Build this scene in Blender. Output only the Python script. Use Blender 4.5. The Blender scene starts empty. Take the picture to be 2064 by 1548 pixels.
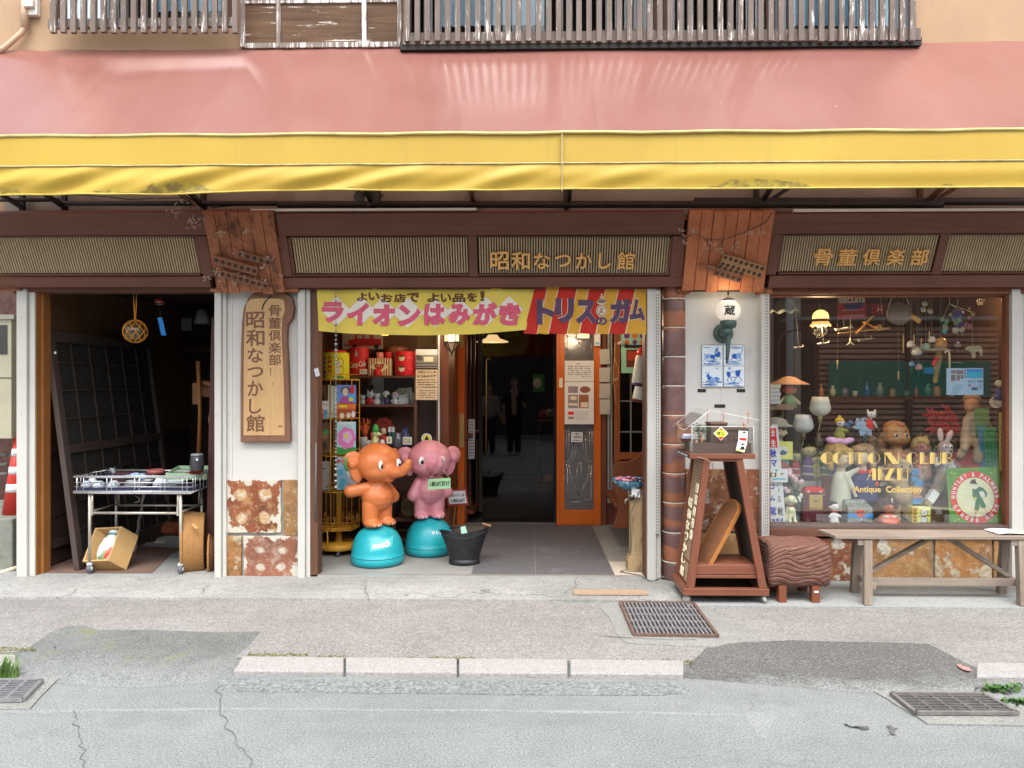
import bpy,bmesh,math,random
from mathutils import Vector as V,Matrix as M,noise as NZ
R=math.radians
rnd=random.Random(11)
sc=bpy.context.scene
COL=sc.collection
PI=math.pi
# ---------------------------------------------------------------- camera, sky, sun, exposure
CAM=V((0.0,-6.1,1.55));F=1530.0;CX,CY=1032.0,774.0;YAW=R(1.15)
cd=bpy.data.cameras.new('camera');cam=bpy.data.objects.new('camera',cd);COL.objects.link(cam)
cam.location=CAM;cam.rotation_euler=(R(90),0,YAW)
cd.sensor_width=36;cd.lens=36*F/2064;cd.clip_start=0.02;cd.clip_end=500
sc.camera=cam
SUN_EL,SUN_AZ=R(58),R(-25) # the sun stands behind the viewer, a little to the left
w=bpy.data.worlds.new('World');sc.world=w;w.use_nodes=True
nt=w.node_tree;bg=nt.nodes['Background']
sky=nt.nodes.new('ShaderNodeTexSky');sky.sky_type='NISHITA';sky.sun_disc=False
sky.sun_elevation=SUN_EL;sky.sun_rotation=R(180)+SUN_AZ;sky.air_density=1.0;sky.dust_density=4.0
hs=nt.nodes.new('ShaderNodeHueSaturation');hs.inputs['Saturation'].default_value=0.28
nt.links.new(sky.outputs[0],hs.inputs['Color']);nt.links.new(hs.outputs[0],bg.inputs[0])
bg.inputs[1].default_value=0.15
sd=bpy.data.lights.new('sun','SUN');sun=bpy.data.objects.new('sun',sd);COL.objects.link(sun)
sd.energy=1.0;sd.angle=R(30);sd.color=(1.0,0.95,0.88)
sun.rotation_euler=(R(90)-SUN_EL,0,SUN_AZ)
sc.view_settings.view_transform='Standard';sc.view_settings.look='None'
sc.view_settings.exposure=1.5;sc.view_settings.gamma=1.0
cy=sc.cycles
cy.use_denoising=True;cy.max_bounces=8;cy.diffuse_bounces=4;cy.glossy_bounces=4
cy.transparent_max_bounces=24;cy.transmission_bounces=4;cy.caustics_reflective=False;cy.caustics_refractive=False
cy.sample_clamp_indirect=6.0
# ---------------------------------------------------------------- pixel <-> place helpers
def ray(px,py):
 x,z=(px-CX)/F,-(py-CY)/F
 return V((x*math.cos(YAW)-math.sin(YAW),x*math.sin(YAW)+math.cos(YAW),z))
def P(px,py,Y):
 d=ray(px,py);return CAM+d*((Y-CAM.y)/d.y)
def G(px,py,z):
 d=ray(px,py);return CAM+d*((z-CAM.z)/d.z)
def S(Y):return(Y-CAM.y)/F # metres per photo pixel at depth Y
# ---------------------------------------------------------------- materials (all procedural)
MATS={}
def L(*c):
 """sRGB 0-255 to linear"""
 return tuple(((v/255)/12.92 if v<=10.3 else(((v/255)+.055)/1.055)**2.4)for v in c)
class NT:
 def __init__(s,name):
  s.m=bpy.data.materials.new(name);s.m.use_nodes=True;s.t=s.m.node_tree
  s.b=s.t.nodes['Principled BSDF'];s.tc=s.t.nodes.new('ShaderNodeTexCoord')
 def n(s,typ,**kw):
  x=s.t.nodes.new(typ)
  for k,v in kw.items():setattr(x,k,v)
  return x
 def l(s,a,b):s.t.links.new(a,b)
 def put(s,sock,v):
  if isinstance(v,bpy.types.NodeSocket):s.l(v,sock)
  else:sock.default_value=v
 def math(s,op,a,b=0.0,c=0.0):
  x=s.n('ShaderNodeMath',operation=op);s.put(x.inputs[0],a);s.put(x.inputs[1],b)
  if op in('MULTIPLY_ADD','SMOOTH_MIN','COMPARE'):s.put(x.inputs[2],c)
  return x.outputs[0]
 def mp(s,sc_=(1,1,1),out='Object',rot=(0,0,0)):
  x=s.n('ShaderNodeMapping');x.inputs['Scale'].default_value=sc_;x.inputs['Rotation'].default_value=rot
  s.l(s.tc.outputs[out],x.inputs[0]);return x.outputs[0]
 def noise(s,vec,scale,detail=4,rough=.55,dist=0):
  x=s.n('ShaderNodeTexNoise');s.l(vec,x.inputs['Vector']);x.inputs['Scale'].default_value=scale
  x.inputs['Detail'].default_value=detail;x.inputs['Roughness'].default_value=rough
  x.inputs['Distortion'].default_value=dist;return x.outputs['Fac']
 def voro(s,vec,scale,feature='F1',out='Distance'):
  x=s.n('ShaderNodeTexVoronoi',feature=feature);s.l(vec,x.inputs['Vector']);x.inputs['Scale'].default_value=scale
  return x.outputs[out]
 def step(s,v,lo,hi):
  x=s.n('ShaderNodeMapRange');x.clamp=True;s.put(x.inputs[0],v);x.inputs[1].default_value=lo;x.inputs[2].default_value=hi
  return x.outputs[0]
 def mix(s,f,a,b):
  x=s.n('ShaderNodeMix',data_type='RGBA');s.put(x.inputs[0],f)
  for i,c in((6,a),(7,b)):s.put(x.inputs[i],c if isinstance(c,bpy.types.NodeSocket)else(*c[:3],1))
  return x.outputs[2]
 def bump(s,h,strength,dist=.01):
  x=s.n('ShaderNodeBump');x.inputs['Strength'].default_value=strength;x.inputs['Distance'].default_value=dist
  s.l(h,x.inputs['Height']);s.l(x.outputs[0],s.b.inputs['Normal'])
 def fin(s,col,rough=.6,metal=0,spec=.5,coat=0):
  s.put(s.b.inputs['Base Color'],col if isinstance(col,bpy.types.NodeSocket)else(*col[:3],1))
  s.put(s.b.inputs['Roughness'],rough);s.b.inputs['Metallic'].default_value=metal
  s.b.inputs['Specular IOR Level'].default_value=spec;s.b.inputs['Coat Weight'].default_value=coat
  return s.m
def k(c,f):return tuple(min(1,x*f)for x in c[:3])
def paint(name,col,rough=.55,var=.18,scale=6,metal=0,bump=0,bscale=60,spec=.5,coat=0,spots=None,seam=0):
 if name in MATS:return MATS[name]
 s=NT(name);v=s.mp()
 f=s.noise(v,scale,5,.6)
 c=s.mix(s.step(f,.3,.7),k(col,1-var),k(col,1+var*.7))
 if spots:
  c=s.mix(s.math('MULTIPLY',s.step(s.noise(v,spots[1],6,.65),spots[2],spots[2]+.06),spots[3]),c,spots[0])
 if seam:
  q=s.n('ShaderNodeSeparateXYZ');s.l(v,q.inputs[0]);c=s.mix(s.math('MULTIPLY',s.step(s.math('ABSOLUTE',q.outputs[0]),seam,seam*.4),.45),c,k(col,.3))
  c=s.mix(s.math('MULTIPLY',s.step(s.noise(s.mp((6,6,40)),3,6,.8),.68,.72),.5),c,k(col,1.5));c=s.mix(s.math('MULTIPLY',s.step(s.noise(v,22,6,.75),.66,.72),.45),c,k(col,.45))
 if bump:s.bump(s.noise(v,bscale,3),bump,.004)
 rr=s.math('ADD',s.math('MULTIPLY',s.noise(v,scale*2.3,3),.2),rough-.1)
 MATS[name]=s.fin(c,rr,metal,spec,coat);return MATS[name]
def wood(name,c1,c2,axis='Z',scale=1.0,rough=.55,bump=.25,peel=None,spec=.35,stain=None):
 """grain runs along AXIS"""
 if name in MATS:return MATS[name]
 s=NT(name)
 sx={'X':(1.2,22,22),'Y':(22,1.2,22),'Z':(22,22,1.2)}[axis]
 v=s.mp(tuple(a*scale for a in sx))
 g=s.noise(v,1.0,6,.65,1.2);g2=s.noise(v,4.0,4,.7)
 big=s.noise(s.mp(),2.2,3)
 h=s.math('ADD',s.math('MULTIPLY',g,.75),s.math('MULTIPLY',g2,.35))
 c=s.mix(s.step(h,.3,.75),c1,c2)
 c=s.mix(s.math('MULTIPLY',s.step(big,.45,.7),.35),c,k(c1,.7))
 if stain:c=s.mix(s.math('MULTIPLY',s.step(s.noise(s.mp((3,3,.8)),3.0,5,.7),stain[1],stain[1]+.15),stain[2]),c,stain[0])
 if peel:
  pv=s.mp(tuple(a*scale*(1.6 if a>5 else 2.2)for a in sx))
  pk=s.math('ADD',s.math('MULTIPLY',s.noise(pv,1.2,7,.75,.8),.7),s.math('MULTIPLY',s.noise(s.mp(),4.5,4,.6),.3))
  c=s.mix(s.step(pk,peel[1],peel[1]+.035),c,peel[0])
 s.bump(h,bump,.006)
 MATS[name]=s.fin(c,rough,0,spec);return MATS[name]
def emit(name,col,strength,base=None):
 if name in MATS:return MATS[name]
 s=NT(name);s.b.inputs['Emission Color'].default_value=(*col,1);s.b.inputs['Emission Strength'].default_value=strength
 MATS[name]=s.fin(base or col,.4);return MATS[name]
def glass(name,tint=(.93,.95,.95),f0=.04,rough=0.0,haze=0.0,wavy=0.0):
 if name in MATS:return MATS[name]
 s=NT(name);t=s.t;t.nodes.remove(s.b);out=t.nodes['Material Output']
 lw=s.n('ShaderNodeLayerWeight');lw.inputs[0].default_value=.5
 fac=s.math('MULTIPLY_ADD',s.math('POWER',lw.outputs['Facing'],5),1-f0,f0)
 tr=s.n('ShaderNodeBsdfTransparent');tr.inputs[0].default_value=(*tint,1)
 gl=s.n('ShaderNodeBsdfGlossy');gl.inputs['Roughness'].default_value=rough;gl.inputs[0].default_value=(1,1,1,1)
 if wavy:
  bp_=s.n('ShaderNodeBump');bp_.inputs['Strength'].default_value=wavy;bp_.inputs['Distance'].default_value=.01
  s.l(s.noise(s.mp(),9,3),bp_.inputs['Height']);s.l(bp_.outputs[0],gl.inputs['Normal'])
 mx=s.n('ShaderNodeMixShader');s.l(fac,mx.inputs[0]);s.l(tr.outputs[0],mx.inputs[1]);s.l(gl.outputs[0],mx.inputs[2])
 res=mx.outputs[0]
 if haze:
  df=s.n('ShaderNodeBsdfDiffuse');df.inputs[0].default_value=(.8,.85,.85,1)
  m2=s.n('ShaderNodeMixShader');m2.inputs[0].default_value=haze;s.l(res,m2.inputs[1]);s.l(df.outputs[0],m2.inputs[2]);res=m2.outputs[0]
 s.l(res,out.inputs[0]);MATS[name]=s.m;return s.m
# ---------------------------------------------------------------- mesh builder
TXT={}
def glyphs(s,bold):
 key=(s,round(bold,4))
 if key not in TXT:
  cu=bpy.data.curves.new('lettering','FONT');cu.body=s;cu.size=1;cu.resolution_u=3
  cu.bevel_depth=bold;cu.bevel_resolution=0;cu.extrude=.002
  o=bpy.data.objects.new('lettering',cu);COL.objects.link(o)
  me=bpy.data.meshes.new_from_object(o.evaluated_get(bpy.context.evaluated_depsgraph_get()))
  bpy.data.objects.remove(o);bpy.data.curves.remove(cu)
  vs=[v.co.copy()for v in me.vertices];fs=[list(p.vertices)for p in me.polygons]
  zc=max(v.z for v in vs)if vs else 0
  bpy.data.meshes.remove(me);TXT[key]=(vs,fs,zc)
 return TXT[key]
class B:
 def __init__(s):s.bm=bmesh.new();s.mi=0;s.sm=False
 def _add(s,vs,fs,sm=None):
  bv=[s.bm.verts.new(v)for v in vs];sm=s.sm if sm is None else sm
  for f in fs:
   try:
    q=s.bm.faces.new([bv[i]for i in f]);q.material_index=s.mi;q.smooth=sm
   except ValueError:pass
  return s
 def box(s,x0,x1,y0,y1,z0,z1):
  vs=[V((x,y,z))for x in(x0,x1)for y in(y0,y1)for z in(z0,z1)]
  return s._add(vs,[(0,1,3,2),(4,6,7,5),(0,4,5,1),(2,3,7,6),(0,2,6,4),(1,5,7,3)],False)
 def obox(s,c,size,rot):
  """box of SIZE centred at C turned by the 3x3 matrix ROT"""
  vs=[V(c)+rot@V((x*size[0]/2,y*size[1]/2,z*size[2]/2))for x in(-1,1)for y in(-1,1)for z in(-1,1)]
  return s._add(vs,[(0,1,3,2),(4,6,7,5),(0,4,5,1),(2,3,7,6),(0,2,6,4),(1,5,7,3)],False)
 def px(s,x0,y0,x1,y1,Ya,Yb):
  """box whose face at depth YA covers the photo rectangle, reaching back to YB"""
  a,b=P(x0,y1,Ya),P(x1,y0,Ya);return s.box(a.x,b.x,min(Ya,Yb),max(Ya,Yb),a.z,b.z)
 def beam(s,p,q,wx,wy,up=(0,-1,0)):
  p,q=V(p),V(q);d=(q-p);n=d.length;d.normalize();u=V(up)
  if abs(d.dot(u))>.98:u=V((1,0,0))
  a=d.cross(u).normalized();b=a.cross(d).normalized()
  return s.obox((p+q)/2,(wx,wy,n),M((a,b,d)).transposed())
 def tube(s,pts,r,seg=8,closed=False,cap=True):
  pts=[V(p)for p in pts];n=len(pts);rr=r if isinstance(r,(list,tuple))else[r]*n
  vs,fs=[],[];pa=None
  for i,p in enumerate(pts):
   d=(pts[(i+1)%n]-pts[i-1])if closed else(pts[min(i+1,n-1)]-pts[max(i-1,0)])
   d=d.normalized()if d.length else V((0,0,1))
   if pa is None:
    a=d.cross(V((0,0,1))if abs(d.z)<.9 else V((1,0,0))).normalized()
   else:a=(pa-d*pa.dot(d)).normalized()
   pa=a;b=d.cross(a)
   for j in range(seg):
    t=2*PI*j/seg;vs.append(p+(a*math.cos(t)+b*math.sin(t))*rr[i])
  for i in range(n if closed else n-1):
   for j in range(seg):
    i2,j2=(i+1)%n,(j+1)%seg
    fs.append((i*seg+j,i*seg+j2,i2*seg+j2,i2*seg+j))
  if cap and not closed:fs+=[tuple(range(seg))[::-1],tuple((n-1)*seg+j for j in range(seg))]
  return s._add(vs,fs,True)
 def lathe(s,prof,c,seg=24,mat=None,sm=True,sx=1,sy=1):
  c=V(c);vs,fs=[],[];n=len(prof);mat=mat or M.Identity(3)
  for r,z in prof:
   for j in range(seg):
    t=2*PI*j/seg;vs.append(c+mat@V((r*math.cos(t)*sx,r*math.sin(t)*sy,z)))
  for i in range(n-1):
   for j in range(seg):
    j2=(j+1)%seg;fs.append((i*seg+j,i*seg+j2,(i+1)*seg+j2,(i+1)*seg+j))
  if prof[0][0]>1e-5:fs.append(tuple(range(seg))[::-1])
  if prof[-1][0]>1e-5:fs.append(tuple((n-1)*seg+j for j in range(seg)))
  return s._add(vs,fs,sm)
 def ell(s,c,r,rot=None,seg=16,rings=10):
  c=V(c);rot=rot or M.Identity(3);r=(r,r,r)if isinstance(r,(int,float))else r
  vs=[c+rot@V((0,0,-r[2]))];fs=[]
  for i in range(1,rings):
   a=PI*i/rings-PI/2
   for j in range(seg):
    t=2*PI*j/seg
    vs.append(c+rot@V((r[0]*math.cos(a)*math.cos(t),r[1]*math.cos(a)*math.sin(t),r[2]*math.sin(a))))
  vs.append(c+rot@V((0,0,r[2])));top=len(vs)-1
  for j in range(seg):
   j2=(j+1)%seg;fs.append((0,1+j2,1+j));fs.append((top,top-seg+j,top-seg+j2))
   for i in range(rings-2):fs.append((1+i*seg+j,1+i*seg+j2,1+(i+1)*seg+j2,1+(i+1)*seg+j))
  return s._add(vs,fs,True)
 def cap(s,p,q,r0,r1,seg=14):
  p,q=V(p),V(q);d=q-p;n=d.length
  rot=d.to_track_quat('Z','Y').to_matrix()if n else M.Identity(3)
  prof=[(r0*math.cos(a),r0*math.sin(a))for a in[-PI/2+PI/2*i/4 for i in range(5)]]
  prof+=[(r1*math.cos(a),n+r1*math.sin(a))for a in[PI/2*i/4 for i in range(5)]]
  prof[0]=(0.0,prof[0][1]);prof[-1]=(0.0,prof[-1][1])
  return s.lathe(prof,p,seg,rot)
 def prism(s,pts,y0,y1,sm=False):
  """outline [(x,z)] extruded from depth y0 to y1"""
  n=len(pts);vs=[V((x,y0,z))for x,z in pts]+[V((x,y1,z))for x,z in pts]
  return s._add(vs,[tuple(range(n)),tuple(range(2*n-1,n-1,-1))]+[(i,i+n,(i+1)%n+n,(i+1)%n)for i in range(n)],sm)
 def slab(s,pts,dz):
  """outline of 3-D points given a thickness DZ downwards"""
  n=len(pts);vs=[V(p)for p in pts]+[V(p)-V((0,0,dz))for p in pts]
  return s._add(vs,[tuple(range(n)),tuple(range(2*n-1,n-1,-1))]+[(i,i+n,(i+1)%n+n,(i+1)%n)for i in range(n)],False)
 def grid(s,fn,nu,nv,sm=True,thick=None):
  vs=[V(fn(i/nu,j/nv))for j in range(nv+1)for i in range(nu+1)]
  fs=[(j*(nu+1)+i,j*(nu+1)+i+1,(j+1)*(nu+1)+i+1,(j+1)*(nu+1)+i)for j in range(nv)for i in range(nu)]
  return s._add(vs,fs,sm)
 def disc(s,c,rx,rz,y0,y1,seg=24):
  return s.prism([(c[0]+rx*math.cos(2*PI*i/seg),c[1]+rz*math.sin(2*PI*i/seg))for i in range(seg)],y0,y1)
 def text(s,t,c,w=None,h=None,ux=(1,0,0),uz=(0,0,1),bold=.02,lift=.001,thick=.002,fn=None,fit=True):
  """lettering centred at C, fitted to W x H along UX / UZ and standing LIFT proud of the surface"""
  vs,fs,zc=glyphs(t,bold)
  if not vs:return s
  x0,x1=min(v.x for v in vs),max(v.x for v in vs);y0,y1=min(v.y for v in vs),max(v.y for v in vs)
  ux,uz=V(ux).normalized(),V(uz).normalized();n=ux.cross(uz)
  kx=w/(x1-x0)if w else None;kz=h/(y1-y0)if h else None
  kx=kx or kz;kz=kz or kx;kt=thick/zc if zc else 0
  out=[]
  for v in vs:
   p=V(c)+ux*(v.x-(x0+x1)/2)*kx+uz*(v.y-(y0+y1)/2)*kz+n*(lift+max(v.z,-.0)*kt)
   out.append(V(fn(p))if fn else p)
  return s._add(out,fs,False)
 def col(s,t,x,z0,z1,Y,w,**kw):
  """vertical writing: one character under another between heights z0 (top) and z1"""
  n=len(t);st=(z0-z1)/n
  for i,ch in enumerate(t):
   hh=.86
   s.text(ch,(x,Y,z0-st*(i+.5)),w=w*(.72 if ch in 'しっ' else 1),h=st*hh*(.3 if ch=='ー' else 1),**kw)
  return s
def wl(o):
 p=V((0,0,0))
 while o:p+=o.location;o=o.parent
 return p
def obj(name,b,mats,parent=None,bev=0,sub=0,at=None):
 """link the builder's mesh as ONE object; top-level meshes get their origin at their foot"""
 bm=b.bm if isinstance(b,B)else b
 me=bpy.data.meshes.new(name)
 if isinstance(bm,bmesh.types.BMesh):
  bmesh.ops.recalc_face_normals(bm,faces=bm.faces[:])
  big=[f for f in bm.faces if len(f.verts)>4]
  if big:bmesh.ops.triangulate(bm,faces=big)
  bm.to_mesh(me);bm.free()
 else:me=bm
 for m in(mats if isinstance(mats,(list,tuple))else[mats]):me.materials.append(m)
 o=bpy.data.objects.new(name,me);COL.objects.link(o)
 if parent is not None:
  off=wl(parent);o.parent=parent
 else:
  xs=[v.co for v in me.vertices]
  off=V(((min(v.x for v in xs)+max(v.x for v in xs))/2,(min(v.y for v in xs)+max(v.y for v in xs))/2,min(v.z for v in xs)))
  o.location=off
 me.transform(M.Translation(-off))
 if bev:
  x=o.modifiers.new('edge','BEVEL');x.width=bev;x.segments=2;x.limit_method='ANGLE';x.angle_limit=R(40)
 return o
def blob(b,vox,it=4):
 """fuse the builder's overlapping shapes into one continuous skin"""
 me=bpy.data.meshes.new('skin');bmesh.ops.recalc_face_normals(b.bm,faces=b.bm.faces[:]);b.bm.to_mesh(me);b.bm.free()
 o=bpy.data.objects.new('skin',me);COL.objects.link(o)
 x=o.modifiers.new('r','REMESH');x.mode='VOXEL';x.voxel_size=vox;x.use_smooth_shade=True
 y=o.modifiers.new('s','SMOOTH');y.iterations=it;y.factor=.5
 r=bpy.data.meshes.new_from_object(o.evaluated_get(bpy.context.evaluated_depsgraph_get()))
 bpy.data.objects.remove(o);bpy.data.meshes.remove(me)
 for p in r.polygons:p.use_smooth=True
 r.materials.clear()
 return r
def empty(name,loc):
 o=bpy.data.objects.new(name,None);COL.objects.link(o);o.location=V(loc);o.empty_display_size=.1;return o
def tag(o,label,cat,group=None):
 o['label']=label;o['category']=cat
 if group:o['group']=group
 return o
def thing(name,loc,label,cat,group=None):return tag(empty(name,loc),label,cat,group)
def struct(o):o['kind']='structure';return o
def kids(o):return[c for c in bpy.data.objects if c.parent==o]
def copy_tree(o,parent=None):
 c=o.copy();COL.objects.link(c);c.parent=parent
 for ch in kids(o):copy_tree(ch,c)
 return c
def wob(pts,amt,n=3,seed=1):
 """subdivide an outline and roughen it"""
 r=random.Random(seed);out=[]
 for i,p in enumerate(pts):
  q=pts[(i+1)%len(pts)]
  for j in range(n):
   t=j/n;a=V(p).lerp(V(q),t)
   if j:a+=V((r.uniform(-amt,amt),r.uniform(-amt,amt),0))
   out.append(a)
 return out
# ---------------------------------------------------------------- ground
def ground_mat(name,c1,c2,spk,spk2,sscale=170,stain=(.3,.62),moss=False,cracks=0.0,dk=.75,rough=.9,fade=None):
 s=NT(name);v=s.mp()
 big=s.noise(v,1.1,6,.62);c=s.mix(s.step(big,stain[0],stain[1]),c1,c2)
 mid=s.noise(v,7,6,.65);c=s.mix(s.math('MULTIPLY',s.step(mid,.48,.7),.35),c,k(c1,dk))
 n=s.noise(v,sscale,2,.6);vv=s.voro(v,sscale*.8)
 c=s.mix(s.math('MULTIPLY',s.step(n,.53,.64),.55),c,spk)
 c=s.mix(s.math('MULTIPLY',s.step(n,.46,.37),.55),c,spk2)
 c=s.mix(s.math('MULTIPLY',s.step(s.noise(v,46,2),.7,.74),.6),c,k(spk,1.25))
 c=s.mix(s.math('MULTIPLY',s.step(s.noise(s.mp((.35,1.6,1)),1.7,6,.7),.5,.72),.38),c,k(c1,.72));c=s.mix(s.math('MULTIPLY',s.step(s.noise(v,2.6,6,.72),.60,.66),.25),c,k(c2,1.25))
 if cracks:
  wv=s.n('ShaderNodeVectorMath',operation='ADD');nz=s.n('ShaderNodeTexNoise');nz.inputs['Scale'].default_value=2.2;nz.inputs['Detail'].default_value=6
  s.l(v,nz.inputs['Vector']);s.l(v,wv.inputs[0]);s.l(nz.outputs['Color'],wv.inputs[1])
  e=s.voro(wv.outputs[0],.55,'DISTANCE_TO_EDGE')
  m=s.math('MULTIPLY',s.step(e,.008,.002),s.step(s.noise(v,.9,2),.46,.56))
  c=s.mix(s.math('MULTIPLY',m,cracks),c,k(c1,.35))
 if moss:
  c=s.mix(s.math('MULTIPLY',s.step(s.noise(v,5,5,.7),.56,.66),.55),c,(.17,.17,.06))
 if fade:
  q=s.n('ShaderNodeSeparateXYZ');s.l(s.tc.outputs['Generated'],q.inputs[0]);fv=s.math('ADD',q.outputs[1],s.math('MULTIPLY',s.math('SUBTRACT',s.noise(v,3.5,6,.7),.5),.7))
  c=s.mix(s.step(fv,fade,.02),c,s.mix(s.step(n,.4,.6),(.14,.152,.153),(.26,.275,.275)))
 s.bump(s.math('ADD',n,s.math('MULTIPLY',vv,.6)),.55,.006)
 return s.fin(c,rough,0,.3)
m_side=ground_mat('pinkish_pavement',(.19,.183,.175),(.24,.233,.226),(.38,.373,.365),(.10,.096,.092),95)
m_road=ground_mat('road_asphalt',(.168,.183,.185),(.207,.222,.223),(.32,.337,.337),(.088,.098,.10),105,cracks=.12)
m_gut=ground_mat('coarse_asphalt',(.15,.168,.172),(.185,.203,.206),(.33,.35,.355),(.055,.065,.07),62)
m_pat=ground_mat('dark_patch_asphalt',(.088,.089,.085),(.118,.119,.114),(.23,.23,.222),(.045,.046,.045),80,moss=False,fade=.30)
m_patl=ground_mat('mossy_patch_asphalt',(.10,.107,.104),(.165,.176,.174),(.25,.26,.256),(.06,.064,.062),95,moss=True,fade=.55)
m_con=ground_mat('apron_concrete',(.23,.235,.226),(.33,.335,.322),(.39,.395,.38),(.17,.172,.165),60,(.36,.6),cracks=.6,dk=.6)
m_con2=ground_mat('smooth_concrete',(.235,.25,.25),(.29,.305,.30),(.33,.34,.33),(.19,.2,.2),60,dk=.85)
m_kerb=ground_mat('kerb_granite',(.285,.275,.268),(.33,.32,.313),(.43,.42,.413),(.19,.18,.174),110)
m_pale=ground_mat('pale_mortar',(.205,.21,.2),(.245,.25,.238),(.32,.325,.31),(.13,.132,.125),90)
m_seam=ground_mat('worn_road_seam',(.20,.22,.222),(.25,.265,.262),(.34,.35,.35),(.12,.13,.132),100)
m_moss=paint('moss_green',(.13,.13,.035),.95,.5,30)
ZS,ZR=-.030,-.060
b=B();b._add([(-60,-60,ZR),(60,-60,ZR),(60,60,ZR),(-60,60,ZR)],[(0,1,2,3)]);struct(obj('road',b,m_road))
def pts_g(px,z):return[G(x,y,z)for x,y in px]
yb=-.60
L0=G(-420,1203,ZS);R0=G(2500,1226,ZS)
front=[(2500,1352),(1975,1347),(1950,1338),(1872,1298),(1760,1294),(1640,1292),(1600,1290),(1520,1294),(1432,1293),(1412,1318),(1388,1337),
(1145,1331),(920,1328),(694,1326),(474,1324),(500,1304),(526,1273),(430,1274),(300,1270),(190,1269),(172,1261),(132,1262),(100,1275),(66,1300),(36,1314),(-420,1306)]
sp=[V((-9,yb,ZS)),V((9,yb,ZS)),V((9,G(2500,1352,ZS).y,ZS))]+pts_g(front[1:-1],ZS)+[V((-9,G(-420,1306,ZS).y,ZS))]
b=B();b.slab(sp,.1);struct(obj('sidewalk',b,m_side))
# driveway patches ramping from the pavement down to the road
def ramp(name,back,fr,mat,z0=ZS+.0012,z1=ZR+.0012):
 n=max(len(back),len(fr));b=B();pb,pf=pts_g(back,z0),pts_g(fr,z1)
 def at(ps,t):
  i=min(int(t*(len(ps)-1)),len(ps)-2);return ps[i].lerp(ps[i+1],t*(len(ps)-1)-i)
 def fn(u,v):
  a,c=at(pb,u),at(pf,u);p=a.lerp(c,v);e=math.sin(v*PI)*.010
  p.x+=NZ.noise(V((u*30,v*9,1)))*.015*math.sin(v*PI);p.y+=NZ.noise(V((u*40,7,v)))*.02*(1 if 0<v<1 else.6);p.z+=e*.3
  return p
 b.grid(fn,48,10);return struct(obj(name,b,mat))
ramp('asphalt_patch',[(36,1316),(66,1300),(100,1275),(132,1262),(172,1261),(190,1269),(300,1270),(430,1274),(526,1273)],
[(2,1352),(40,1366),(95,1372),(120,1378),(200,1385),(280,1386),(350,1382),(410,1378),(470,1352)],m_patl)
ramp('asphalt_patch',[(1432,1293),(1520,1294),(1600,1290),(1640,1292),(1760,1294),(1872,1298),(1950,1338),(1975,1347)],
[(1372,1366),(1450,1372),(1540,1380),(1640,1388),(1760,1398),(1850,1400),(1930,1396),(1995,1392)],m_pat)
# the coarse gutter strip along the kerb and the worn seams in the road
def sheet(name,px,mat,z,rough=.01,n=4,seed=1):
 b=B();p=wob(pts_g(px,z),rough,n,seed);b.slab(p,.0075);return struct(obj(name,b,mat))
sheet('gutter_strip',[(438,1367),(700,1370),(1000,1372),(1378,1374),(1392,1398),(1300,1401),(1000,1400),(700,1396),(440,1392)],m_gut,ZR+.004,.008,5,3)
sheet('road_seam',[(-300,1436),(440,1426),(1000,1430),(1500,1439),(1500,1443),(1000,1434),(440,1431),(-300,1443)],m_seam,ZR+.002,.006,8,5)
sheet('road_patch',[(1500,1440),(1560,1432),(1545,1490),(1525,1478)],m_seam,ZR+.002,.02,4,8)
for i,pxs in enumerate([[(1252,1208),(1210,1226),(1262,1296),(1440,1303),(1530,1290),(1518,1262),(1470,1252),(1440,1232),(1432,1205)]]):
 sheet('mortar_patch',pxs,m_pale,ZS+.004,.02,4,9+i)
for i,pxs in enumerate([[(-60,1368),(120,1366),(60,1428),(-120,1430)],[(1760,1392),(2010,1394),(2130,1462),(1870,1458)]]):
 sheet('mortar_patch',pxs,m_pale,ZR+.008,.01,4,19+i)
# concrete apron along the shop front
xa=P(1345,1190,-.3).x
b=B();b.slab([V((-9,.35,.0)),V((xa-.02,.35,.0)),V((xa,-.1,.0)),V((xa+.06,-.60,-.012)),V((-9,-.60,-.012))],.12);struct(obj('concrete_apron',b,m_con))
b=B();b.slab([V((xa+.01,.35,-.016)),V((9,.35,-.016)),V((9,-.72,-.020)),V((xa+.075,-.70,-.020)),V((xa+.065,-.60,-.018)),V((xa+.01,-.1,-.016))],.12);struct(obj('concrete_apron',b,m_con2))
# dark joint between apron and pavement
# kerb stones
for x0,x1,e in((-330,32,0),(470,693,1),(697,921,0),(925,1144,0),(1149,1378,0),(1968,2300,0)):
 yk0,yk1=(1322+(x0-470)*.0085,1350+(x0-470)*.0065)
 a,c=G(x0,yk0,ZS+.006),G(x1,1322+(x1-470)*.0085,ZS+.006);d,f=G(x1,1351+(x1-470)*.0075,ZS+.004),G(x0,1351+(x0-470)*.0075,ZS+.004)
 if e:a.x+=.055;f.x+=.0
 b=B();b.slab([a,c,d,f],.12);o=struct(obj('kerb_stone',b,m_kerb,bev=.009))
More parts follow.
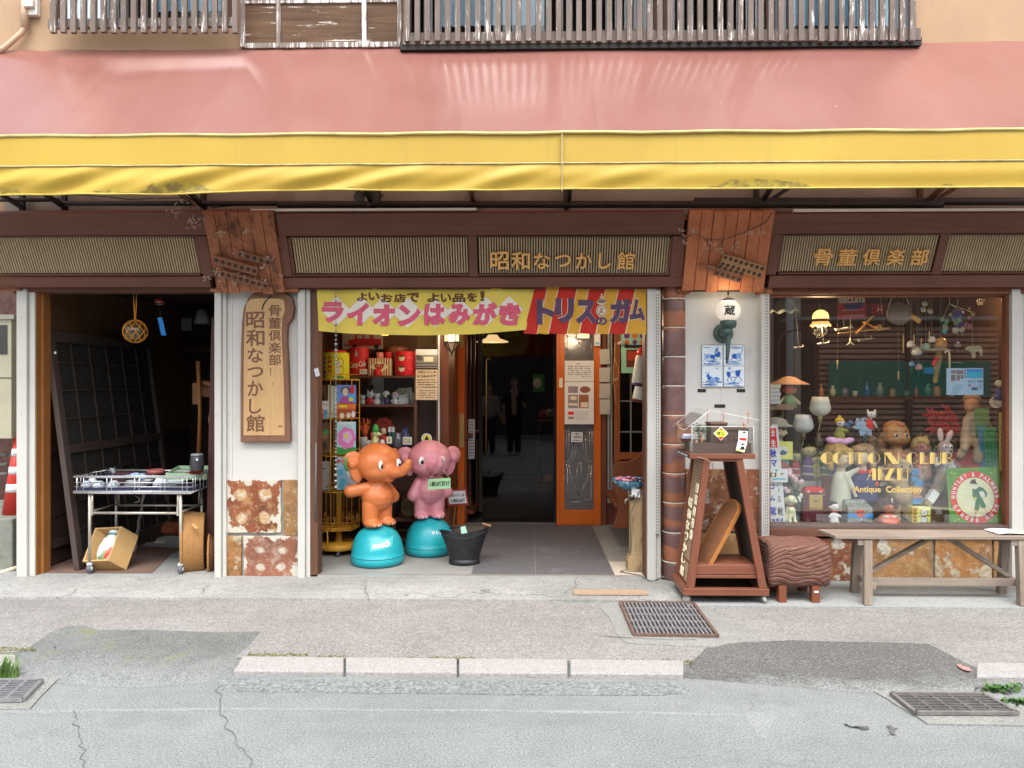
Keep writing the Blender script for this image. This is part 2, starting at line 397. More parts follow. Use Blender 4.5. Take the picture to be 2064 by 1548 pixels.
# pale road chip, cracks
def crack(px,z,wd,seed):
 r=random.Random(seed);p=pts_g(px,z);pp=[]
 for i in range(len(p)-1):
  for j in range(6):
   q=p[i].lerp(p[i+1],j/6);pp.append(q+V((r.uniform(-1,1)*.018,r.uniform(-1,1)*.012,0)))
 b=B();wds=[wd*r.uniform(.4,1.3)for _ in pp]
 up=[q+V((0,w_,0))+V((w_,0,0))for q,w_ in zip(pp,wds)];dn=[q-V((0,w_,0))-V((w_,0,0))for q,w_ in zip(pp,wds)]
 n=len(pp);b._add(up+dn,[(i,i+1,n+i+1,n+i)for i in range(n-1)]);struct(obj('road_crack',b,paint('crack_dark',(.11,.115,.112),.95,.4,40)))
crack([(150,1432),(156,1470),(170,1520),(176,1560)],ZR+.004,.0013,1)
crack([(440,1382),(444,1440),(470,1478),(500,1530),(506,1570)],ZR+.004,.0015,2)
crack([(1520,1394),(1512,1412),(1516,1436)],ZR+.005,.0012,4)
crack([(732,1172),(736,1184),(741,1204)],.004,.002,5)
crack([(418,1180),(404,1200)],.004,.003,6)
crack([(1160,1160),(1165,1180),(1150,1186),(1130,1204)],.004,.003,7)
crack([(1205,1281),(1330,1288),(1420,1290)],ZS+.006,.004,9)
b=B();p=wob(pts_g([(1700,1459),(1742,1463),(1750,1469),(1714,1465)],ZR+.006),.02,4,4);b._add(p,[tuple(range(len(p)))])
p=wob(pts_g([(1786,1463),(1812,1468),(1806,1480),(1790,1482)],ZR+.006),.02,4,6);b._add(p,[tuple(range(len(p)))])
struct(obj('tar_spot',b,paint('tar',(.095,.10,.10),.7,.3,20)))
b=B()
p=wob(pts_g([(1922,1335),(1936,1338),(1958,1350),(1950,1352),(1930,1342)],ZS+.006),.012,3,4);b._add(p,[tuple(range(len(p)))])
struct(obj('paint_mark',b,paint('faded_pink_mark',(.42,.20,.19),.9,.3,30)))
# wooden strip lying on the apron
b=B();a,c=G(1157,1197,.003),G(1303,1191,.003);b.box(a.x,c.x,a.y,c.y,-.006,.012)
tag(obj('wood_strip',b,wood('pale_strip_wood',(.30,.20,.14),(.42,.30,.22),'X'),bev=.002),'thin pale wooden strip lying flat on the concrete before the entrance','wood strip')
# moss along the kerb backs
b=B();r=random.Random(5)
for x0,x1,y in((500,620,1318),(640,700,1322),(820,960,1326),(1230,1395,1332),(0,70,1308)):
 for i in range(int((x1-x0)*1.1)):
  q=G(r.uniform(x0,x1),y+abs(r.gauss(0,1))*-3.2+4,ZS+.001);q.z=ZS+.001
  t=r.uniform(.003,.008);b.ell(q,(t,t,t*.6),seg=5,rings=3)
o=obj('moss',b,m_moss);o['kind']='stuff'
# ---------------------------------------------------------------- drain gratings
m_grate=paint('galvanised_grate',(.36,.36,.38),.5,.25,20,.7);m_rust=paint('rusty_edge',(.13,.08,.062),.85,.4,25);m_dkpit=paint('drain_pit',(.012,.012,.02),.9,.2,9)
def grate(c4,z,nx,ny,label,bars,edge,barw=.011):
 a,q,c,d=pts_g(c4,z)
 g=thing('drain_grate',(a+q+c+d)/4,label,'drain grate')
 def at(u,v):return a.lerp(q,u).lerp(d.lerp(c,u),v)
 b=B()
 for p0,p1 in((a,q),(q,c),(c,d),(d,a)):b.beam(p0+V((0,0,.004)),p1+V((0,0,.004)),.02,.016,(0,0,1))
 obj('frame',b,edge,g)
 b=B()
 for i in range(1,nx):b.beam(at(i/nx,0)+V((0,0,.003)),at(i/nx,1)+V((0,0,.003)),barw,.012,(0,0,1))
 for j in range(1,ny):b.beam(at(0,j/ny)+V((0,0,.0042)),at(1,j/ny)+V((0,0,.0042)),.008,.012,(0,0,1))
 obj('bars',b,bars,g)
 b=B();b._add([at(0,0),at(1,0),at(1,1),at(0,1)],[(0,1,2,3)]);o=obj('pit',b,m_dkpit,g);o.location.z-=.002
grate([(1250,1215),(1398,1217),(1447,1283),(1278,1280)],ZS+.010,19,5,'square steel drain grate with rusty rim in the pavement before the showcase trolley',m_grate,m_rust,.013)
grate([(-70,1376),(84,1373),(46,1412),(-140,1416)],ZR+.016,5,8,'grey bar drain grate in the gutter beside the tuft of grass',m_grate,m_grate,.014)
grate([(1797,1399),(1982,1401),(2052,1439),(1846,1438)],ZR+.016,5,7,'dull drain grate in the gutter beside the leafy weeds',paint('old_grate',(.17,.165,.16),.6,.3,20,.5),paint('old_grate_rim',(.15,.14,.13),.7,.3,20),.014)
# ---------------------------------------------------------------- weeds
m_grass=paint('grass_green',(.13,.24,.05),.7,.35,30);m_leaf=paint('weed_leaf',(.06,.15,.03),.6,.35,30)
def tuft(px,n,hgt,spread,seed,label,leafy):
 r=random.Random(seed);c=G(*px,ZR);b=B();m=m_leaf if leafy else m_grass
 for i in range(n):
  p=c+V((r.gauss(0,1)*spread,r.gauss(0,1)*spread*.35,0));h=hgt*r.uniform(.4,1);a=r.uniform(0,2*PI);ln=h*r.uniform(.3,.9)
  if leafy:
   t=p+V((math.cos(a)*ln,math.sin(a)*ln,h*.7));w_=h*.28;s_=V((-math.sin(a),math.cos(a),0))*w_
   mdl=p.lerp(t,.55)+V((0,0,h*.2));b._add([p,mdl-s_,t,mdl+s_,p.lerp(t,.5)+V((0,0,h*.12))],[(0,1,4),(1,2,4),(2,3,4),(3,0,4)],True)
  else:
   d=V((math.cos(a),math.sin(a)*.6,0));s_=V((-d.y,d.x,0)).normalized()*.0035
   m1=p+d*ln*.35+V((0,0,h*.65));t=p+d*ln+V((0,0,h));b._add([p-s_,p+s_,m1+s_*.8,m1-s_*.8,t],[(0,1,2,3),(3,2,4)],True)
 o=obj('weed_plant' if leafy else 'grass_tuft',b,m);tag(o,label,'weed')
tuft((8,1366),100,.14,.035,1,'tuft of long bright green grass at the kerb beside the gutter grate',False)
tuft((2004,1396),40,.075,.045,2,'broad leaved weed growing at the corner of the kerb stone',True)
tuft((2052,1390),30,.05,.05,3,'low row of small weeds running along the kerb stone foot',True)
tuft((2052,1420),70,.045,.04,4,'patch of short green weeds behind the dull drain grate',True)
# ---------------------------------------------------------------- shop building
m_plaster=paint('beige_plaster',(.37,.245,.15),.9,.12,1.8,bump=.4,bscale=90,spots=((.25,.17,.12),3,.62,.35))
m_under=paint('old_wall_plaster',(.34,.31,.27),.9,.2,2,bump=.3,bscale=60,spots=((.22,.19,.16),2.5,.58,.5))
s=NT('white_stucco');v=s.mp();c=s.mix(s.step(s.noise(v,1.5,5),.3,.7),(.53,.515,.485),(.585,.57,.54));c=s.mix(s.math('MULTIPLY',s.step(s.noise(s.mp((16,16,.7)),1,5,.7),.55,.75),.28),c,(.34,.31,.27));c=s.mix(s.math('MULTIPLY',s.step(s.noise(v,3.2,6,.75),.60,.70),.35),c,(.38,.35,.31));s.bump(s.noise(v,110,4),.6,.004);m_stucco=s.fin(c,.85,0,.3)
m_alu=paint('cream_aluminium',(.50,.495,.46),.45,.06,3,.0,spots=((.42,.39,.33),4,.66,.4))
m_alud=paint('darker_aluminium',(.38,.38,.34),.5,.1,4)  # darker tone of the aluminium, for rails and screws
m_beam=wood('brown_beam',(.10,.037,.022),(.155,.064,.042),'X',1,.6,.3)
m_beamz=wood('brown_post',(.085,.038,.022),(.15,.068,.040),'Z',1,.6,.3)
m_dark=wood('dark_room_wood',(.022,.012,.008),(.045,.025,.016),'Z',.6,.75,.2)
m_ochre=wood('ochre_wood',(.22,.085,.022),(.34,.14,.04),'Z',1,.5,.2)
m_orange=wood('orange_varnish',(.56,.105,.010),(.68,.16,.018),'Z',1,.4,.12,spec=.3)
m_red=wood('red_brown_wood',(.14,.042,.020),(.22,.070,.034),'Z',1,.5,.2)
m_plank=wood('cedar_plank',(.30,.085,.035),(.50,.18,.08),'Z',1,.65,.35,stain=((.06,.02,.012),.62,.6))
m_plank2=wood('aged_cedar_plank',(.19,.06,.028),(.40,.155,.075),'Z',1.2,.7,.4,stain=((.04,.016,.010),.5,.75))
m_fin=wood('louver_fin',(.36,.27,.165),(.49,.38,.24),'Z',1,.7,.2)
m_lback=paint('louver_back',(.035,.025,.02),.9,.2)
m_grey=wood('weathered_slat',(.11,.086,.074),(.20,.163,.142),'Z',.9,.85,.5,peel=((.60,.56,.53),.56))
m_peel=wood('peeling_white_board',(.13,.10,.085),(.24,.20,.175),'Z',.8,.85,.5,peel=((.62,.60,.58),.50))
m_board=wood('weathered_board',(.045,.022,.012),(.15,.085,.045),'X',.7,.8,.5,peel=((.52,.47,.43),.575))
m_gold=paint('gilt_letter',(.74,.42,.14),.45,.1,12)
m_soot=paint('soot_black',(.02,.018,.016),.8,.3,8)
m_pipe=paint('dark_pipe',(.03,.022,.02),.6,.3,9)
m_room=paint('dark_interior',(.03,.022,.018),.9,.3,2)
bld=thing('shop_building',(0,.1,0),'two storey wooden shop building with antique shop front and slatted upper windows','building')
def part(name,b,m,parent=None,**kw):return obj(name,b,m,parent or bld,**kw)
# upper wall from above the shop front to the eaves, with openings for the windows behind the slats
zt=5.75
xl0,xl1=P(106,40,0).x,P(478,40,0).x;xr0,xr1=P(822,40,0).x,P(1846,40,0).x
zs_l,zs_r=P(300,45,0).z,P(1300,82,0).z
b=B()
b.box(-4.30,xl0,0,.2,2.86,zt);b.box(xl0,xl1,0,.2,2.86,zs_l);b.box(xl1,xr0,0,.2,2.86,zt)
b.box(xr0,xr1,0,.2,2.86,zs_r);b.box(xr1,9,0,.2,2.86,zt);b.box(-4.30,9,-.02,.2,zt+.002,zt+.15)
part('upper_wall',b,m_plaster)
b=B();b.box(-4.25,9,-.012,.0,2.9,3.9);part('soffit_wall',b,m_under)
# rooms behind the upper windows
b=B();b.box(-4.3,9,1.6,1.7,2.86,zt);b.box(-4.3,9,.21,1.6,zt-.1,zt);b.box(-4.3,9,.21,1.6,2.862,2.9);part('upper_room_wall',b,paint('upper_room_dark',(.045,.028,.024),.9,.3,3))
m_win=glass('window_glass',(.86,.9,.92))
m_curt=paint('pale_blue_curtain',(.46,.56,.62),.8,.08,4);m_curt2=paint('blue_curtain',(.30,.47,.58),.8,.1,4);m_bluef=paint('blue_grey_frame',(.13,.16,.19),.5,.15)
def upwin(x0,x1,ybot,cur,frame,yc=None,cx=None):
 b=B();a,c=P(x0,ybot,.1),P(x1,0,.1);z0=a.z
 b.box(a.x,c.x,.08,.12,z0-.05,z0);b.box(a.x,a.x+.05,.082,.118,z0,zt);b.box(c.x-.05,c.x,.082,.118,z0,zt)
 w_=part('window',b,frame)
 b=B();b.box(a.x+.05,c.x-.05,.1,.104,z0,zt-.1);part('pane',b,m_win,w_)
 if cur:
  cx=cx or(x0+12,x1-12);e,f=P(cx[0],yc or ybot,.16),P(cx[1],0,.16)
  def fn(u,v):return(e.x+(f.x-e.x)*u,.17+.012*math.sin(u*60),e.z+(zt-.15-e.z)*v)
  b=B();b.grid(fn,120,2);part('curtain',b,cur,w_)
upwin(110,470,50,m_curt2,m_beamz,22,(318,452));upwin(855,1112,70,m_curt,m_bluef,52,(890,1097));upwin(1120,1330,72,None,m_beamz);upwin(1336,1555,72,None,m_beamz);upwin(1560,1830,70,m_curt2,m_bluef,52,(1588,1800))
# slatted lattices
def lattice(x0,x1,pitch,yb_,Y,yrail):
 l=part('window_lattice',B().px(x0-4,yrail+8,x1+4,yrail-6,Y+.035,Y+.075),m_grey)
 b=B();i=0;r=random.Random(x0)
 while x0+i*pitch<=x1:
  px=x0+i*pitch;a=P(px,yb_,Y);c=P(px+pitch*.52,yb_,Y)
  b.box(a.x,c.x,Y+r.uniform(-.002,.002),Y+.033,a.z+r.uniform(-.004,.004),zt-.3);i+=1
 part('slat',b,m_grey,l,bev=.002)
 if x1>600:
  b=B();b.px(1196,68,1300,60,Y+.076,Y+.10);b.px(1404,68,1492,60,Y+.076,Y+.10);part('rail',b,m_grey,l)
lattice(100,470,20.4,65,-.20,44);lattice(815,1852,20.4,82,-.16,72)
b=B();b.px(806,91,1858,84,-.12,0);part('lattice_sill',b,m_soot)
# boarded panel between the lattices
pn=part('siding_panel',B().px(486,92,808,-140,-.02,.0),m_board)
b=B()
for y0,y1 in((4,58),(58,88),(-60,4),(-140,-60)):b.px(494,y1-1.2,800,y0,-.034,-.02)
part('board',b,m_board,pn,bev=.003)
b=B()
for x0,x1 in((484,493),(556,564),(729,738),(800,809)):b.px(x0,94,x1,-140,-.055,-.02)
b.px(493,94,800,86.5,-.05,-.02);b.px(493,4,800,1,-.045,-.02);part('batten',b,m_peel,pn,bev=.003)
# dark pipe run under the awning and the white trim below it
b=B()
def hp(x0,x1,y,Y,r):a,c=P(x0,y,Y),P(x1,y,Y);b.tube([a,c],r,8)
hp(-60,120,403,-.14,.016);hp(115,700,410,-.14,.02);hp(560,1900,412,-.17,.028);hp(1400,2160,406,-.16,.03);part('pipe_run',b,m_pipe)
b=B();b.px(505,424,960,421,-.372,-.30);b.px(1600,425,2100,421.5,-.372,-.30);part('flashing',b,paint('white_flashing',(.62,.62,.6),.5,.1))
# ---------------------------------------------------------------- transom louver panels that lean outwards at the top
ZT,ZB,YT,YB=2.857,2.318,-.37,-.10
def lean(z):return YB+(YT-YB)*(z-ZB)/(ZT-ZB)
UP=V((0,YT-YB,ZT-ZB)).normalized();NRM=V((0,-UP.z,UP.y));TILT=M((V((1,0,0)),-NRM,UP)).transposed()
def tp(px,py):
 """point on the leaning plane seen at a photo pixel"""
 d=ray(px,py);o=V((0,YB,ZB));t=(o-CAM).dot(NRM)/d.dot(NRM);return CAM+d*t
def tbar(b,x0,y0,x1,y1,d0,d1):
 """bar on the leaning plane from D0 in front to D1 behind it; spans photo pixels"""
 a,c=tp(x0,y1),tp(x1,y0);zz0,zz1=a.z,c.z;xm0=(tp(x0,y0).x+a.x)/2;xm1=(tp(x1,y1).x+c.x)/2
 h=(zz1-zz0)/UP.z;ctr=V(((xm0+xm1)/2,lean((zz0+zz1)/2),(zz0+zz1)/2))-NRM*((d0+d1)/2)*-1
 return b.obox(ctr,(abs(xm1-xm0),abs(d0-d1),h),TILT)
def transom(fx0,fx1,lx0,lx1,mull,pitch=5.25,top=426,bot=578,ltop=474,lbot=556):
 b=B();tbar(b,fx0,top,fx1,ltop,.03,-.05);tbar(b,fx0,lbot,fx1,bot,.028,-.05)
 tbar(b,fx0,ltop,lx0,lbot,.026,-.05);tbar(b,lx1,ltop,fx1,lbot,.026,-.05)
 t=part('transom',b,m_beam,bev=.004)
 b=B();tbar(b,lx0-2,ltop-2,lx1+2,lbot+2,-.04,-.05);part('backing',b,m_lback,t)
 b=B();tbar(b,lx0,ltop,lx1,ltop+5,.012,-.03);tbar(b,lx0,lbot-5,lx1,lbot,.012,-.03);tbar(b,lx0,ltop+5,lx0+6,lbot-5,.012,-.03);tbar(b,lx1-6,ltop+5,lx1,lbot-5,.012,-.03)
 for m0,m1 in mull:tbar(b,m0,ltop,m1,lbot,.016,-.03)
 part('inner_frame',b,m_beam,t)
 b=B();x=lx0+8
 while x<lx1-8:
  if not any(m0-3<x<m1 for m0,m1 in mull):tbar(b,x,ltop+5,x+pitch*.52,lbot-5,-.004,-.03)
  x+=pitch
 part('louver_slat',b,m_fin,t);return t
t1=transom(-150,426,-140,405,[])
t2=transom(560,1378,585,1352,[(945,962)])
t3=transom(1548,2260,1568,2240,[(1886,1904)],ltop=470,lbot=552)
def tletter(tr,s,x0,x1,y0,y1,bold=.022):
 b=B();n=len(s);r=random.Random(2)
 for i,ch in enumerate(s):
  w_=(x1-x0)/n;c=tp(x0+w_*(i+.5),(y0+y1)/2);a,e=tp(x0+w_*i,y1),tp(x0+w_*(i+1),y0)
  kk=.80 if ch in 'なつかし' else.9;hh=.62 if ch=='つ' else kk
  b.text(ch,c,w=(e.x-a.x)*kk*(.8 if ch=='し' else 1),h=(e-a).dot(UP)*hh,uz=UP,bold=bold,lift=.012,thick=.014)
 part('lettering',b,m_gold,tr)
tletter(t2,'昭和なつかし館',986,1282,504,545,.024);tletter(t3,'骨董倶楽部',1634,1876,498,536,.026)
# plank cladding between the transoms
def planks(x0t,x1t,y0,y1,n,mat,seed):
 r=random.Random(seed);c=None
 b=B()
 for i in range(n):
  u0,u1=i/n,(i+1)/n;e=r.uniform(-2.5,2.5)
  tbar(b,x0t+(x1t-x0t)*u0+.5,y0+r.uniform(-1.5,1),x0t+(x1t-x0t)*u1-.5,y1+e,.045+r.uniform(0,.008),.005)
 c=part('plank_cladding',b,mat,bev=.003);return c
planks(427,566,424,587,6,m_plank2,3);planks(1380,1547,423,583,7,m_plank,4)
b=B();tbar(b,428,424,566,586,.004,-.06);tbar(b,1382,424,1546,582,.004,-.06);part('cladding_frame',b,m_beam)
b=B();b.px(560,588,600,580,-.10,.0);b.px(424,588,452,582,-.10,.0);b.px(1368,590,1392,582,-.10,0);b.px(1530,592,1556,580,-.10,0);b.px(-60,584,38,579,-.1,0);part('cladding_sill',b,m_plank2)
# head beams over the openings and closing boards behind the transoms
b=B();b.px(36,588,452,580,-.04,.1);part('head_beam',b,m_beam)
b=B();b.px(604,582,1330,576,-.06,.1);part('head_beam',b,m_beam)
b=B();b.px(1536,592,2080,578,-.05,.1);part('head_beam',b,m_red)
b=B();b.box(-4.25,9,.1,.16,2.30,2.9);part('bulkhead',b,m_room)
# ---------------------------------------------------------------- shutter posts
def post(x0,x1,ybot,perf=None,ytop=582,Y=-.06,screws=()):
 b=B();a,c=P(x0,ybot,Y),P(x1,ytop,Y);w_=c.x-a.x
 zb=max(a.z,-.012)
 b.box(a.x,a.x+w_*.62,Y,.05,zb,c.z);b.box(a.x+w_*.64,c.x,Y+.025,.05,zb,c.z)
 p=part('shutter_post',b,m_alu,bev=.003)
 if perf:
  b=B();e,f=P(perf[0],perf[3],Y),P(perf[1],perf[2],Y);b.box(e.x,f.x,Y-.006,Y-.0005,e.z,f.z);q=part('rail',b,m_alu,p)
  b=B();z=e.z+.01;xm=(e.x+f.x)/2
  while z<f.z-.02:
   for sx in(-.009,.005):b.box(xm+sx,xm+sx+.005,Y-.0075,Y-.0063,z,z+.016)
   z+=.024
  part('rail_slots',b,paint('rail_slot',(.06,.055,.05),.8,.1),p)
 for sy in screws:q=P(x0+(x1-x0)*.3,sy,Y);part('screw',B().ell(q,(.006,.004,.006),seg=8,rings=4),m_alud,p)
post(33,66,1180,screws=(640,835,1040));post(432,453,1176,screws=(640,835));post(600,623,1172);post(1305,1333,1178,(1320,1329,586,1075));post(1535,1553,1082,(1540,1550,588,1074),Y=-.08);post(2040,2068,1190,screws=(630,880))
for x0,x1,ya,yb2,mm in((623,640,-.02,.12,m_beamz),(1300,1306,-.02,.12,m_beamz),(66,74,-.02,.05,m_ochre),(75,88,.03,.12,m_ochre)):part('door_post',B().px(x0,1168,x1,586,ya,yb2),mm)
# ---------------------------------------------------------------- stuccoed pillar with old stone tiles at its foot
b=B();b.px(453,968,600,586,-.0,.3);p1=part('stucco_pillar',b,m_stucco)
b=B();b.px(453,1190,600,966,.012,.3);part('mortar',b,paint('grey_mortar',(.33,.33,.31),.9,.2,8,bump=.4),p1)
b=B();b.px(455,968,468,586,-.006,.0);part('edge_strip',b,m_stucco,p1)
def stone_mat(name,base,spot,white,folded=True,seed=0.0,sp=.23,rad=.12,edge=.425):
 s=NT(name);g=s.tc.outputs['Generated'];sep=s.n('ShaderNodeSeparateXYZ');s.l(g,sep.inputs[0])
 v=s.mp((1,1,1));
 mv=s.n('ShaderNodeMapping');mv.inputs['Location'].default_value=(seed*3.1,seed,seed*1.7);s.l(s.tc.outputs['Object'],mv.inputs[0]);v=mv.outputs[0]
 n1=s.noise(v,9,6,.7);n2=s.noise(v,38,5,.7);n3=s.noise(v,4,3)
 c=s.mix(s.step(n3,.35,.65),base,k(base,.55));c=s.mix(s.math('MULTIPLY',s.step(n1,.5,.66),.7),c,spot)
 c=s.mix(s.math('MULTIPLY',s.step(n2,.60,.66),.6),c,white);c=s.mix(s.math('MULTIPLY',s.step(n2,.38,.33),.5),c,(.10,.05,.03))
 wv=s.math('ADD',s.math('MULTIPLY',n2,.14),s.math('MULTIPLY',n1,.30))
 u_=s.math('SUBTRACT',s.math('ABSOLUTE',s.math('SUBTRACT',sep.outputs[0],.5)),0);v_=s.math('ABSOLUTE',s.math('SUBTRACT',sep.outputs[2],.5))
 if folded:
  d=s.math('SQRT',s.math('ADD',s.math('POWER',s.math('ABSOLUTE',s.math('SUBTRACT',u_,sp)),2),s.math('POWER',s.math('ABSOLUTE',s.math('SUBTRACT',v_,sp)),2)))
  c=s.mix(s.step(s.math('ADD',d,wv),rad+.22,rad+.18),c,s.mix(s.step(n2,.45,.6),spot,white))
  e=s.math('MAXIMUM',u_,v_)
  c=s.mix(s.step(s.math('ADD',e,s.math('MULTIPLY',s.math('SUBTRACT',s.noise(v,11,5,.6),.5),.75)),edge,edge+.025),c,white)
 else:
  c=s.mix(s.step(s.noise(v,5,6,.6),.57,.60),c,s.mix(s.step(n2,.4,.6),k(white,.6),white));c=s.mix(s.math('MULTIPLY',s.step(n1,.42,.36),.7),c,(.24,.22,.19))
 s.bump(s.math('ADD',n2,n1),.6,.008);return s.fin(c,.85,0,.3)
W1=(.52,.48,.40)
sm1=stone_mat('rust_stone_dark',(.27,.088,.040),(.44,.27,.12),W1,seed=1,sp=.21)
sm2=stone_mat('rust_stone_red',(.29,.115,.068),(.43,.37,.30),(.50,.475,.41),seed=2,sp=.19,rad=.09,edge=.44)
sm3=stone_mat('ochre_stone',(.36,.17,.06),(.45,.27,.12),(.50,.42,.30),False,seed=3)
sm4=stone_mat('ochre_stone_wide',(.36,.19,.075),(.46,.33,.17),(.52,.49,.42),False,seed=5)
sm5=stone_mat('brick_stone',(.27,.10,.05),(.40,.24,.12),(.50,.46,.39),False,seed=9)
def stone(x0,y0,x1,y1,m,par,Y=-.012,seed=1):
 a,c=P(x0,y1,Y),P(x1,y0,Y);r=random.Random(seed);o_=[]
 cs=[(a.x,a.z),(c.x,a.z),(c.x,c.z),(a.x,c.z)]
 for i in range(4):
  p,q=cs[i],cs[(i+1)%4]
  for j in range(8):t=j/8;o_.append((p[0]+(q[0]-p[0])*t+r.uniform(-.003,.003),p[1]+(q[1]-p[1])*t+r.uniform(-.003,.003)))
 b=B();b.prism(o_,Y,Y+.1);part('stone_tile',b,m,par,bev=.004)
stone(457,968,566,1074,sm1,p1,seed=1);stone(571,968,601,1080,sm4,p1,seed=2);stone(455,1081,486,1171,sm3,p1,seed=3);stone(491,1081,601,1171,sm2,p1,seed=4)
# ---------------------------------------------------------------- round column of glazed drain pipes, white wall and stone footing
m_stain=None
s=NT('glazed_pipe');v=s.mp();z=s.n('ShaderNodeSeparateXYZ');s.l(s.tc.outputs['Object'],z.inputs[0])
n1=s.noise(v,5,4);zz=s.math('ADD',s.math('FRACT',s.math('MULTIPLY',s.math('SUBTRACT',z.outputs[2],.055),1/.2345)),s.math('MULTIPLY',s.math('SUBTRACT',n1,.5),.7))
band=s.math('MULTIPLY',s.step(zz,.22,.30),s.step(zz,.80,.70));alt=s.step(s.noise(s.mp((.3,.3,4.3)),1,1),.42,.5)
c=s.mix(s.step(n1,.35,.7),(.13,.065,.06),(.19,.108,.10));c=s.mix(s.math('MULTIPLY',band,s.math('MULTIPLY',alt,.9)),c,(.33,.125,.062));c=s.mix(s.math('MULTIPLY',s.step(s.noise(v,30,4),.66,.7),.5),c,(.05,.02,.02))
s.bump(s.noise(v,12,4),.3,.006);m_glz=s.fin(c,.42,0,.4)
cx_=P(1358.5,900,.04).x;rad=.0925
b=B();zs=[P(1358,y,-.05).z for y in(601,660,719,778,838,897,956,1015,1075,1135)]
zs=[2.33]+zs+[-.02]
for i in range(len(zs)-1):b.lathe([(rad*.97,zs[i+1]+.005),(rad,zs[i+1]+.02),(rad,zs[i]-.02),(rad*.97,zs[i]-.005)],(cx_,.04,0),36)
pc=part('pipe_column',b,m_glz)
for zq in zs[1:-1]:part('joint_ring',B().lathe([(rad*.955,zq-.006),(rad*1.012,zq-.003),(rad*1.012,zq+.003),(rad*.955,zq+.006)],(cx_,.04,0),36),paint('white_mortar',(.62,.58,.52),.9,.25,20),pc)
b=B();b.px(1380,946,1537,588,.0,.25);pw=part('stucco_wall',b,m_stucco)
b=B();b.px(1376,1190,2140,943,.024,.25)if False else None
b.px(1376,1198,1550,945,.014,.25);b.px(1550,1198,2140,1084,.014,.25);part('mortar',b,paint('grey_mortar',(.33,.33,.31),.9),pw)
for i,(x0,y0,x1,y1,m)in enumerate([(1383,946,1536,1072,sm5),(1383,1076,1532,1182,sm4),(1538,1086,1718,1182,sm5),(1723,1086,1879,1182,sm4),(1885,1086,1999,1182,sm3),(2004,1086,2130,1184,sm4)]):stone(x0,y0,x1,y1,m,pw,seed=20+i)
for x0,y0,x1,y1 in((1406,784,1423,791),(1485,784,1502,791),(1440,815,1462,822)):part('vent_slot',B().px(x0,y1,x1,y0,-.002,.02),m_soot,pw)
b=B();b.box(P(2068,800,0).x+.005,9,.0,.2,-.02,2.32);part('stucco_wall',b,m_stucco)
# ---------------------------------------------------------------- show window
b=B();b.px(1550,1060,1553,588,-.01,.024);b.px(2028,1062,2042,588,-.02,.04);b.px(1553,596,2042,588,-.018,.1)
sw=part('show_window',b,m_red,bev=.003)
part('sill_board',B().px(1553,1083,2042,1066,-.05,.1),m_beam,sw,bev=.004)
b=B();b.px(1553,1067,2042,1058,-.03,.1);part('sill',b,wood('worn_sill',(.085,.060,.052),(.17,.125,.11),'X',1,.7,.3),sw,bev=.003)
b=B();b.px(1553,1059,2031,595,.030,.036);m_glass=glass('shop_glass',(.94,.955,.95),.105,0,.004);part('pane',b,m_glass,sw)
m_gleaf=paint('gold_leaf_lettering',(.62,.46,.15),.5,.08,14)
b=B();GL=.026
def gtext(s_,x0,x1,y0,y1,bold):
 n=len(s_);
 c=P((x0+x1)/2,(y0+y1)/2,GL);b.text(s_,c,w=(x1-x0)*S(GL),h=(y1-y0)*S(GL),bold=bold,lift=.0,thick=.001)
DJ=[0]
def deco(ch,x0,x1,y0,y1):
 """two-weight display capitals: a heavy stem and hairline strokes"""
 a,c=P(x0,y1,GL),P(x1,y0,GL);w_,h_=c.x-a.x,c.z-a.z;t=.006
 def yj():DJ[0]+=1;return GL-.00012*(DJ[0]%7)
 def bx(u0,u1,v0,v1):y_=yj();b.box(a.x+w_*u0,a.x+w_*u1,y_,y_+.001,a.z+h_*v0,a.z+h_*v1)
 def arc(cu,cv,ru,rv,a0,a1,t0,t1,n=20):
  o_,i_=[],[]
  for j in range(n+1):
   q=R(a0+(a1-a0)*j/n);tt=t0+(t1-t0)*math.sin(PI*j/n)
   o_.append((a.x+w_*(cu+ru*math.cos(q)),a.z+h_*(cv+rv*math.sin(q))));i_.append((a.x+w_*(cu+(ru-tt)*math.cos(q)),a.z+h_*(cv+(rv-tt*.6)*math.sin(q))))
  y_=yj();b.prism(o_+i_[::-1],y_,y_+.001)
 th=t/w_;tv=t/h_
 if ch in 'CO':
  arc(.5,.5,.5,.5,90,270,.05,.42);arc(.5,.5,.5,.5,-90 if ch=='O' else-80,90 if ch=='O' else-20,.05,.05)
  if ch=='C':arc(.5,.5,.5,.5,20,90,.05,.05)
  bx(.36,.36+th,.1,.9)
 elif ch=='T':bx(.34,.66,0,1);bx(.74,.74+th,0,1);bx(0,1,1-tv,1)
 elif ch=='L':bx(.0,.36,0,1);bx(.42,.42+th,0,1);bx(.42,1,0,tv)
 elif ch=='U':bx(0,.34,.0,1);bx(.4,.4+th,.1,1);bx(.92,1,0,1);bx(.4,1,0,tv)
 elif ch=='B':bx(0,.34,0,1);bx(.4,.4+th,0,1);arc(.5,.75,.45,.25,-90,90,.06,.06);arc(.5,.26,.5,.26,-90,90,.06,.06)
 elif ch=='I':bx(.1,.6,0,1);bx(.72,.72+th,0,1)
 elif ch in 'NAZ':
  def par(u0,u1,u2,u3):y_=yj();b.prism([(a.x+w_*u0,a.z),(a.x+w_*u1,a.z),(a.x+w_*u3,c.z),(a.x+w_*u2,c.z)],y_,y_+.001)
  if ch=='N':bx(0,th*1.2,0,1);bx(1-th,1,0,1);par(.55,1,.0,.42)
  if ch=='A':par(0,th,.5,.5+th);bx(.55,.95,0,1);bx(.3,.55,.36,.36+tv)
  if ch=='Z':bx(0,1,1-tv,1);par(.0,.45,.55,1);bx(0,1,0,tv)
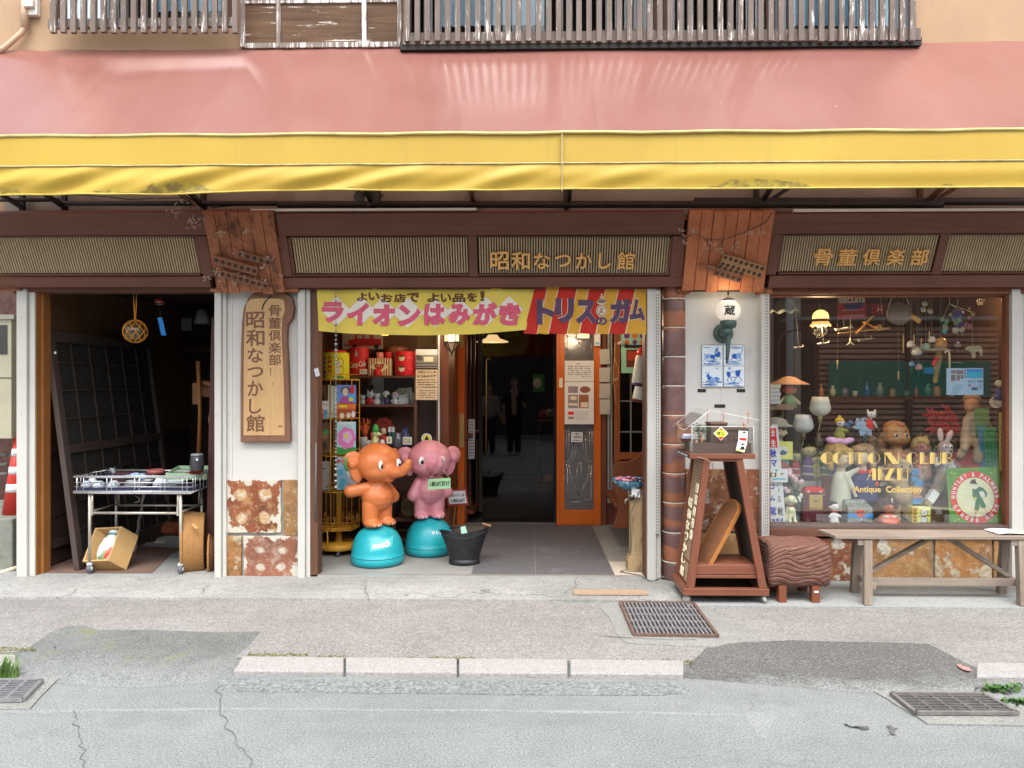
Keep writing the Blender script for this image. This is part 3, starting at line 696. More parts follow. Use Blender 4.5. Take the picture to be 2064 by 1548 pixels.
for ch,x0,x1 in(('C',1654,1682),('O',1678,1704),('T',1705,1722),('T',1724,1742),('O',1749,1774),('N',1783,1812),('C',1827,1851),('L',1854,1872),('U',1874,1897),('B',1899,1920)):deco(ch,x0,x1,912,935)
for ch,x0,x1 in(('A',1747,1767),('I',1768,1780),('Z',1782,1803),('U',1808,1830)):deco(ch,x0,x1,944,968)
gtext('Antique',1721,1775,980,996,.028);part('gold_lettering',b,m_gleaf,sw);b=B();gtext('Collection',1786,1856,980,993,.028)
part('gold_lettering',b,m_gleaf,sw)
# display floor and the dark room behind it
zw=P(1800,1057,.05).z;xw0,xw1=P(1535,800,0).x,P(2075,800,0).x
b=B();b.box(xw0,xw1+.3,.1,1.5,zw-.05,zw-.004);part('display_floor',b,wood('display_board',(.10,.07,.05),(.18,.13,.10),'X'))
b=B();b.box(xw0-.06,xw0,.26,2.4,zw-.5,2.6);b.box(xw1+.3,xw1+.36,.1,2.4,0,2.6);b.box(xw0,xw1+.3,2.4,2.46,0,2.6);b.box(xw0,xw1+.3,.16,2.4,2.44,2.5);b.box(xw0,xw1+.3,.26,2.4,-.02,-.01)
part('show_room_wall',b,wood('show_room_boards',(.05,.024,.018),(.085,.045,.032),'Z',.5,.7))
# ---------------------------------------------------------------- storage room on the left
x0,x1=P(76,800,.12).x,P(440,800,0).x
b=B();b.box(x0-.55,x0-.08,.12,2.9,0,2.6)if False else None
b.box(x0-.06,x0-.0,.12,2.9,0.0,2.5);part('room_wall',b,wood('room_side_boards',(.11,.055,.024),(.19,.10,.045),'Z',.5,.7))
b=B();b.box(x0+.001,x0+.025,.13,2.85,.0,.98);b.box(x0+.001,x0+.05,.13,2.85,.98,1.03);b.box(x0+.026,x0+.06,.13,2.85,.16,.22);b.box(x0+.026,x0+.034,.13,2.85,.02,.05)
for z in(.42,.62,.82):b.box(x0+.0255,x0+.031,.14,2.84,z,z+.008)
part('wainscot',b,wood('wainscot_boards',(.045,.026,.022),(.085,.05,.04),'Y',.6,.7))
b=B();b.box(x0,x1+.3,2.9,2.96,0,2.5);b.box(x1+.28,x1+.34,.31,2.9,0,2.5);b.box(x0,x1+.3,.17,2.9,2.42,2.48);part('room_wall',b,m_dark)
b=B();a=P(282,860,2.85);c=P(296,690,2.85);b.box(a.x,c.x,2.82,2.9,0,1.95);b.box(x0,x1+.28,2.80,2.9,1.93,2.0)
for u in(.42,.5,.6,.74,.88):b.box(x0+(x1-x0)*u,x0+(x1-x0)*u+.03,2.86,2.9,0,1.9)
part('wall_frame',b,wood('wall_frame_wood',(.05,.026,.018),(.09,.05,.036),'Z',1,.6))
b=B();b.slab([V((x0,.05,.006)),V((P(312,1170,.1).x,.05,.006)),V((P(330,1140,.6).x,.75,.006)),V((P(330,1140,.6).x,1.0,.006)),V((x0,1.1,.006))],.004);struct(obj('floor_board',b,wood('brown_floor_sheet',(.13,.08,.06),(.2,.13,.10),'X',.5,.8)))
b=B();b._add([(-9,.3,.001),(9,.3,.001),(9,7,.001),(-9,7,.001)],[(0,1,2,3)]);struct(obj('floor',b,m_con2))
# ---------------------------------------------------------------- entrance recess
xe0,xe1=P(640,800,0).x,1.62;YD=2.28
m_tile1=paint('slate_floor_tile',(.12,.12,.13),.6,.12,8,spots=((.18,.18,.19),2,.55,.5));m_tile2=paint('grey_floor',(.27,.27,.255),.7,.08,3);m_tile3=paint('cream_floor_tile',(.55,.49,.41),.6,.08,3)
b=B();z=.006;b.box(xe0-.3,xe1,.0,YD,.001,z);struct(obj('recess_floor',b,m_tile2))
b=B();zz=.0105
cols=[P(948,1155,0).x,P(1080,1155,0).x,P(1240,1155,0).x];rows=[.03,.33,.66,1.15,1.72,2.26]
def colx(i,y):
 return[cols[0]+.02*0,cols[1],cols[2]][i]
for i in range(2):
 for j in range(5):
  b.box(cols[i]+.003,cols[i+1]-.003,rows[j]+.003,rows[j+1]-.003,.0062,zz)
o=struct(obj('slate_paving',b,m_tile1))
b=B();b.box(cols[2]+.003,P(1298,1155,0).x,.03,.5,.0062,zz);struct(obj('floor_tile',b,m_tile3))
b=B();b.px(623,1160,1306,1156,-.02,.03)if False else b.box(P(623,1160,0).x,P(1306,1160,0).x,-.02,.03,-.002,.012);part('door_track',b,paint('steel_track',(.5,.5,.48),.4,.1,8,.6))
b=B();b.box(xe0-.36,xe0-.30,.31,2.4,0,2.5);b.box(xe1,xe1+.06,.26,2.4,0,2.5);b.box(xe0-.36,xe1,.17,2.4,2.42,2.48);part('recess_wall',b,m_beamz)
# back wall of the recess
def bk(b,x0,y0,x1,y1,Ya=YD,Yb=YD+.06):return b.px(x0,y1,x1,y0,Ya,Yb)
b=B();bk(b,888,560,904,1062,1.2,2.3);bk(b,904,560,921,1062,2.2,2.3);part('side_wall',b,m_red)
b=B();bk(b,901,560,912,958,2.19,2.2)if False else b.px(901,958,913,560,2.18,2.2);part('beige_panel',b,paint('beige_panel',(.42,.24,.15),.6,.06))
b=B();bk(b,921,560,931,1060,2.2,2.34);bk(b,931,560,936,1060,2.22,2.34);bk(b,1122,560,1128,1058,2.2,2.34);bk(b,931,540,1230,640,2.28,2.34);part('door_frame',b,m_orange,bev=.003)
b=B();b.px(926,902,935,834,2.185,2.2);b.px(926,700,934,660,2.185,2.2);part('hinge',b,paint('brass',(.6,.42,.15),.35,.1,9,.9))
# open inward door leaf, seen edge-on
dl=part('door_leaf',B().beam(P(937,1054,2.3)+V((0,0,.02)),P(937,560,2.3),.05,.04),m_red)
pa,pc_=P(938,1040,2.34),P(967,1018,3.15)
b=B();b.beam(V((pc_.x,3.12,.03)),V((pc_.x,3.12,2.3)),.05,.05);b.beam(V((pa.x,2.36,.12)),V((pc_.x,3.1,.12)),.18,.04,(0,0,1));b.beam(V((pa.x,2.36,.98)),V((pc_.x,3.1,.98)),.14,.04,(0,0,1))
for t in(.3,.6):q=V((pa.x,2.36,0)).lerp(V((pc_.x,3.1,0)),t);b.beam(q+V((0,0,.03)),q+V((0,0,2.3)),.03,.03)
part('leaf_frame',b,m_red,dl)
b=B();q0,q1=V((pa.x,2.37,0)),V((pc_.x,3.1,0));b.beam(q0.lerp(q1,.5)+V((0,0,.2)),q0.lerp(q1,.5)+V((0,0,.92)),.70,.012,(1,.2,0));part('leaf_panel',b,m_soot,dl)
m_paper=paint('white_paper',(.72,.72,.72),.8,.03,5);m_ink=paint('black_ink',(.02,.02,.025),.7,.1)
b=B();a=P(944,925,2.42);c=P(957,845,2.42);b.box(a.x,c.x,2.42,2.424,a.z,c.z);b.mi=1
for i in range(12):zq=c.z-(c.z-a.z)*(i+1)/13;b.box(a.x+.01,c.x-.012,2.417,2.4195,zq,zq+.006)
tag(obj('paper_notice',b,[paint('bluish_paper',(.5,.53,.62),.8,.05),m_ink]),'long narrow white paper list taped to the open door leaf','notice')
# inner glass door with a long brass pull
m_dgl=glass('door_glass',(.55,.56,.56),.02)
b=B();b.px(966,1032,972,560,2.40,2.44);b.px(1116,1050,1122,560,2.40,2.44);gd=part('glass_door',b,m_soot)
b=B();b.px(972,1052,1116,560,2.415,2.421);part('pane',b,m_dgl,gd)
b=B();a,c=P(980,914,2.33),P(980,727,2.33);b.tube([a+V((-.03,.09,-.0)),a,c,c+V((.012,0,.02)),c+V((.03,.03,.02)),c+V((.035,.09,.01))],.0085,8);part('pull_handle',b,paint('brass',(.6,.42,.15),.35),gd)
# side light of leaded glass in an orange frame
b=B();bk(b,1128,560,1138,1058,2.2,2.26);bk(b,1197,560,1211,1058,2.2,2.26);bk(b,1138,1028,1197,1058,2.2,2.26);slt=part('side_light',b,m_orange,bev=.003)
m_lead=paint('leaded_grey_glass',(.13,.125,.128),.18,.15,9,bump=.25,bscale=25)
b=B();b.px(1138,1028,1197,560,2.225,2.235);part('leaded_pane',b,m_lead,slt)
b=B();r=random.Random(4)
def lead(pts,rr=.0035):b.tube([P(x,y,2.222)for x,y in pts],rr,5)
for sx in(1,-1):
 def q(x):return 1167.5+sx*x
 lead([(q(0),690),(q(12),705),(q(24),722)]);lead([(q(24),675),(q(24),722)]);lead([(q(0),672),(q(10),682),(q(27),676)])
 for d in(0,5,10):lead([(q(2+d),870+d),(q(4+d),900+d*1.5),(q(10+d),925),(q(20+d*.7),945-d)])
 for d in(0,5):lead([(q(26-d),862),(q(26-d),925)]);lead([(q(26-d),935),(q(22-d),960),(q(8),985-d),(q(0),1000-d)])
 lead([(q(24),940),(q(24),1006),(q(0),1008)]);lead([(q(2),930),(q(6),960),(q(16),975)])
lead([(1138,930),(1150,930)]);lead([(1186,930),(1197,930)]);lead([(1138,962),(1150,963)]);lead([(1140,1012),(1196,1012)]);lead([(1150,874),(1186,874)])
part('lead_came',b,paint('lead_came',(.62,.61,.6),.25,.2,30,.8),slt)
# wall with small leaded window right of the side light
b=B();bk(b,1211,560,1222,1062,2.22,2.34);bk(b,1222,560,1250,1062,2.26,2.34);bk(b,1250,560,1400,700,2.26,2.34);bk(b,1250,916,1400,1062,2.26,2.34);bk(b,1318,700,1400,916,2.26,2.34);part('back_wall',b,m_red)
b=B();b.px(1238,930,1250,600,2.2,2.26);b.px(1250,926,1318,912,2.2,2.26);b.px(1312,912,1322,600,2.2,2.26);b.px(1236,940,1330,930,2.21,2.26);rw=part('leaded_window',b,wood('window_frame_wood',(.26,.075,.022),(.36,.115,.038),'Z',1,.4,.12),bev=.003)
b=B();b.px(1250,914,1318,690,2.25,2.256);part('pane',b,m_dgl,rw)
b=B();b.px(1270,914,1273,690,2.238,2.25);b.px(1297,914,1300,690,2.238,2.25);b.px(1250,810,1318,807,2.236,2.25);b.px(1250,872,1318,869,2.236,2.25);part('lead_bar',b,paint('lead_bar',(.22,.22,.22),.5,.2),rw)
rl=part('shutter_rail',B().px(1225,1014,1234,600,2.19,2.22),m_alud)
b=B();a,c=P(1229.5,1012,2.18),P(1229.5,600,2.18);z=a.z
while z<c.z:b.box(a.x-.012,a.x+.012,2.184,2.189,z,z+.012);z+=.022
part('rail_slots',b,paint('rail_slot',(.06,.055,.05),.8),rl)
# dim shop interior behind the door
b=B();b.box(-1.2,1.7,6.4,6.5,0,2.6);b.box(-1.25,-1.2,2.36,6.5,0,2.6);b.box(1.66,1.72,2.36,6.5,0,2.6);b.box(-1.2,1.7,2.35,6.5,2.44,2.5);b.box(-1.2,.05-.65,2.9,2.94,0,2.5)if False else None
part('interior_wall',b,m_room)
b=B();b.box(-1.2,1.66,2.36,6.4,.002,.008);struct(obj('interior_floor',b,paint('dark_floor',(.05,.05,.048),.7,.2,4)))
# outer shell so that no daylight leaks into the rooms
b=B();b.box(-4.25,-4.2,.2,6.6,0,2.9);b.box(8.9,9,.2,6.6,0,2.9);b.box(-4.25,9,6.55,6.6,0,2.9);b.box(-4.25,9,.2,6.6,2.83,2.855);b.box(3.9+.4,9,.05,.1,0,2.85);part('outer_wall',b,m_under)
# white cover box and pipe on the upper wall
b=B();a,c=P(60,36,0),P(82,-20,0);b.box(a.x,c.x,-.05,0,a.z,c.z);b.box(a.x+.005,c.x-.01,-.09,-.05,a.z+.05,c.z);t=obj('vent_cover',b,paint('white_cover',(.72,.7,.66),.5,.05),bev=.006)
tag(t,'small white box shaped vent cover on the beige upper wall','vent cover')
b=B();b.tube([P(50,-20,-.05),P(50,55,-.05),P(44,66,-.05),P(10,96,-.06),P(-30,120,-.06)],.022,10);b.tube([P(50,-20,-.05),P(50,56,-.05)],.028,10);tag(obj('drain_pipe',b,paint('beige_pipe',(.52,.37,.25),.6,.1)),'beige bent pipe running down the upper wall onto the awning','pipe')
# ---------------------------------------------------------------- awning
YF=-1.10
aw=thing('awning',(0,YF,2.8),'long faded red vinyl awning with a double yellow valance over the whole shop front','awning')
def translucent(s,m,col,w_):
 tb=s.n('ShaderNodeBsdfTranslucent');tb.inputs[0].default_value=(*col,1);mx=s.n('ShaderNodeMixShader');mx.inputs[0].default_value=w_
 s.l(s.b.outputs[0],mx.inputs[1]);s.l(tb.outputs[0],mx.inputs[2]);s.l(mx.outputs[0],s.t.nodes['Material Output'].inputs[0]);return m
s=NT('red_vinyl');v=s.mp()
c=s.mix(s.step(s.noise(v,1.2,4),.3,.7),(.252,.106,.088),(.30,.134,.115));c=s.mix(s.step(s.noise(v,26,2,.5),.78,.795),c,(.62,.56,.53));sx_=s.n('ShaderNodeSeparateXYZ');s.l(v,sx_.inputs[0]);fr_=s.math('ABSOLUTE',s.math('SUBTRACT',s.math('FRACT',s.math('MULTIPLY',sx_.outputs[0],1/.92)),.5));c=s.mix(s.math('MULTIPLY',s.step(fr_,.008,.004),.3),c,(.15,.06,.05));c=s.mix(s.math('MULTIPLY',s.step(s.noise(s.mp((3,.5,.5)),2.2,5,.7),.50,.75),.3),c,(.34,.19,.165))
s.bump(s.noise(v,2.5,3),.05,.02);m_vin=translucent(s,s.fin(c,.2,0,1.0),(.75,.45,.38),.22)
def valance_mat(name,moss):
 s=NT(name);v=s.mp();z=s.n('ShaderNodeSeparateXYZ');s.l(s.tc.outputs['Generated'],z.inputs[0])
 c=s.mix(s.step(s.noise(v,.9,4),.3,.7),(.46,.30,.036),(.55,.385,.058))
 n=s.noise(s.mp((2.2,1,9)),1.5,6,.7)
 e=s.step(s.math('SUBTRACT',z.outputs[2],s.math('MULTIPLY',s.math('SUBTRACT',n,.5),.6)),.98,1.02)
 c=s.mix(s.math('MULTIPLY',e,.6),c,(.24,.21,.15));c=s.mix(s.math('MULTIPLY',s.step(s.noise(s.mp((9,1,.5)),1.3,5,.7),.55,.75),.25),c,(.30,.22,.06))
 if moss:
  a=s.noise(s.mp((.8,1,1)),1.3,3);g=s.math('SUBTRACT',s.math('MULTIPLY',s.step(a,.40,.62),.55),s.math('MULTIPLY',s.noise(s.mp((1,1,2.5)),9,6,.7),.26))
  m=s.step(s.math('SUBTRACT',z.outputs[2],g),.06,.03);m=s.math('MULTIPLY',m,s.step(z.outputs[2],.03,.05))
  c=s.mix(s.math('MULTIPLY',m,.8),c,s.mix(s.step(s.noise(v,14,5,.7),.42,.6),(.13,.12,.05),(.55,.42,.05)))
 return translucent(s,s.fin(c,.5,0,.45),(.9,.6,.12),.2)
xA0,xA1=P(-260,300,YF).x,5.4
zw_,zf=P(1032,95,0).z,P(1032,267,YF).z
pr=B()
def canopy(u,v):
 x=xA0+(xA1-xA0)*u;sag=-.025*math.sin(v*PI)+.012*NZ.noise(V((x*.9,v*2,0)))
 tear=.03*max(0,math.sin((x+1.2)*1.1))*(v<.02)+(.015*NZ.noise(V((x*6,3,0)))if v<.02 else 0)
 return(x,-.015+(YF+.015)*v-.0,zw_+(zf-zw_)*v+sag+tear)
pr.grid(canopy,160,16);obj('canopy',pr,m_vin,aw)
z1,z2,z3=P(1032,269,YF).z,P(1032,332,YF).z,P(1032,384,YF).z
b=B();b.grid(lambda u,v:(xA0+(xA1-xA0)*u,YF-.006-.006*math.sin(u*9),z2+(z1-z2)*v),60,4);o=obj('fascia',b,valance_mat('yellow_vinyl',False),aw)
b=B();b.tube([(xA0+(xA1-xA0)*i/40,YF-.012,z1+.004*math.sin(i*1.7))for i in range(41)],.011,8);obj('piping',b,paint('cream_piping',(.55,.43,.17),.6,.3),aw)  # piping paler than the valance: some edge highlight is put into its colour
b=B()
def val(u,v):
 x=xA0+(xA1-xA0)*u;q=1-v
 left=max(0,min(1,(.62-u)/.35));right=max(0,min(1,(u-.72)/.2))
 f=.014*math.sin(x*8.2+q*5.4+.8*math.sin(x*1.3))*left+.008*math.sin(x*15+q*8+math.sin(x*2))*left+.020*math.sin(x*2.2-q*3.6)*right+.010*math.sin(q*PI*1.4)
 d=-.016*left*max(0,(.30-u)/.3)*q*2.2+.006*math.sin(x*3.3)*q*left
 return(x,YF-.02-f*(.35+.65*math.sin(q*PI*.8)),z3+(z2-z3)*v+d)
b.grid(val,320,16);obj('valance',b,valance_mat('yellow_valance',True),aw)
b=B();b.tube([V(val(i/160,1))+V((0,-.004,.002))for i in range(161)],.0055,6);b.px(1132,384,1134,270,YF-.035,YF-.01);obj('seam',b,paint('valance_seam',(.42,.36,.18),.7,.4,12),aw)
b=B();b.tube([V(val(i/160,0))+V((0,0,.004))for i in range(161)],.006,6);obj('hem',b,paint('valance_hem',(.52,.38,.06),.5,.3,8),aw)
b=B();b.tube([(xA0,YF+.03,z3+.22),(xA1,YF+.03,z3+.22)],.02,8);b.tube([(xA0,YF+.05,z1-.04),(xA1,YF+.05,z1-.04)],.02,8);obj('front_bar',b,m_pipe,aw)
for px in(30,116,400,745,950,1142,1532,1866):
 b=B();x=P(px,400,-.15).x
 b.beam((x,-.06,2.92),(x,-.06,3.35),.035,.035);b.beam((x+.02,-.06,2.96),(x+.0,YF+.04,z1-.05),.03,.03)
 if px in(400,1532,1866):b.beam((x+.03,-.08,2.95),(x+(.5 if px>1000 else-.5),-.5,3.25),.03,.02)
 obj('bracket',b,m_pipe if px not in(950,1866)else m_beam,aw)
b=B();q=P(724,396,-.4);b.lathe([(.03,-.04),(.045,.0),(.02,.05),(.0,.052)],q,14,M.Rotation(R(70),3,'X'));b.tube([q,q+V((.06,.05,-.06)),q+V((.12,.1,0)),q+V((.14,.2,.06))],.008,6);b.lathe([(.0,-.06),(.03,-.05),(.04,.05),(0,.06)],q+V((.11,.1,.02)),12)
tag(obj('spot_lamp',b,m_pipe),'dark round spot lamp fixed under the awning above the louvred transom','lamp')
b=B();b.tube([P(105,390,-.2),P(180,394,-.2),P(220,397,-.2),P(260,402,-.2),P(310,400,-.2),P(372,399,-.2)],.004,5);b.tube([P(405,404,-.12),P(430,418,-.12),P(470,414,-.12),P(500,406,-.12)],.006,5)
tag(obj('cable',b,m_pipe),'thin black cable hanging slack under the awning beside the first bracket','cable')
# ---------------------------------------------------------------- dried flower branches and carved moulds on the cedar planks
m_twig=paint('dry_twig',(.13,.06,.035),.8,.3,20);m_bud=paint('dry_bud',(.50,.42,.33),.9,.3,40)
def branch(paths,buds,label,seed):
 t=thing('dried_branch',tp(*paths[0][0]),label,'dried branch','dried blossom branches on the cedar planks');r=random.Random(seed)
 b=B()
 for p in paths:
  n=len(p);b.tube([tp(*q)+NRM*(.07+.012*(i%2))for i,q in enumerate(p)],[.0055-.0035*i/n for i in range(n)],6)
 obj('twig',b,m_twig,t)
 b=B()
 for x,y,sp,n in buds:
  for i in range(n):
   q=tp(x+r.gauss(0,sp),y+r.gauss(0,sp*.8))+NRM*r.uniform(.06,.1)
   for j in range(3):
    a=r.uniform(0,2*PI);s_=r.uniform(.005,.010);e=q+V((math.cos(a)*s_,-s_*.3,math.sin(a)*s_));b.ell(e,(s_*.6,s_*.4,s_*.6),seg=5,rings=3)
 obj('blossom',b,m_bud,t)
branch([[(372,388),(400,404),(440,438),(480,470),(520,492),(552,510)],[(400,404),(390,420),(352,424)],[(450,446),(438,470)],[(552,510),(560,540)],[(440,545),(500,555),(552,562)],[(420,430),(398,444)]],
[(398,442,8,16),(364,422,8,7),(455,462,7,9),(505,462,6,7),(545,520,8,14),(447,545,8,10),(480,555,8,8),(530,562,8,9),(490,505,5,5),(427,555,6,5),(572,548,3,2),(375,405,5,4)],'dried branch with pale blossoms across the weathered planks beside the carved signboard',2)
branch([[(1551,424),(1538,442),(1500,462),(1452,478),(1420,477),(1394,464)],[(1452,478),(1446,496)],[(1420,477),(1424,492)],[(1394,464),(1376,478)]],
[(1372,462,4,5),(1392,460,5,6),(1424,486,5,8),(1446,496,4,6),(1478,490,5,6),(1506,466,4,5),(1526,462,4,4),(1375,482,3,4)],'dried branch with tiny buds on the red cedar planks above the globe lamp',5)
m_mould=wood('mould_wood',(.20,.10,.045),(.30,.17,.085),'X',1.5,.7);m_mould2=wood('mould_wood_dark',(.13,.05,.03),(.2,.085,.05),'X',1.5,.7);m_hole=paint('mould_hole',(.04,.02,.014),.9,.2)
def mould(cx,cy,ln,wd,ang,nx,ny,mat,handle,label,hole=m_hole,lift=.085,seed=1):
 c=tp(cx,cy)+NRM*lift;a=R(ang);ux=(V((1,0,0))*math.cos(a)+UP*math.sin(a));uz=(UP*math.cos(a)-V((1,0,0))*math.sin(a));rot=M((ux,-NRM,uz)).transposed()
 t=thing('sweet_mould',c,label,'wooden mould','wooden sweet moulds on the cedar planks')
 b=B();b.obox(c,(ln,.026,wd),rot)
 if handle:b.obox(c-ux*(ln/2+.035),(.07,.022,wd*.45),rot);b.obox(c-ux*(ln/2+.10),(.08,.02,wd*.22),rot)
 obj('board',b,mat,t,bev=.004)
 b=B();rr=min(ln/nx,wd/ny)*.34
 for i in range(nx):
  for j in range(ny):
   q=c+ux*(-ln/2+ln*(i+.5)/nx)+uz*(-wd/2+wd*(j+.5)/ny+(.0 if handle else 0));b.lathe([(rr,-.0),(rr*.9,.003),(0,.003)],q+NRM*.012,14,M((ux,uz,NRM)).transposed())
 obj('hollow',b,hole,t)
mould(1490,529,.345,.105,-17,8,2,m_mould,False,'pale wooden mould board with two rows of round hollows on the red cedar planks')
mould(1464,543,.22,.10,-17,5,2,m_mould2,True,'dark paddle shaped wooden mould with handle on the red cedar planks')
mould(483,528,.34,.072,-17,7,1,wood('mould_wood_worn',(.15,.06,.035),(.22,.1,.06),'X',1.5,.8),False,'worn red brown mould bar on the planks beside the carved signboard, topmost of three')
mould(500,556,.38,.06,-17,8,1,wood('mould_wood_worn',(.15,.06,.035),(.22,.1,.06),'X',1.5,.8),False,'worn narrow mould bar lowest on the planks beside the carved signboard')
mould(520,514,.26,.055,-17,5,1,wood('mould_wood_worn',(.15,.06,.035),(.22,.1,.06),'X',1.5,.8),False,'short worn mould bar behind the blossoms near the right edge of the weathered planks',lift=.075)
# ---------------------------------------------------------------- carved signboard on the pillar
sg=thing('signboard',P(535,891,-.03),'carved live edge wooden signboard with vertical Japanese writing on the white pillar','signboard')
def zx(pts,Y):return[(P(x,y,Y).x,P(x,y,Y).z)for x,y in pts]
YS=-.055
b=B();b.prism(zx([(484,891),(484,760),(485,700),(487,650),(491,620),(500,600),(512,590),(540,587),(575,590),(588,600),(593,620),(590,640),(580,655),(578,680),(581,740),(583,800),(585,891)],YS),YS,-.002)
obj('board',b,wood('sign_bark',(.13,.055,.03),(.24,.115,.065),'Z',1.4,.6,.6,spec=.4),sg,bev=.008)
b=B();b.prism(zx([(491,878),(491,760),(492,690),(493,640),(497,612),(506,602),(535,601),(565,602),(573,606),(575,625),(569,642),(568,680),(571,740),(573,800),(574,878)],YS-.004),YS-.006,YS+.004)
obj('face',b,wood('sign_face',(.40,.235,.10),(.56,.36,.17),'Z',1.1,.5,.5,stain=((.2,.09,.04),.66,.6)),sg,bev=.003)
m_carve=paint('carved_letter',(.15,.06,.028),.6,.2,30)
b=B();yl=YS-.0065;q0,q1=P(512,628,yl),P(512,872,yl)
zc=[(645,38,34),(681,38,34),(716,32,30),(750,33,21),(783,32,31),(819,26,30),(853,38,35)]
for ch,(y,w_,h_)in zip('昭和なつかし館',zc):b.text(ch,P(514.5,y,yl),w=w_*S(yl),h=h_*S(yl),bold=.018,lift=.0,thick=.003)
for ch,y in zip('骨董倶楽部',(626,651,676,701,725)):b.text(ch,P(554,y,yl),w=25*S(yl),h=22.5*S(yl),bold=.014,lift=.0,thick=.003)
b.text('cc',P(565,859,yl),w=8*S(yl),h=4*S(yl),bold=.0)
obj('lettering',b,m_carve,sg)
b=B();b.tube([P(528,626,yl-.002),P(531,614,yl-.002),P(536,606,yl-.002),P(545,598,YS-.004)],[.003,.006,.005,.004],6);b.tube([P(545,742,yl-.001),P(546,758,yl-.001)],[.003,.001],5);b.ell(P(549,774,yl),(.004,.002,.006),seg=8,rings=4);obj('split',b,m_soot,sg)
# ---------------------------------------------------------------- globe wall lamp
m_iron=paint('green_cast_iron',(.065,.11,.095),.5,.2,12,.3)
Yl=-.20;lc=P(1468,626,Yl);rg=24.5*S(Yl)
lp=thing('wall_lamp',P(1455,680,0),'globe wall lamp with a black character on green cast iron bracket','wall lamp')
b=B();b.ell(lc,(rg,rg,rg*.93),seg=32,rings=20);obj('globe',b,emit('opal_globe',(1,.80,.62),.16,(.70,.66,.60)),lp)
b=B()
def on_globe(p):
 d=p-lc;u=max(-.95,min(.95,d.x/rg));w_=max(-.95,min(.95,d.z/(rg*.93)));q=math.sqrt(max(.02,1-u*u-w_*w_));dep=(d.y+.3)*1
 return V((p.x,lc.y-rg*q-.005,p.z))
b.text('蔵',lc+V((-.012,-.3,-.006)),w=21*S(Yl),h=20*S(Yl),bold=.02,lift=0,thick=.0,fn=on_globe);obj('lettering',b,m_ink,lp)
b=B();zt_=rg*.93;b.lathe([(.001,0),(.042,-.006),(.044,.004),(.03,.012),(.022,.024),(.008,.034),(.006,.042),(.011,.05),(.006,.058),(.009,.066),(.003,.078),(0,.08)],lc+V((0,0,zt_-.004)),16);obj('finial',b,paint('dark_bronze',(.05,.045,.04),.5,.2,12,.4),lp)
b=B();b.lathe([(.001,-.075),(.02,-.072),(.036,-.05),(.055,-.045),(.056,-.03),(.062,-.028),(.062,.006),(.05,.012)],lc+V((0,0,-zt_+.0)),24)
b.tube([lc+V((0,0,-.13)),lc+V((0,.0,-.19)),P(1467,706,Yl),P(1465.5,726,Yl)],[.026,.022,.017,.012],12);b.ell(P(1465.5,728,Yl),(.011,.011,.016));b.ell(P(1464,668,Yl+.01),(.045,.06,.04))
cw=P(1457,672,0);b.tube([P(1464,668,Yl+.02),cw+V((0,-.02,0))],[.035,.045],14);b.lathe([(0,0),(.055,.0),(.062,.012),(.075,.02),(.078,.03),(.078,.034)][::-1]and[(.078,.0),(.078,.016),(.066,.024),(.05,.03),(0,.032)],cw,28,M.Rotation(R(90),3,'X'))
obj('bracket',b,m_iron,lp)
pl=bpy.data.lights.new('globe_bulb','POINT');po=bpy.data.objects.new('globe_bulb',pl);COL.objects.link(po);pl.energy=.8;pl.color=(1,.78,.5);pl.shadow_soft_size=rg*1.02;po.location=lc+V((0,-.0,0));po.location.z+=rg*1.4
# ---------------------------------------------------------------- four blue and white tiles
tl=thing('tile_panel',P(1458,779,-.012),'panel of four blue and white painted tiles showing horsemen and bulls under the globe lamp','tile panel')
b=B();b.px(1414,779.5,1501,694.5,-.010,-.001);obj('backing',b,paint('tile_grout',(.30,.29,.28),.8,.1),tl)
m_tile=paint('glazed_white_tile',(.68,.75,.80),.15,.05,5,spec=.6);m_bl=paint('cobalt_glaze',(.03,.11,.42),.2,.35,30);m_bl2=paint('pale_cobalt',(.22,.38,.66),.2,.25,30)
scn={
0:(1415.5,696),1:(1459,696),2:(1415.5,738),3:(1459,738)}
def stroke(b,pts,ox,oy,wd,mi):
 b.mi=mi;Y=-.0225-.00002*len(b.bm.verts)/8
 for i in range(len(pts)-1):
  p,q=V((pts[i][0],pts[i][1])),V((pts[i+1][0],pts[i+1][1]));d=(q-p);
  if d.length==0:continue
  n=V((-d.y,d.x)).normalized()*wd/2;cs=[p+n,q+n,q-n,p-n]
  b.prism(zx([(ox+c_.x,oy+c_.y)for c_ in cs],Y),Y,Y+.002)
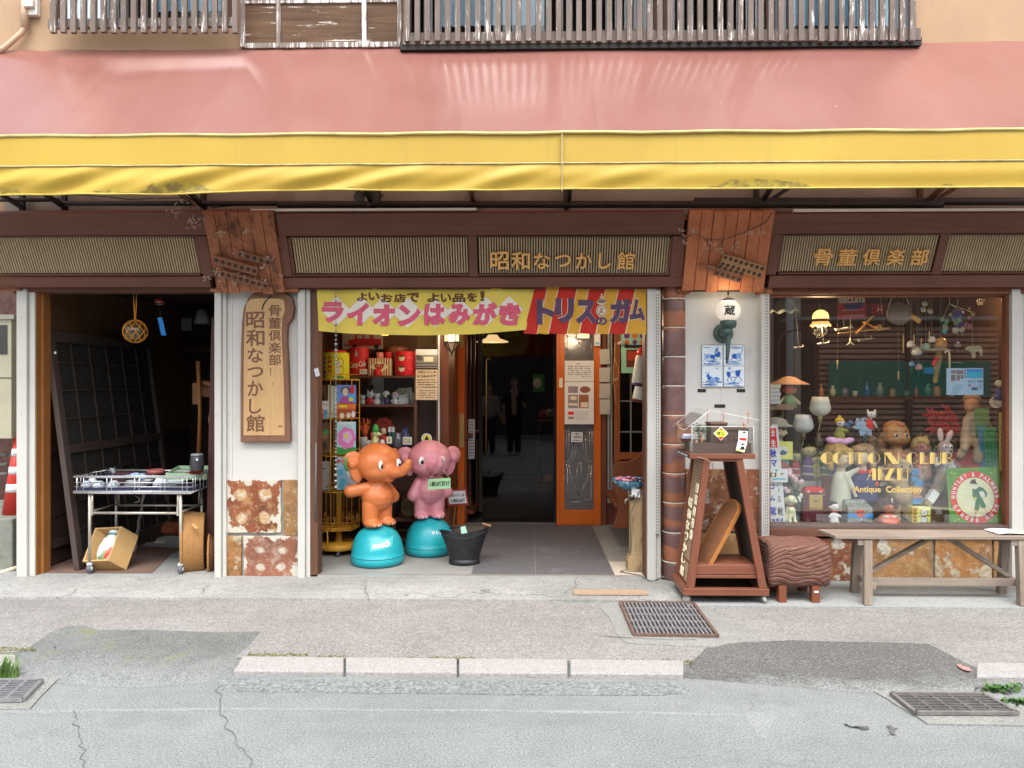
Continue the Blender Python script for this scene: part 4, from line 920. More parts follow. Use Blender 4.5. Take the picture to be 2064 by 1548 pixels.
def animal(b,ox,oy,kind):
 r=random.Random(kind*7+1)
 hz=30+kind
 b.mi=2
 for i in range(16):x0=r.uniform(0,28);y0=r.uniform(hz,39);stroke(b,[(x0,y0),(min(40.5,x0+r.uniform(6,14)),y0-r.uniform(-1.2,2.5))],ox,oy,r.uniform(.5,1.4),r.choice((1,2)))
 def el(cx,cy,rx,rz,mi,rot=0):
  b.mi=mi;n=16;Y=-.0225-.00002*len(b.bm.verts)/8
  b.prism(zx([(ox+cx+rx*math.cos(2*PI*i/n),oy+cy+rz*math.sin(2*PI*i/n))for i in range(n)],Y),Y,Y+.002)
 if kind==0:
  el(13,22,8,4.5,2);el(21,23,5,4,1);el(31,18,6,6,1);el(29,9,2.3,2.6,1);el(28,13.5,3,4,2)
  for l in([(7,24),(3,31)],[(10,26),(9,32)],[(20,26),(27,31)],[(23,26),(30,30)],[(35,21),(38,27)],[(28,12),(33,3)],[(5,20),(4,16)],[(2,4),(12,4.6),(16,3.6)]):stroke(b,l,ox,oy,.9,1)
 if kind==1:
  el(22,22,6,5,1);el(30,21,5,6,2);el(20,20,3,3,1)
  for l in([(34,18),(38,10),(36,5),(40,1)],[(18,25),(12,31)],[(32,26),(36,30)],[(27,27),(24,31)],[(14,4),(24,3),(34,5)],[(18,6),(30,6.4)],[(2,26),(10,29)]):stroke(b,l,ox,oy,1,1)
 if kind==2:
  el(29,26,7,4,2);el(16,25,5,4,1);el(12,20,3,4,1);el(27,25,4,3,1);el(22,26,6,3,2)
  for l in([(10,16),(7,12)],[(13,16),(13,11)],[(27,4),(29,6),(31,4),(33,4)],[(12,29),(8,31)],[(0,33),(20,30),(40,31)]):stroke(b,l,ox,oy,.9,1)
 if kind==3:
  el(20,18,10,5,0);el(28,15,5,6,1);el(10,17,4,5,1);el(31,11,3,3,1);el(8,13,2.5,2,1)
  for l in([(10,12),(28,11)],[(12,22),(28,22)],[(11,21),(7,27),(9,32)],[(14,22),(16,30)],[(26,21),(22,28),(18,33)],[(29,20),(35,26),(36,31)],[(23,9),(28,9),(32,8),(35,8)],[(10,3),(13,3),(13,6),(10,6),(10,3)]):stroke(b,l,ox,oy,1.1,1)
for k_ in range(4):
 ox,oy=scn[k_];b=B();b.px(ox,oy+41,ox+41,oy,-.020,-.009);animal(b,ox,oy,k_);obj('tile',b,[m_tile,m_bl,m_bl2],tl)
# ---------------------------------------------------------------- cloth banners over the entrance
def cloth(x,z,sd):return.010*math.sin(x*7+sd)+.008*math.sin(x*13+z*9+sd*2)+.006*math.sin(x*3-z*12)
Yb=-.045
m_by=paint('yellow_cloth',(.64,.50,.09),.9,.08,5);m_bw=paint('cream_cloth',(.68,.64,.58),.9,.05);m_pink=paint('pink_print',(.58,.10,.16),.9,.08,8);m_brn=paint('brown_print',(.13,.045,.02),.9,.1);m_rout=paint('red_outline',(.45,.05,.06),.9,.1)
bn=thing('banner',P(855,580,Yb),'yellow cloth banner with pink lettering hanging over the entrance','banner')
def bfn(sd,off):return lambda p:V((p.x,Yb+cloth(p.x,p.z,sd)-off+(p.y-Yb)*1.0,p.z))
def sheet_cloth(poly_t,poly_b,sd,mat,y0=0.0,nu=90):
 """hanging cloth between a top and a bottom line of photo pixels"""
 b=B()
 def lerp(l,u):i=min(int(u*(len(l)-1)),len(l)-2);f=u*(len(l)-1)-i;return l[i][0]+(l[i+1][0]-l[i][0])*f,l[i][1]+(l[i+1][1]-l[i][1])*f
 def fn(u,v):
  a,c=lerp(poly_b,u),lerp(poly_t,u);q=P(a[0]+(c[0]-a[0])*v,a[1]+(c[1]-a[1])*v,Yb);return(q.x,Yb+cloth(q.x,q.z,sd)-y0,q.z)
 return b.grid(fn,nu,14)
obj('cloth',sheet_cloth([(639,582),(1077,582)],[(641,667),(700,672),(770,675),(850,676),(950,674),(1060,665)],0,m_by),m_by,bn)
b=B()
def dia(cx,cy,rx,rz,off):
 f=bfn(0,off);n=8;vs=[]
 pts=[(cx-rx,cy),(cx,cy-rz),(cx+rx,cy),(cx,cy+rz)]
 fine=[]
 for i in range(4):
  for j in range(n):t=j/n;fine.append((pts[i][0]+(pts[(i+1)%4][0]-pts[i][0])*t,pts[i][1]+(pts[(i+1)%4][1]-pts[i][1])*t))
 c_=f(P(cx,cy,Yb));vs=[c_]+[f(P(x,y,Yb))for x,y in fine];b._add(vs,[(0,i+1,(i+1)%32+1)for i in range(32)])
for cx,cy,rr in((678,627,30),(728,626,29),(772,629,30),(822,630,31),(878,630,30),(927,629,28),(980,628,30),(1027,625,28)):dia(cx,cy,rr,rr*1.0,.003+.0002*(cx%5))
obj('diamond',b,m_bw,bn)
def btext(t,rects,mat,bold,off,sd,name,par,skew=0):
 b=B()
 for ch,(x0,x1,y0,y1)in zip(t,rects):
  c_=P((x0+x1)/2,(y0+y1)/2,Yb);f=bfn(sd,off)
  if skew:f2=f;f=lambda p,c_=c_,f2=f2:f2(V((p.x+(p.z-c_.z)*skew,p.y,p.z)))
  b.text(ch,c_,w=(x1-x0)*S(Yb),h=(y1-y0)*S(Yb),bold=bold,lift=0,thick=.0015,fn=f)
 obj(name,b,mat,par)
R1=[(648,693,608,650),(698,745,610,656),(750,797,614,658),(802,848,614,658),(854,898,612,656),(904,948,612,656),(953,1003,610,656),(1006,1050,611,656)]
btext('ライオンはみがき',R1,m_rout,.062,.0045,0,'lettering_edge',bn);btext('ライオンはみがき',R1,m_pink,.050,.0065,0,'lettering',bn)
xs=[(719,741,590,607),(743,766,590,606),(768,792,593,610),(794,818,592,610),(820,845,590,609),(861,886,591,609),(888,910,592,609),(912,938,592,609),(940,962,590,608),(968,977,588,607)]
btext('よいお店でよい品を！',xs,m_brn,.034,.0045,0,'slogan_lettering',bn)
m_br=paint('red_cloth',(.44,.022,.012),.9,.1,5);m_bo=paint('gold_cloth',(.55,.29,.03),.9,.1,5);m_pur=paint('purple_print',(.085,.05,.10),.9,.1,8);m_out=paint('cream_outline',(.66,.52,.36),.9,.1)
b2=thing('banner',P(1190,580,Yb),'red and gold striped cloth banner with purple lettering hanging over the entrance','banner')
b=B()
st=[(1078,1104,0),(1104,1126,1),(1126,1164,0),(1164,1188,1),(1188,1222,0),(1222,1248,1),(1248,1282,0),(1282,1303,1)]
sh=21;
for x0,x1,mi in st:
 for e0,e1,m_ in((x0,x1,mi),(x1-1,x1+.6,2)):
  if m_==2 and x1>1300:continue
  b.mi=m_;s2=sheet_cloth([(e0,580),(e1,579)],[(e0-sh+(0 if e0>1090 else-2),672),(e1-sh if e1<1300 else 1302,674)],3,None,.0+(.0012 if m_==2 else 0),8)
  tmp=bpy.data.meshes.new('t');s2.bm.to_mesh(tmp);s2.bm.free();vs=[v.co.copy()for v in tmp.vertices];fs=[list(p.vertices)for p in tmp.polygons];bpy.data.meshes.remove(tmp);b._add(vs,fs,True)
obj('cloth',b,[m_br,m_bo,m_out],b2)
R2=[(1081,1118,604,654),(1119,1157,602,652),(1160,1202,604,654),(1229,1273,601,652),(1270,1316,600,650)]
btext('トリスガ',R2[:4],m_out,.085,.0030,3,'lettering_edge',b2);btext('トリスガ',R2[:4],m_pur,.065,.0055,3,'lettering',b2)
btext('ム',[(1268,1301,600,650)],m_out,.085,.0032,3,'lettering_edge',b2);btext('ム',[(1269,1300,602,648)],m_pur,.065,.0056,3,'lettering',b2)
btext('の',[(1201,1224,639,655)],m_out,.07,.0036,3,'lettering_edge',b2);btext('の',[(1201,1224,639,655)],m_pur,.05,.0060,3,'lettering',b2)
b=B();f=bfn(3,.004)
def ring(cx,cy,rx,rz,r0,off,mi):
 b.mi=mi;f=bfn(3,off);n=24;vs=[f(P(cx,cy,Yb))]if r0==0 else[]
 if r0==0:vs+=[f(P(cx+rx*math.cos(2*PI*i/n),cy+rz*math.sin(2*PI*i/n),Yb))for i in range(n)];b._add(vs,[(0,i+1,(i+1)%n+1)for i in range(n)])
ring(1213,626,11.5,12.5,0,.004,0);ring(1213,626,10,11,0,.005,1);ring(1213,626,8.6,9.6,0,.006,0);ring(1213,608,10,5.5,0,.004,0)
for dx,ht in((-7,5),(-3.5,7),(0,8),(3.5,7),(7,5)):ring(1213+dx,607,1.5,ht*.55,0,.0055,1)
ring(1213,599,1.4,5,0,.0045,0);ring(1213,599,5,1.4,0,.0045,0);ring(1213,594,2.2,2.2,0,.0047,0)
for pts in([(1209,620),(1213,623),(1217,619)],[(1213,621),(1212,628),(1207,633)],[(1212,628),(1217,631)],[(1208,627),(1216,625)]):
 b.mi=1;b.tube([bfn(3,.007)(P(x,y,Yb))for x,y in pts],.0025,5)
obj('emblem',b,[m_out,m_pur],b2)
# bead string in front of the banner
b=B();r=random.Random(3);Yc=-.085;y=586
q0=P(677,580,Yc);b.tube([q0,P(677,984,Yc)],.0012,4)
while y<984:
 big=6 if(60<y-590<76 or 690<y<740 or y>945)else r.choice((2.2,2.6,3,4));rr=big*S(Yc)*.62
 b.ell(P(677,y,Yc),(rr,rr,rr*.9),seg=8,rings=5);y+=big*1.7+2
tag(obj('bead_string',b,paint('crystal_beads',(.30,.30,.29),.08,.3,60,.5)),'long string of clear glass beads hanging before the yellow banner','bead string')
# ---------------------------------------------------------------- generic builders
def zxp(b,pts,Y,t):return b.prism(zx(pts,Y),Y-t/2,Y+t/2)
def leanbox(p0,p1,ang,th):
 pass
def card(name,x0,y0,x1,y1,Y,mat,label,cat,prints=(),tilt=0,th=.004,group=None,mats=()):
 """thin card / sheet / book facing the street; PRINTS are (mi, shape, ...) painted on it"""
 b=B();a,c=P(x0,y1,Y),P(x1,y0,Y);w_,h_=c.x-a.x,c.z-a.z
 b.box(a.x,c.x,Y,Y+th,a.z,c.z)
 def X(u):return a.x+w_*u
 def Z(v):return c.z-h_*v
 for pi_,p in enumerate(prints):
  b.mi=p[0];kind=p[1];lay=.0012+.00009*pi_+.0004*(p[-1]if isinstance(p[-1],int)and kind in 'repo' and len(p)>6 else 0)
  if kind=='r':b.box(X(p[2]),X(p[4]),Y-lay,Y-.0002,Z(p[5]),Z(p[3]))
  elif kind=='e':b.disc((X(p[2]),Z(p[3])),p[4]*w_,p[5]*h_,Y-lay,Y-.0002,20)
  elif kind=='p':b.prism([(X(u),Z(v))for u,v in p[2]],Y-lay-(.0004*p[3]if len(p)>3 else 0),Y-.0002)
  elif kind=='t':b.text(p[2],(X((p[3]+p[5])/2),Y-.0006,Z((p[4]+p[6])/2)),w=(p[5]-p[3])*w_,h=(p[6]-p[4])*h_,bold=p[7]if len(p)>7 else.02,lift=.0006,thick=.0008)
  elif kind=='v':b.col(p[2],X((p[3]+p[5])/2),Z(p[4]),Z(p[6]),Y-.0006,(p[5]-p[3])*w_,bold=p[7]if len(p)>7 else.02,lift=.0006,thick=.0008)
  elif kind=='l': # lines of small handwriting
   r=random.Random(int(p[3]*99)+p[6])
   for i in range(p[6]):
    v=p[3]+(p[5]-p[3])*(i+.5)/p[6];u=p[2];hh=(p[5]-p[3])/p[6]*.26
    while u<p[4]-.03:
     d=r.uniform(.015,.06);
     if r.random()>.12:b.box(X(u),X(min(p[4],u+d*.8)),Y-.0012,Y-.0002,Z(v+hh*r.uniform(.4,1)),Z(v-hh*r.uniform(.4,1)))
     u+=d
 o=obj(name,b,[mat,*mats]);tag(o,label,cat,group)
 if tilt:
  o.rotation_euler=(0,R(tilt),0)
 return o
PC={}
def C(n,rgb,rough=.6,**kw):return paint(n,tuple(min(.78,v*1.5)for v in L(*rgb)),rough,kw.pop('var',.08),**kw)
red,yel,blu,grn,wht,blk,pnk,orn,tea,cre,gry,skn,brn_=(C('print_red',(190,30,28)),C('print_yellow',(235,195,40)),C('print_blue',(40,70,170)),C('print_green',(50,130,60)),C('print_white',(225,222,215)),C('print_black',(28,24,24)),
C('print_pink',(222,120,150)),C('print_orange',(215,100,40)),C('print_teal',(70,150,170)),C('print_cream',(222,205,165)),C('print_grey',(140,140,142)),C('print_skin',(226,178,148)),C('print_brown',(95,50,28)))
ALL=[red,yel,blu,grn,wht,blk,pnk,orn,tea,cre,gry,skn,brn_] # indices 1..13 on a card
def fig(name,label,cat,base,Y,H,parts,group=None,yaw=0,vox=.022):
 """figurine standing at pixel BASE on depth Y, H pixels tall; shapes in units of its height, x right, y towards the back, z up"""
 o0=P(*base,Y);h=H*S(Y);t=thing(name,(0,0,0),label,cat,group)
 for pn,mat,shapes,fuse in parts:
  b=B()
  for sh in shapes:
   if sh[0]=='e':b.ell((sh[1]*h,sh[2]*h,sh[3]*h),(sh[4]*h,sh[5]*h,sh[6]*h),M.Rotation(R(sh[7]),3,'Y')if len(sh)>7 else None)
   elif sh[0]=='c':b.cap([q*h for q in sh[1:4]],[q*h for q in sh[4:7]],sh[7]*h,sh[8]*h)
   elif sh[0]=='b':b.box(*[q*h for q in sh[1:7]])
   elif sh[0]=='l':b.lathe([(p*h,q*h)for p,q in sh[4]],[q*h for q in sh[1:4]],20)
  obj(pn,blob(b,vox*h)if fuse else b,mat,t)
 t.location=o0;t.rotation_euler=(0,0,R(yaw));return t
# ---------------------------------------------------------------- left neighbour: meter cabinet, cone, plinth
b=B();b.px(-260,1200,40,560,1.3,1.5);tag(obj('brick_wall',b,paint('old_brick',(.085,.04,.032),.9,.4,14,bump=.5)),'dark red brick wall at the back of the alley beside the shop','wall')
mc=thing('meter_cabinet',P(5,885,.35),'yellowed white meter cabinet with dark window in the alley','cabinet')
b=B();b.px(-80,884,23,642,.35,.6);obj('body',b,paint('yellowed_cabinet',(.44,.41,.30),.6,.15,4),mc,bev=.004)
b=B();b.px(-84,643,28,634,.33,.62);obj('lid',b,paint('cabinet_lid',(.36,.34,.28),.6,.15),mc)
b=B();b.px(-40,714,14,655,.344,.36);obj('meter_window',b,paint('dark_meter_window',(.05,.05,.05),.2,.2),mc)
b=B();b.px(-80,762.5,23,761,.346,.35);obj('seam',b,m_soot,mc)
b=B();q0=P(0,1172,.2);b.box(q0.x-1,P(34,900,.25).x+.03,.15,1.2,-.02,P(10,1044,.2).z);tag(obj('concrete_plinth',b,paint('mossy_concrete',(.20,.21,.18),.95,.3,5,bump=.5,spots=((.10,.12,.07),3,.55,.6)),bev=.01),'mossy grey concrete block under the traffic cone','plinth')
cq=P(33,1042,.42);k1=S(.42)
cn=thing('traffic_cone',cq,'red traffic cone with three white bands on the mossy concrete block','traffic cone')
b=B();hC=165*k1;rC=26*k1;b.lathe([(rC,0),(rC*.14,hC),(0,hC)],cq+V((0,0,.012)),28);obj('body',b,paint('cone_red',(.50,.030,.018),.5,.1),cn)
b=B()
for f0,f1 in((.30,.40),(.52,.61),(.74,.83)):b.lathe([((rC-(rC*.86)*f)+.0015,f*hC)for f in(f0,f1)],cq+V((0,0,.012)),28)
obj('band',b,paint('white_band',(.7,.7,.72),.4,.05),cn)
b=B();b.box(cq.x-rC*1.2,cq.x+rC*1.2,cq.y-rC*1.2,cq.y+rC*1.2,cq.z,cq.z+.02);obj('base',b,paint('cone_base',(.12,.03,.03),.7,.1),cn)
for i,y in enumerate((918,938,957)):
 b=B();b.tube([P(-40,y,.55),P(14,y-2,.55)],.016,8);tag(obj('bundle_pole',b,paint('old_pole',(.20,.19,.17),.7,.3,8)),['upper','middle','lower'][i]+' grey pole of three stored beside the traffic cone','pole','poles stored in the alley')
b=B();b.tube([P(-30,1170,.05),P(8,1152,.08),P(34,1144,.12)],.017,10);tag(obj('drain_pipe',b,paint('cream_pipe',(.62,.55,.40),.5,.1)),'cream coloured pipe with clamp on the ground at the shop corner','pipe')
b=B();b.tube([P(-40,1176,-.1),P(6,1172,-.1),P(22,1180,-.12),P(26,1186,-.14)],[.03,.03,.028,.018],10);b.tube([P(-40,1186,-.14),P(20,1188,-.14)],.012,8);tag(obj('hose',b,paint('blue_black_rubber',(.05,.055,.075),.5,.2)),'short piece of blue black hose lying on the concrete at the shop corner','hose')
# ---------------------------------------------------------------- display cart with dishes
m_st=paint('worn_steel_tube',(.50,.47,.40),.4,.2,9,.6);m_chr=paint('chrome_rail',(.68,.68,.68),.25,.1,9,.8);m_navy=paint('navy_lining',(.022,.024,.075),.7,.2,9);m_caster=paint('rubber_caster',(.10,.11,.14),.5,.2);m_hub=paint('caster_hub',(.55,.55,.55),.4,.1)
Yc0,Yc1=.02,.47
fl,fr=P(150,992,Yc0),P(384,992,Yc0);zt_,zb_=P(260,961,Yc0).z,fl.z
ct=thing('display_cart',V((fl.x+.47,.24,0)),'steel wheeled cart with navy lined wire basket full of dishes','cart')
b=B()
for z,rr in((zt_,.011),(zb_,.014)):b.tube([(fl.x,Yc0,z),(fr.x,Yc0,z),(fr.x,Yc1,z),(fl.x,Yc1,z)],rr,8,True)
obj('rail',b,m_chr,ct)
b=B()
for f in(.35,.62):z=zb_+(zt_-zb_)*f;b.tube([(fl.x,Yc0,z),(fr.x,Yc0,z),(fr.x,Yc1,z),(fl.x,Yc1,z)],.003,5,True)
for f in(.02,.08,.28,.32,.52,.56,.74,.78,.93,.97):x=fl.x+(fr.x-fl.x)*f;b.tube([(x,Yc0,zb_),(x,Yc0,zt_)],.0035,5);b.tube([(x,Yc1,zb_),(x,Yc1,zt_)],.0035,5)
for f in(.1,.2,.4,.55,.7,.85):y=Yc0+(Yc1-Yc0)*f;b.tube([(fr.x,y,zb_),(fr.x,y,zt_)],.003,5);b.tube([(fl.x,y,zb_),(fl.x,y,zt_)],.003,5)
obj('basket_wire',b,m_chr,ct)
b=B();x0,x1=fl.x+.012,fr.x-.012;b.box(x0,x1,Yc0+.012,Yc1-.012,zb_-.002,zb_+.03);b.box(x0,x1,Yc1-.02,Yc1-.012,zb_,zt_-.012);b.box(x0,x0+.006,Yc0+.1,Yc1-.03,zb_,zt_-.02);obj('lining',b,m_navy,ct)
lx=[P(178,1100,Yc0).x,P(362,1100,Yc0).x]
for x in lx:
 for y in(Yc0+.02,Yc1-.03):
  b=B();b.tube([(x,y,.07),(x,y,zb_)],.0125,8);b.tube([(x+(.022 if x<-3 else-.022),y,zb_),(x+(.022 if x<-3 else-.022),y,zb_-.16)],.009,6);l=obj('leg',b,m_st,ct)
  b=B();b.lathe([(.0,-.014),(.034,-.014),(.036,0),(.034,.014),(0,.014)],(x+.004,y,.038),18,M.Rotation(R(90 if x>-3 else 75),3,'Y'));obj('caster',b,m_caster,l)
  b=B();b.lathe([(.0,-.018),(.016,-.018),(.016,.018),(0,.018)],(x+.004,y,.038),14,M.Rotation(R(90 if x>-3 else 75),3,'Y'));b.box(x-.018,x+.018,y-.012,y+.012,.066,.09);obj('caster_hub',b,m_hub,l)
b=B();zr=P(270,1035,Yc0).z
for y in(Yc0+.02,Yc1-.03):b.tube([(lx[0]+.02,y,zr),(lx[1]-.02,y,zr)],.011,8)
for x in lx:b.tube([(x,Yc0+.02,zr+.01),(x,Yc1-.03,zr+.01)],.008,8);b.box(x+(.014 if x<-3 else-.03),x+(.03 if x<-3 else-.014),Yc0+.01,Yc0+.03,zr-.02,zr+.06)
obj('cross_bar',b,m_st,ct)
b=B();b.tube([P(272,998,.3),P(282,1006,.3),P(278,1012,.3),P(270,1013,.3)],.004,6);obj('hook',b,m_st,ct)
m_bw_=paint('blue_white_china',(.60,.66,.72),.15,.12,40,spots=((.05,.10,.34),26,.56,.9));m_chi=paint('white_china',(.66,.69,.70),.15,.05,9)
zi=zb_+.032
def bowl(px,y,r,h,mat,label,cat='bowl',grp=None,inv=False,z=None):
 x=P(px,980,y).x;b=B();pr_=[(r*.45,0),(r*.5,.006),(r*.8,h*.45),(r,h),(r*.94,h),(r*.7,h*.5),(0,.012)]
 if inv:pr_=[(p,h-q)for p,q in pr_]
 b.lathe(pr_,(x,y,z or zi),22);return tag(obj('plate' if cat=='plate' else 'bowl',b,mat),label,cat,grp)
bowl(176,.10,.052,.05,m_bw_,'blue rimmed white bowl nearest the front left corner of the cart',grp='china on the cart',inv=True)
bowl(200,.09,.055,.052,m_bw_,'blue rimmed white bowl second from the left along the cart front',grp='china on the cart',inv=True)
bowl(229,.09,.055,.055,m_bw_,'blue rimmed white bowl third from the left along the cart front',grp='china on the cart',inv=True)
bowl(186,.20,.05,.06,m_chi,'plain white bowl behind the two left bowls on the cart',grp='china on the cart',inv=True)
for i in range(4):bowl(278+i,.14,.105,.018,m_chi,f'large white dinner plate, {["lowest", "second lowest", "second highest", "topmost"][i]} of the stack in the middle of the cart','plate','china on the cart',z=zi+.011*i)
for i in range(3):bowl(345+i*2,.15,.095,.018,m_bw_,f'blue patterned plate, {["bottom", "middle", "top"][i]} of the short stack near the right end of the cart','plate','china on the cart',z=zi+.014*i)
bowl(322,.13,.06,.075,m_bw_,'blue and white cup turned over between the plate stacks',grp='china on the cart',inv=True);bowl(352,.36,.05,.075,m_bw_,'blue and white bowl under the canister at the back of the cart',grp='china on the cart',inv=True)
def cart_cloth(u,v):
 x=P(272,980,.25).x+(u-.5)*.2;y=.15+v*.2
 return(x,y,zi+.075+.022*math.exp(-((u-.55)**2+(v-.5)**2)*9)+.012*NZ.noise(V((u*6,v*6,2)))-.05*max(0,abs(u-.5)-.35)*3)
b=B();b.grid(cart_cloth,24,20);tag(obj('folded_cloth',b,paint('blue_print_cloth',(.42,.55,.72),.9,.15,30,spots=((.08,.2,.5),30,.5,.9))),'crumpled light blue patterned cloth lying on the plates in the cart','cloth')
x,y=P(226,950,.17).x,.17
b=B();b.lathe([(.028,0),(.03,.003),(.004,.008),(.004,.045),(.02,.06),(.033,.085),(.030,.115),(.029,.115),(.03,.085),(.018,.063),(0,.058)],(x,y,zi+.04),20);tag(obj('wine_glass',b,glass('clear_glass',(.9,.93,.95),.06)),'clear stemmed wine glass standing at the left of the cart','glass')
q=P(314,948,.42);tr=thing('lacquer_tray',q,'dark lacquer tray with a round pink lidded dish at the back of the cart','tray')
b=B();b.lathe([(.10,0),(.115,.018),(.108,.018),(0,.008)],(q.x-.01,.40,zt_-.03),26);obj('tray',b,paint('dark_lacquer',(.07,.015,.012),.25,.2),tr)
b=B();b.lathe([(.062,0),(.072,.01),(.074,.028),(.060,.036),(.058,.030),(0,.028)],(q.x+.01,.40,zt_-.018),26);obj('lidded_dish',b,paint('dusty_pink',(.42,.12,.11),.5,.1),tr)
gb=thing('gift_box',P(385,955,.4),'pale green open box holding white plates at the back right of the cart','box')
a=P(344,953,.36);c=P(424,953,.36);z0=zi+.06
b=B();b.box(a.x,c.x,.27,.52,z0,z0+.01);
for bx in((a.x,c.x,.27,.278),(a.x,c.x,.512,.52),(a.x,a.x+.008,.278,.512),(c.x-.008,c.x,.278,.512)):b.box(*bx,z0+.01,z0+.055)
o=obj('box',b,paint('mint_card',(.36,.55,.34),.7,.05),gb);o.rotation_euler=(R(9),0,0)
b=B()
for i in range(3):b.lathe([(.05,0),(.085,.012),(.08,.012),(0,.006)],((a.x+c.x)/2-.06,.39,z0+.012+.009*i),22)
obj('plate',b,m_chi,gb)
q=P(397,950,.20);cnr=thing('tea_canister',q,'grey black ceramic canister with a lid standing on the right of the cart','canister');z0=P(397,951,.2).z
b=B();b.lathe([(.046,0),(.054,.02),(.058,.08),(.052,.125),(.046,.135),(.0,.135)],(q.x,.2,z0),26);obj('body',b,paint('black_glaze',(.045,.05,.055),.35,.5,7),cnr)
b=B();b.lathe([(.050,.0),(.05,.012),(.04,.018),(0,.02)],(q.x,.2,z0+.135),26);obj('lid',b,paint('grey_glaze',(.22,.25,.28),.4,.2),cnr)
b=B();b.box(q.x+.02,q.x+.035,.138,.144,z0+.10,z0+.115);obj('price_label',b,wht,cnr)
b=B();b.lathe([(.03,0),(.06,.014),(.065,.016),(.0,.006)],(q.x+.0,.17,z0-.014),24,sx=1.15);tag(obj('plate',b,paint('vermilion_plate',(.50,.045,.012),.3,.1)),'orange red small plate under the grey canister on the cart','plate')
b=B();b.box(P(228,950,.3).x,P(268,950,.3).x,.28,.40,zi,zi+.10);tag(obj('bottle_case',b,paint('dark_red_case',(.06,.02,.02),.5,.2)),'dark wooden case between the wine glass and the blue cloth on the cart','case')
# box with a big vase under the cart
A_,B_,C_,D_=P(166,1132,.04),P(219,1130,.04),P(245,1061,.24),P(192,1064,.24);dv=G(235,1158,.006)-B_;dv.y+=.15
bx=thing('wooden_box',V((A_.x+.15,.2,0)),'pale open wooden box leaning under the cart with a large flowered vase inside','box')
def quad_slab(b,p,q,r,s_,n,t):
 n=n.normalized()*t;vs=[p,q,r,s_,p+n,q+n,r+n,s_+n];b._add(vs,[(0,1,2,3),(7,6,5,4),(0,4,5,1),(1,5,6,2),(2,6,7,3),(3,7,4,0)],False)
ux_,uy_=(B_-A_),(D_-A_)
b=B();quad_slab(b,A_,B_,B_+dv,A_+dv,uy_,.012);quad_slab(b,B_+uy_.normalized()*.0125,C_,C_+dv,B_+dv+uy_.normalized()*.0125,-ux_,.012);quad_slab(b,A_+uy_.normalized()*.0125,D_,D_+dv,A_+dv+uy_.normalized()*.0125,ux_,.012);quad_slab(b,D_-uy_.normalized()*.001,C_-uy_.normalized()*.001,C_+dv,D_+dv,-uy_,.012);quad_slab(b,A_+dv,B_+dv,C_+dv,D_+dv,-dv,.012)
obj('box',b,wood('pale_box_wood',(.38,.23,.085),(.48,.31,.13),'X',.6,.6,.15),bx)
vs_=thing('flower_vase',A_,'white porcelain vase painted with red and pink peonies lying in the wooden box','vase')
s=NT('peony_vase');v=s.mp();n=s.noise(v,11,4);c=s.mix(s.step(n,.52,.56),(.72,.70,.66),(.16,.26,.10));c=s.mix(s.step(s.noise(s.mp((1,1.2,1)),8,3),.60,.63),c,(.68,.42,.42));c=s.mix(s.step(s.noise(s.mp((1.3,1,.9)),7,3),.64,.66),c,(.52,.06,.03));m_vase=s.fin(c,.15,0,.6)
ax=uy_.normalized();p0=A_+ux_*.5+uy_*.06+dv*.45;hv=uy_.length*.9;rv=ux_.length*.40;rot=ax.to_track_quat('Z','Y').to_matrix()
b=B();b.lathe([(rv*.7,0),(rv*.95,hv*.25),(rv,hv*.5),(rv*.85,hv*.72),(rv*.58,hv*.83),(rv*.56,hv*.94),(rv*.62,hv),(rv*.5,hv),(0,hv*.9)],p0,28,rot);obj('body',b,m_vase,vs_)
b=B();b.lathe([(rv*.59,hv*.845),(rv*.575,hv*.93)],p0,28,rot);obj('neck_band',b,paint('teal_band',(.12,.28,.30),.2,.4,60),vs_)
# baskets leaning at the right of the cart
m_wick=wood('wicker',(.25,.115,.035),(.42,.225,.08),'Z',3,.7,.5)
def weave(px,py0,py1,wpx,Y,label,mat,ht):
 zc0,zc1=P(px,py1,Y).z,P(px,py0,Y).z;rz=(zc1-zc0)/2;x=P(px,py0,Y).x;bk_=thing('woven_basket',(x,Y,0),label,'basket','shallow woven baskets beside the cart');ctr=V((x,Y+.02,(zc0+zc1)/2));ry=rz*.72
 rot=M((V((0,1,0)),V((0,0,1)),V((1,0,0)))).transposed()
 rot=M.Rotation(R(19),3,'Z')@rot
 b=B();n=72
 def fn(u,v):
  t=2*PI*u;rr=.93+.09*v+.006*math.sin(u*n*PI+(v*22%2>1)*PI);d=v*ht;return ctr+rot@V((ry*rr*math.cos(t),rz*rr*math.sin(t),-d+.004*math.sin(v*44)*math.cos(u*n*PI)))
 b.grid(fn,n*2,16);b.grid(lambda u,v:ctr+rot@V((ry*.93*v*math.cos(2*PI*u),rz*.93*v*math.sin(2*PI*u),.003*math.sin(v*70))),48,20);obj('weave',b,mat,bk_)
 b=B();pts=[ctr+rot@V((ry*1.02*math.cos(2*PI*i/90),rz*1.02*math.sin(2*PI*i/90),-ht))for i in range(90)]
 b.tube(pts,[.010 if i%3 else.014 for i in range(90)],6,True);obj('rim',b,m_wick,bk_)
 return ctr,rot,ry,rz,bk_
ctr,rot,ry,rz,bk_=weave(411,1030,1160,40,.24,'large pale shallow woven basket standing on edge at the right leg of the cart',m_wick,.165)
b=B()
for y in(1057,1158):q=P(388,y,.06);b.cap(q,q+V((.05,-.03,-.025)),.008,.012)
obj('peg_handle',b,paint('peg_wood',(.52,.30,.11),.6,.1),bk_)
weave(430,1080,1158,12,.18,'small dark basket standing behind the white post',wood('dark_wicker',(.10,.04,.015),(.2,.09,.035),'Z',3,.7,.5),.04)
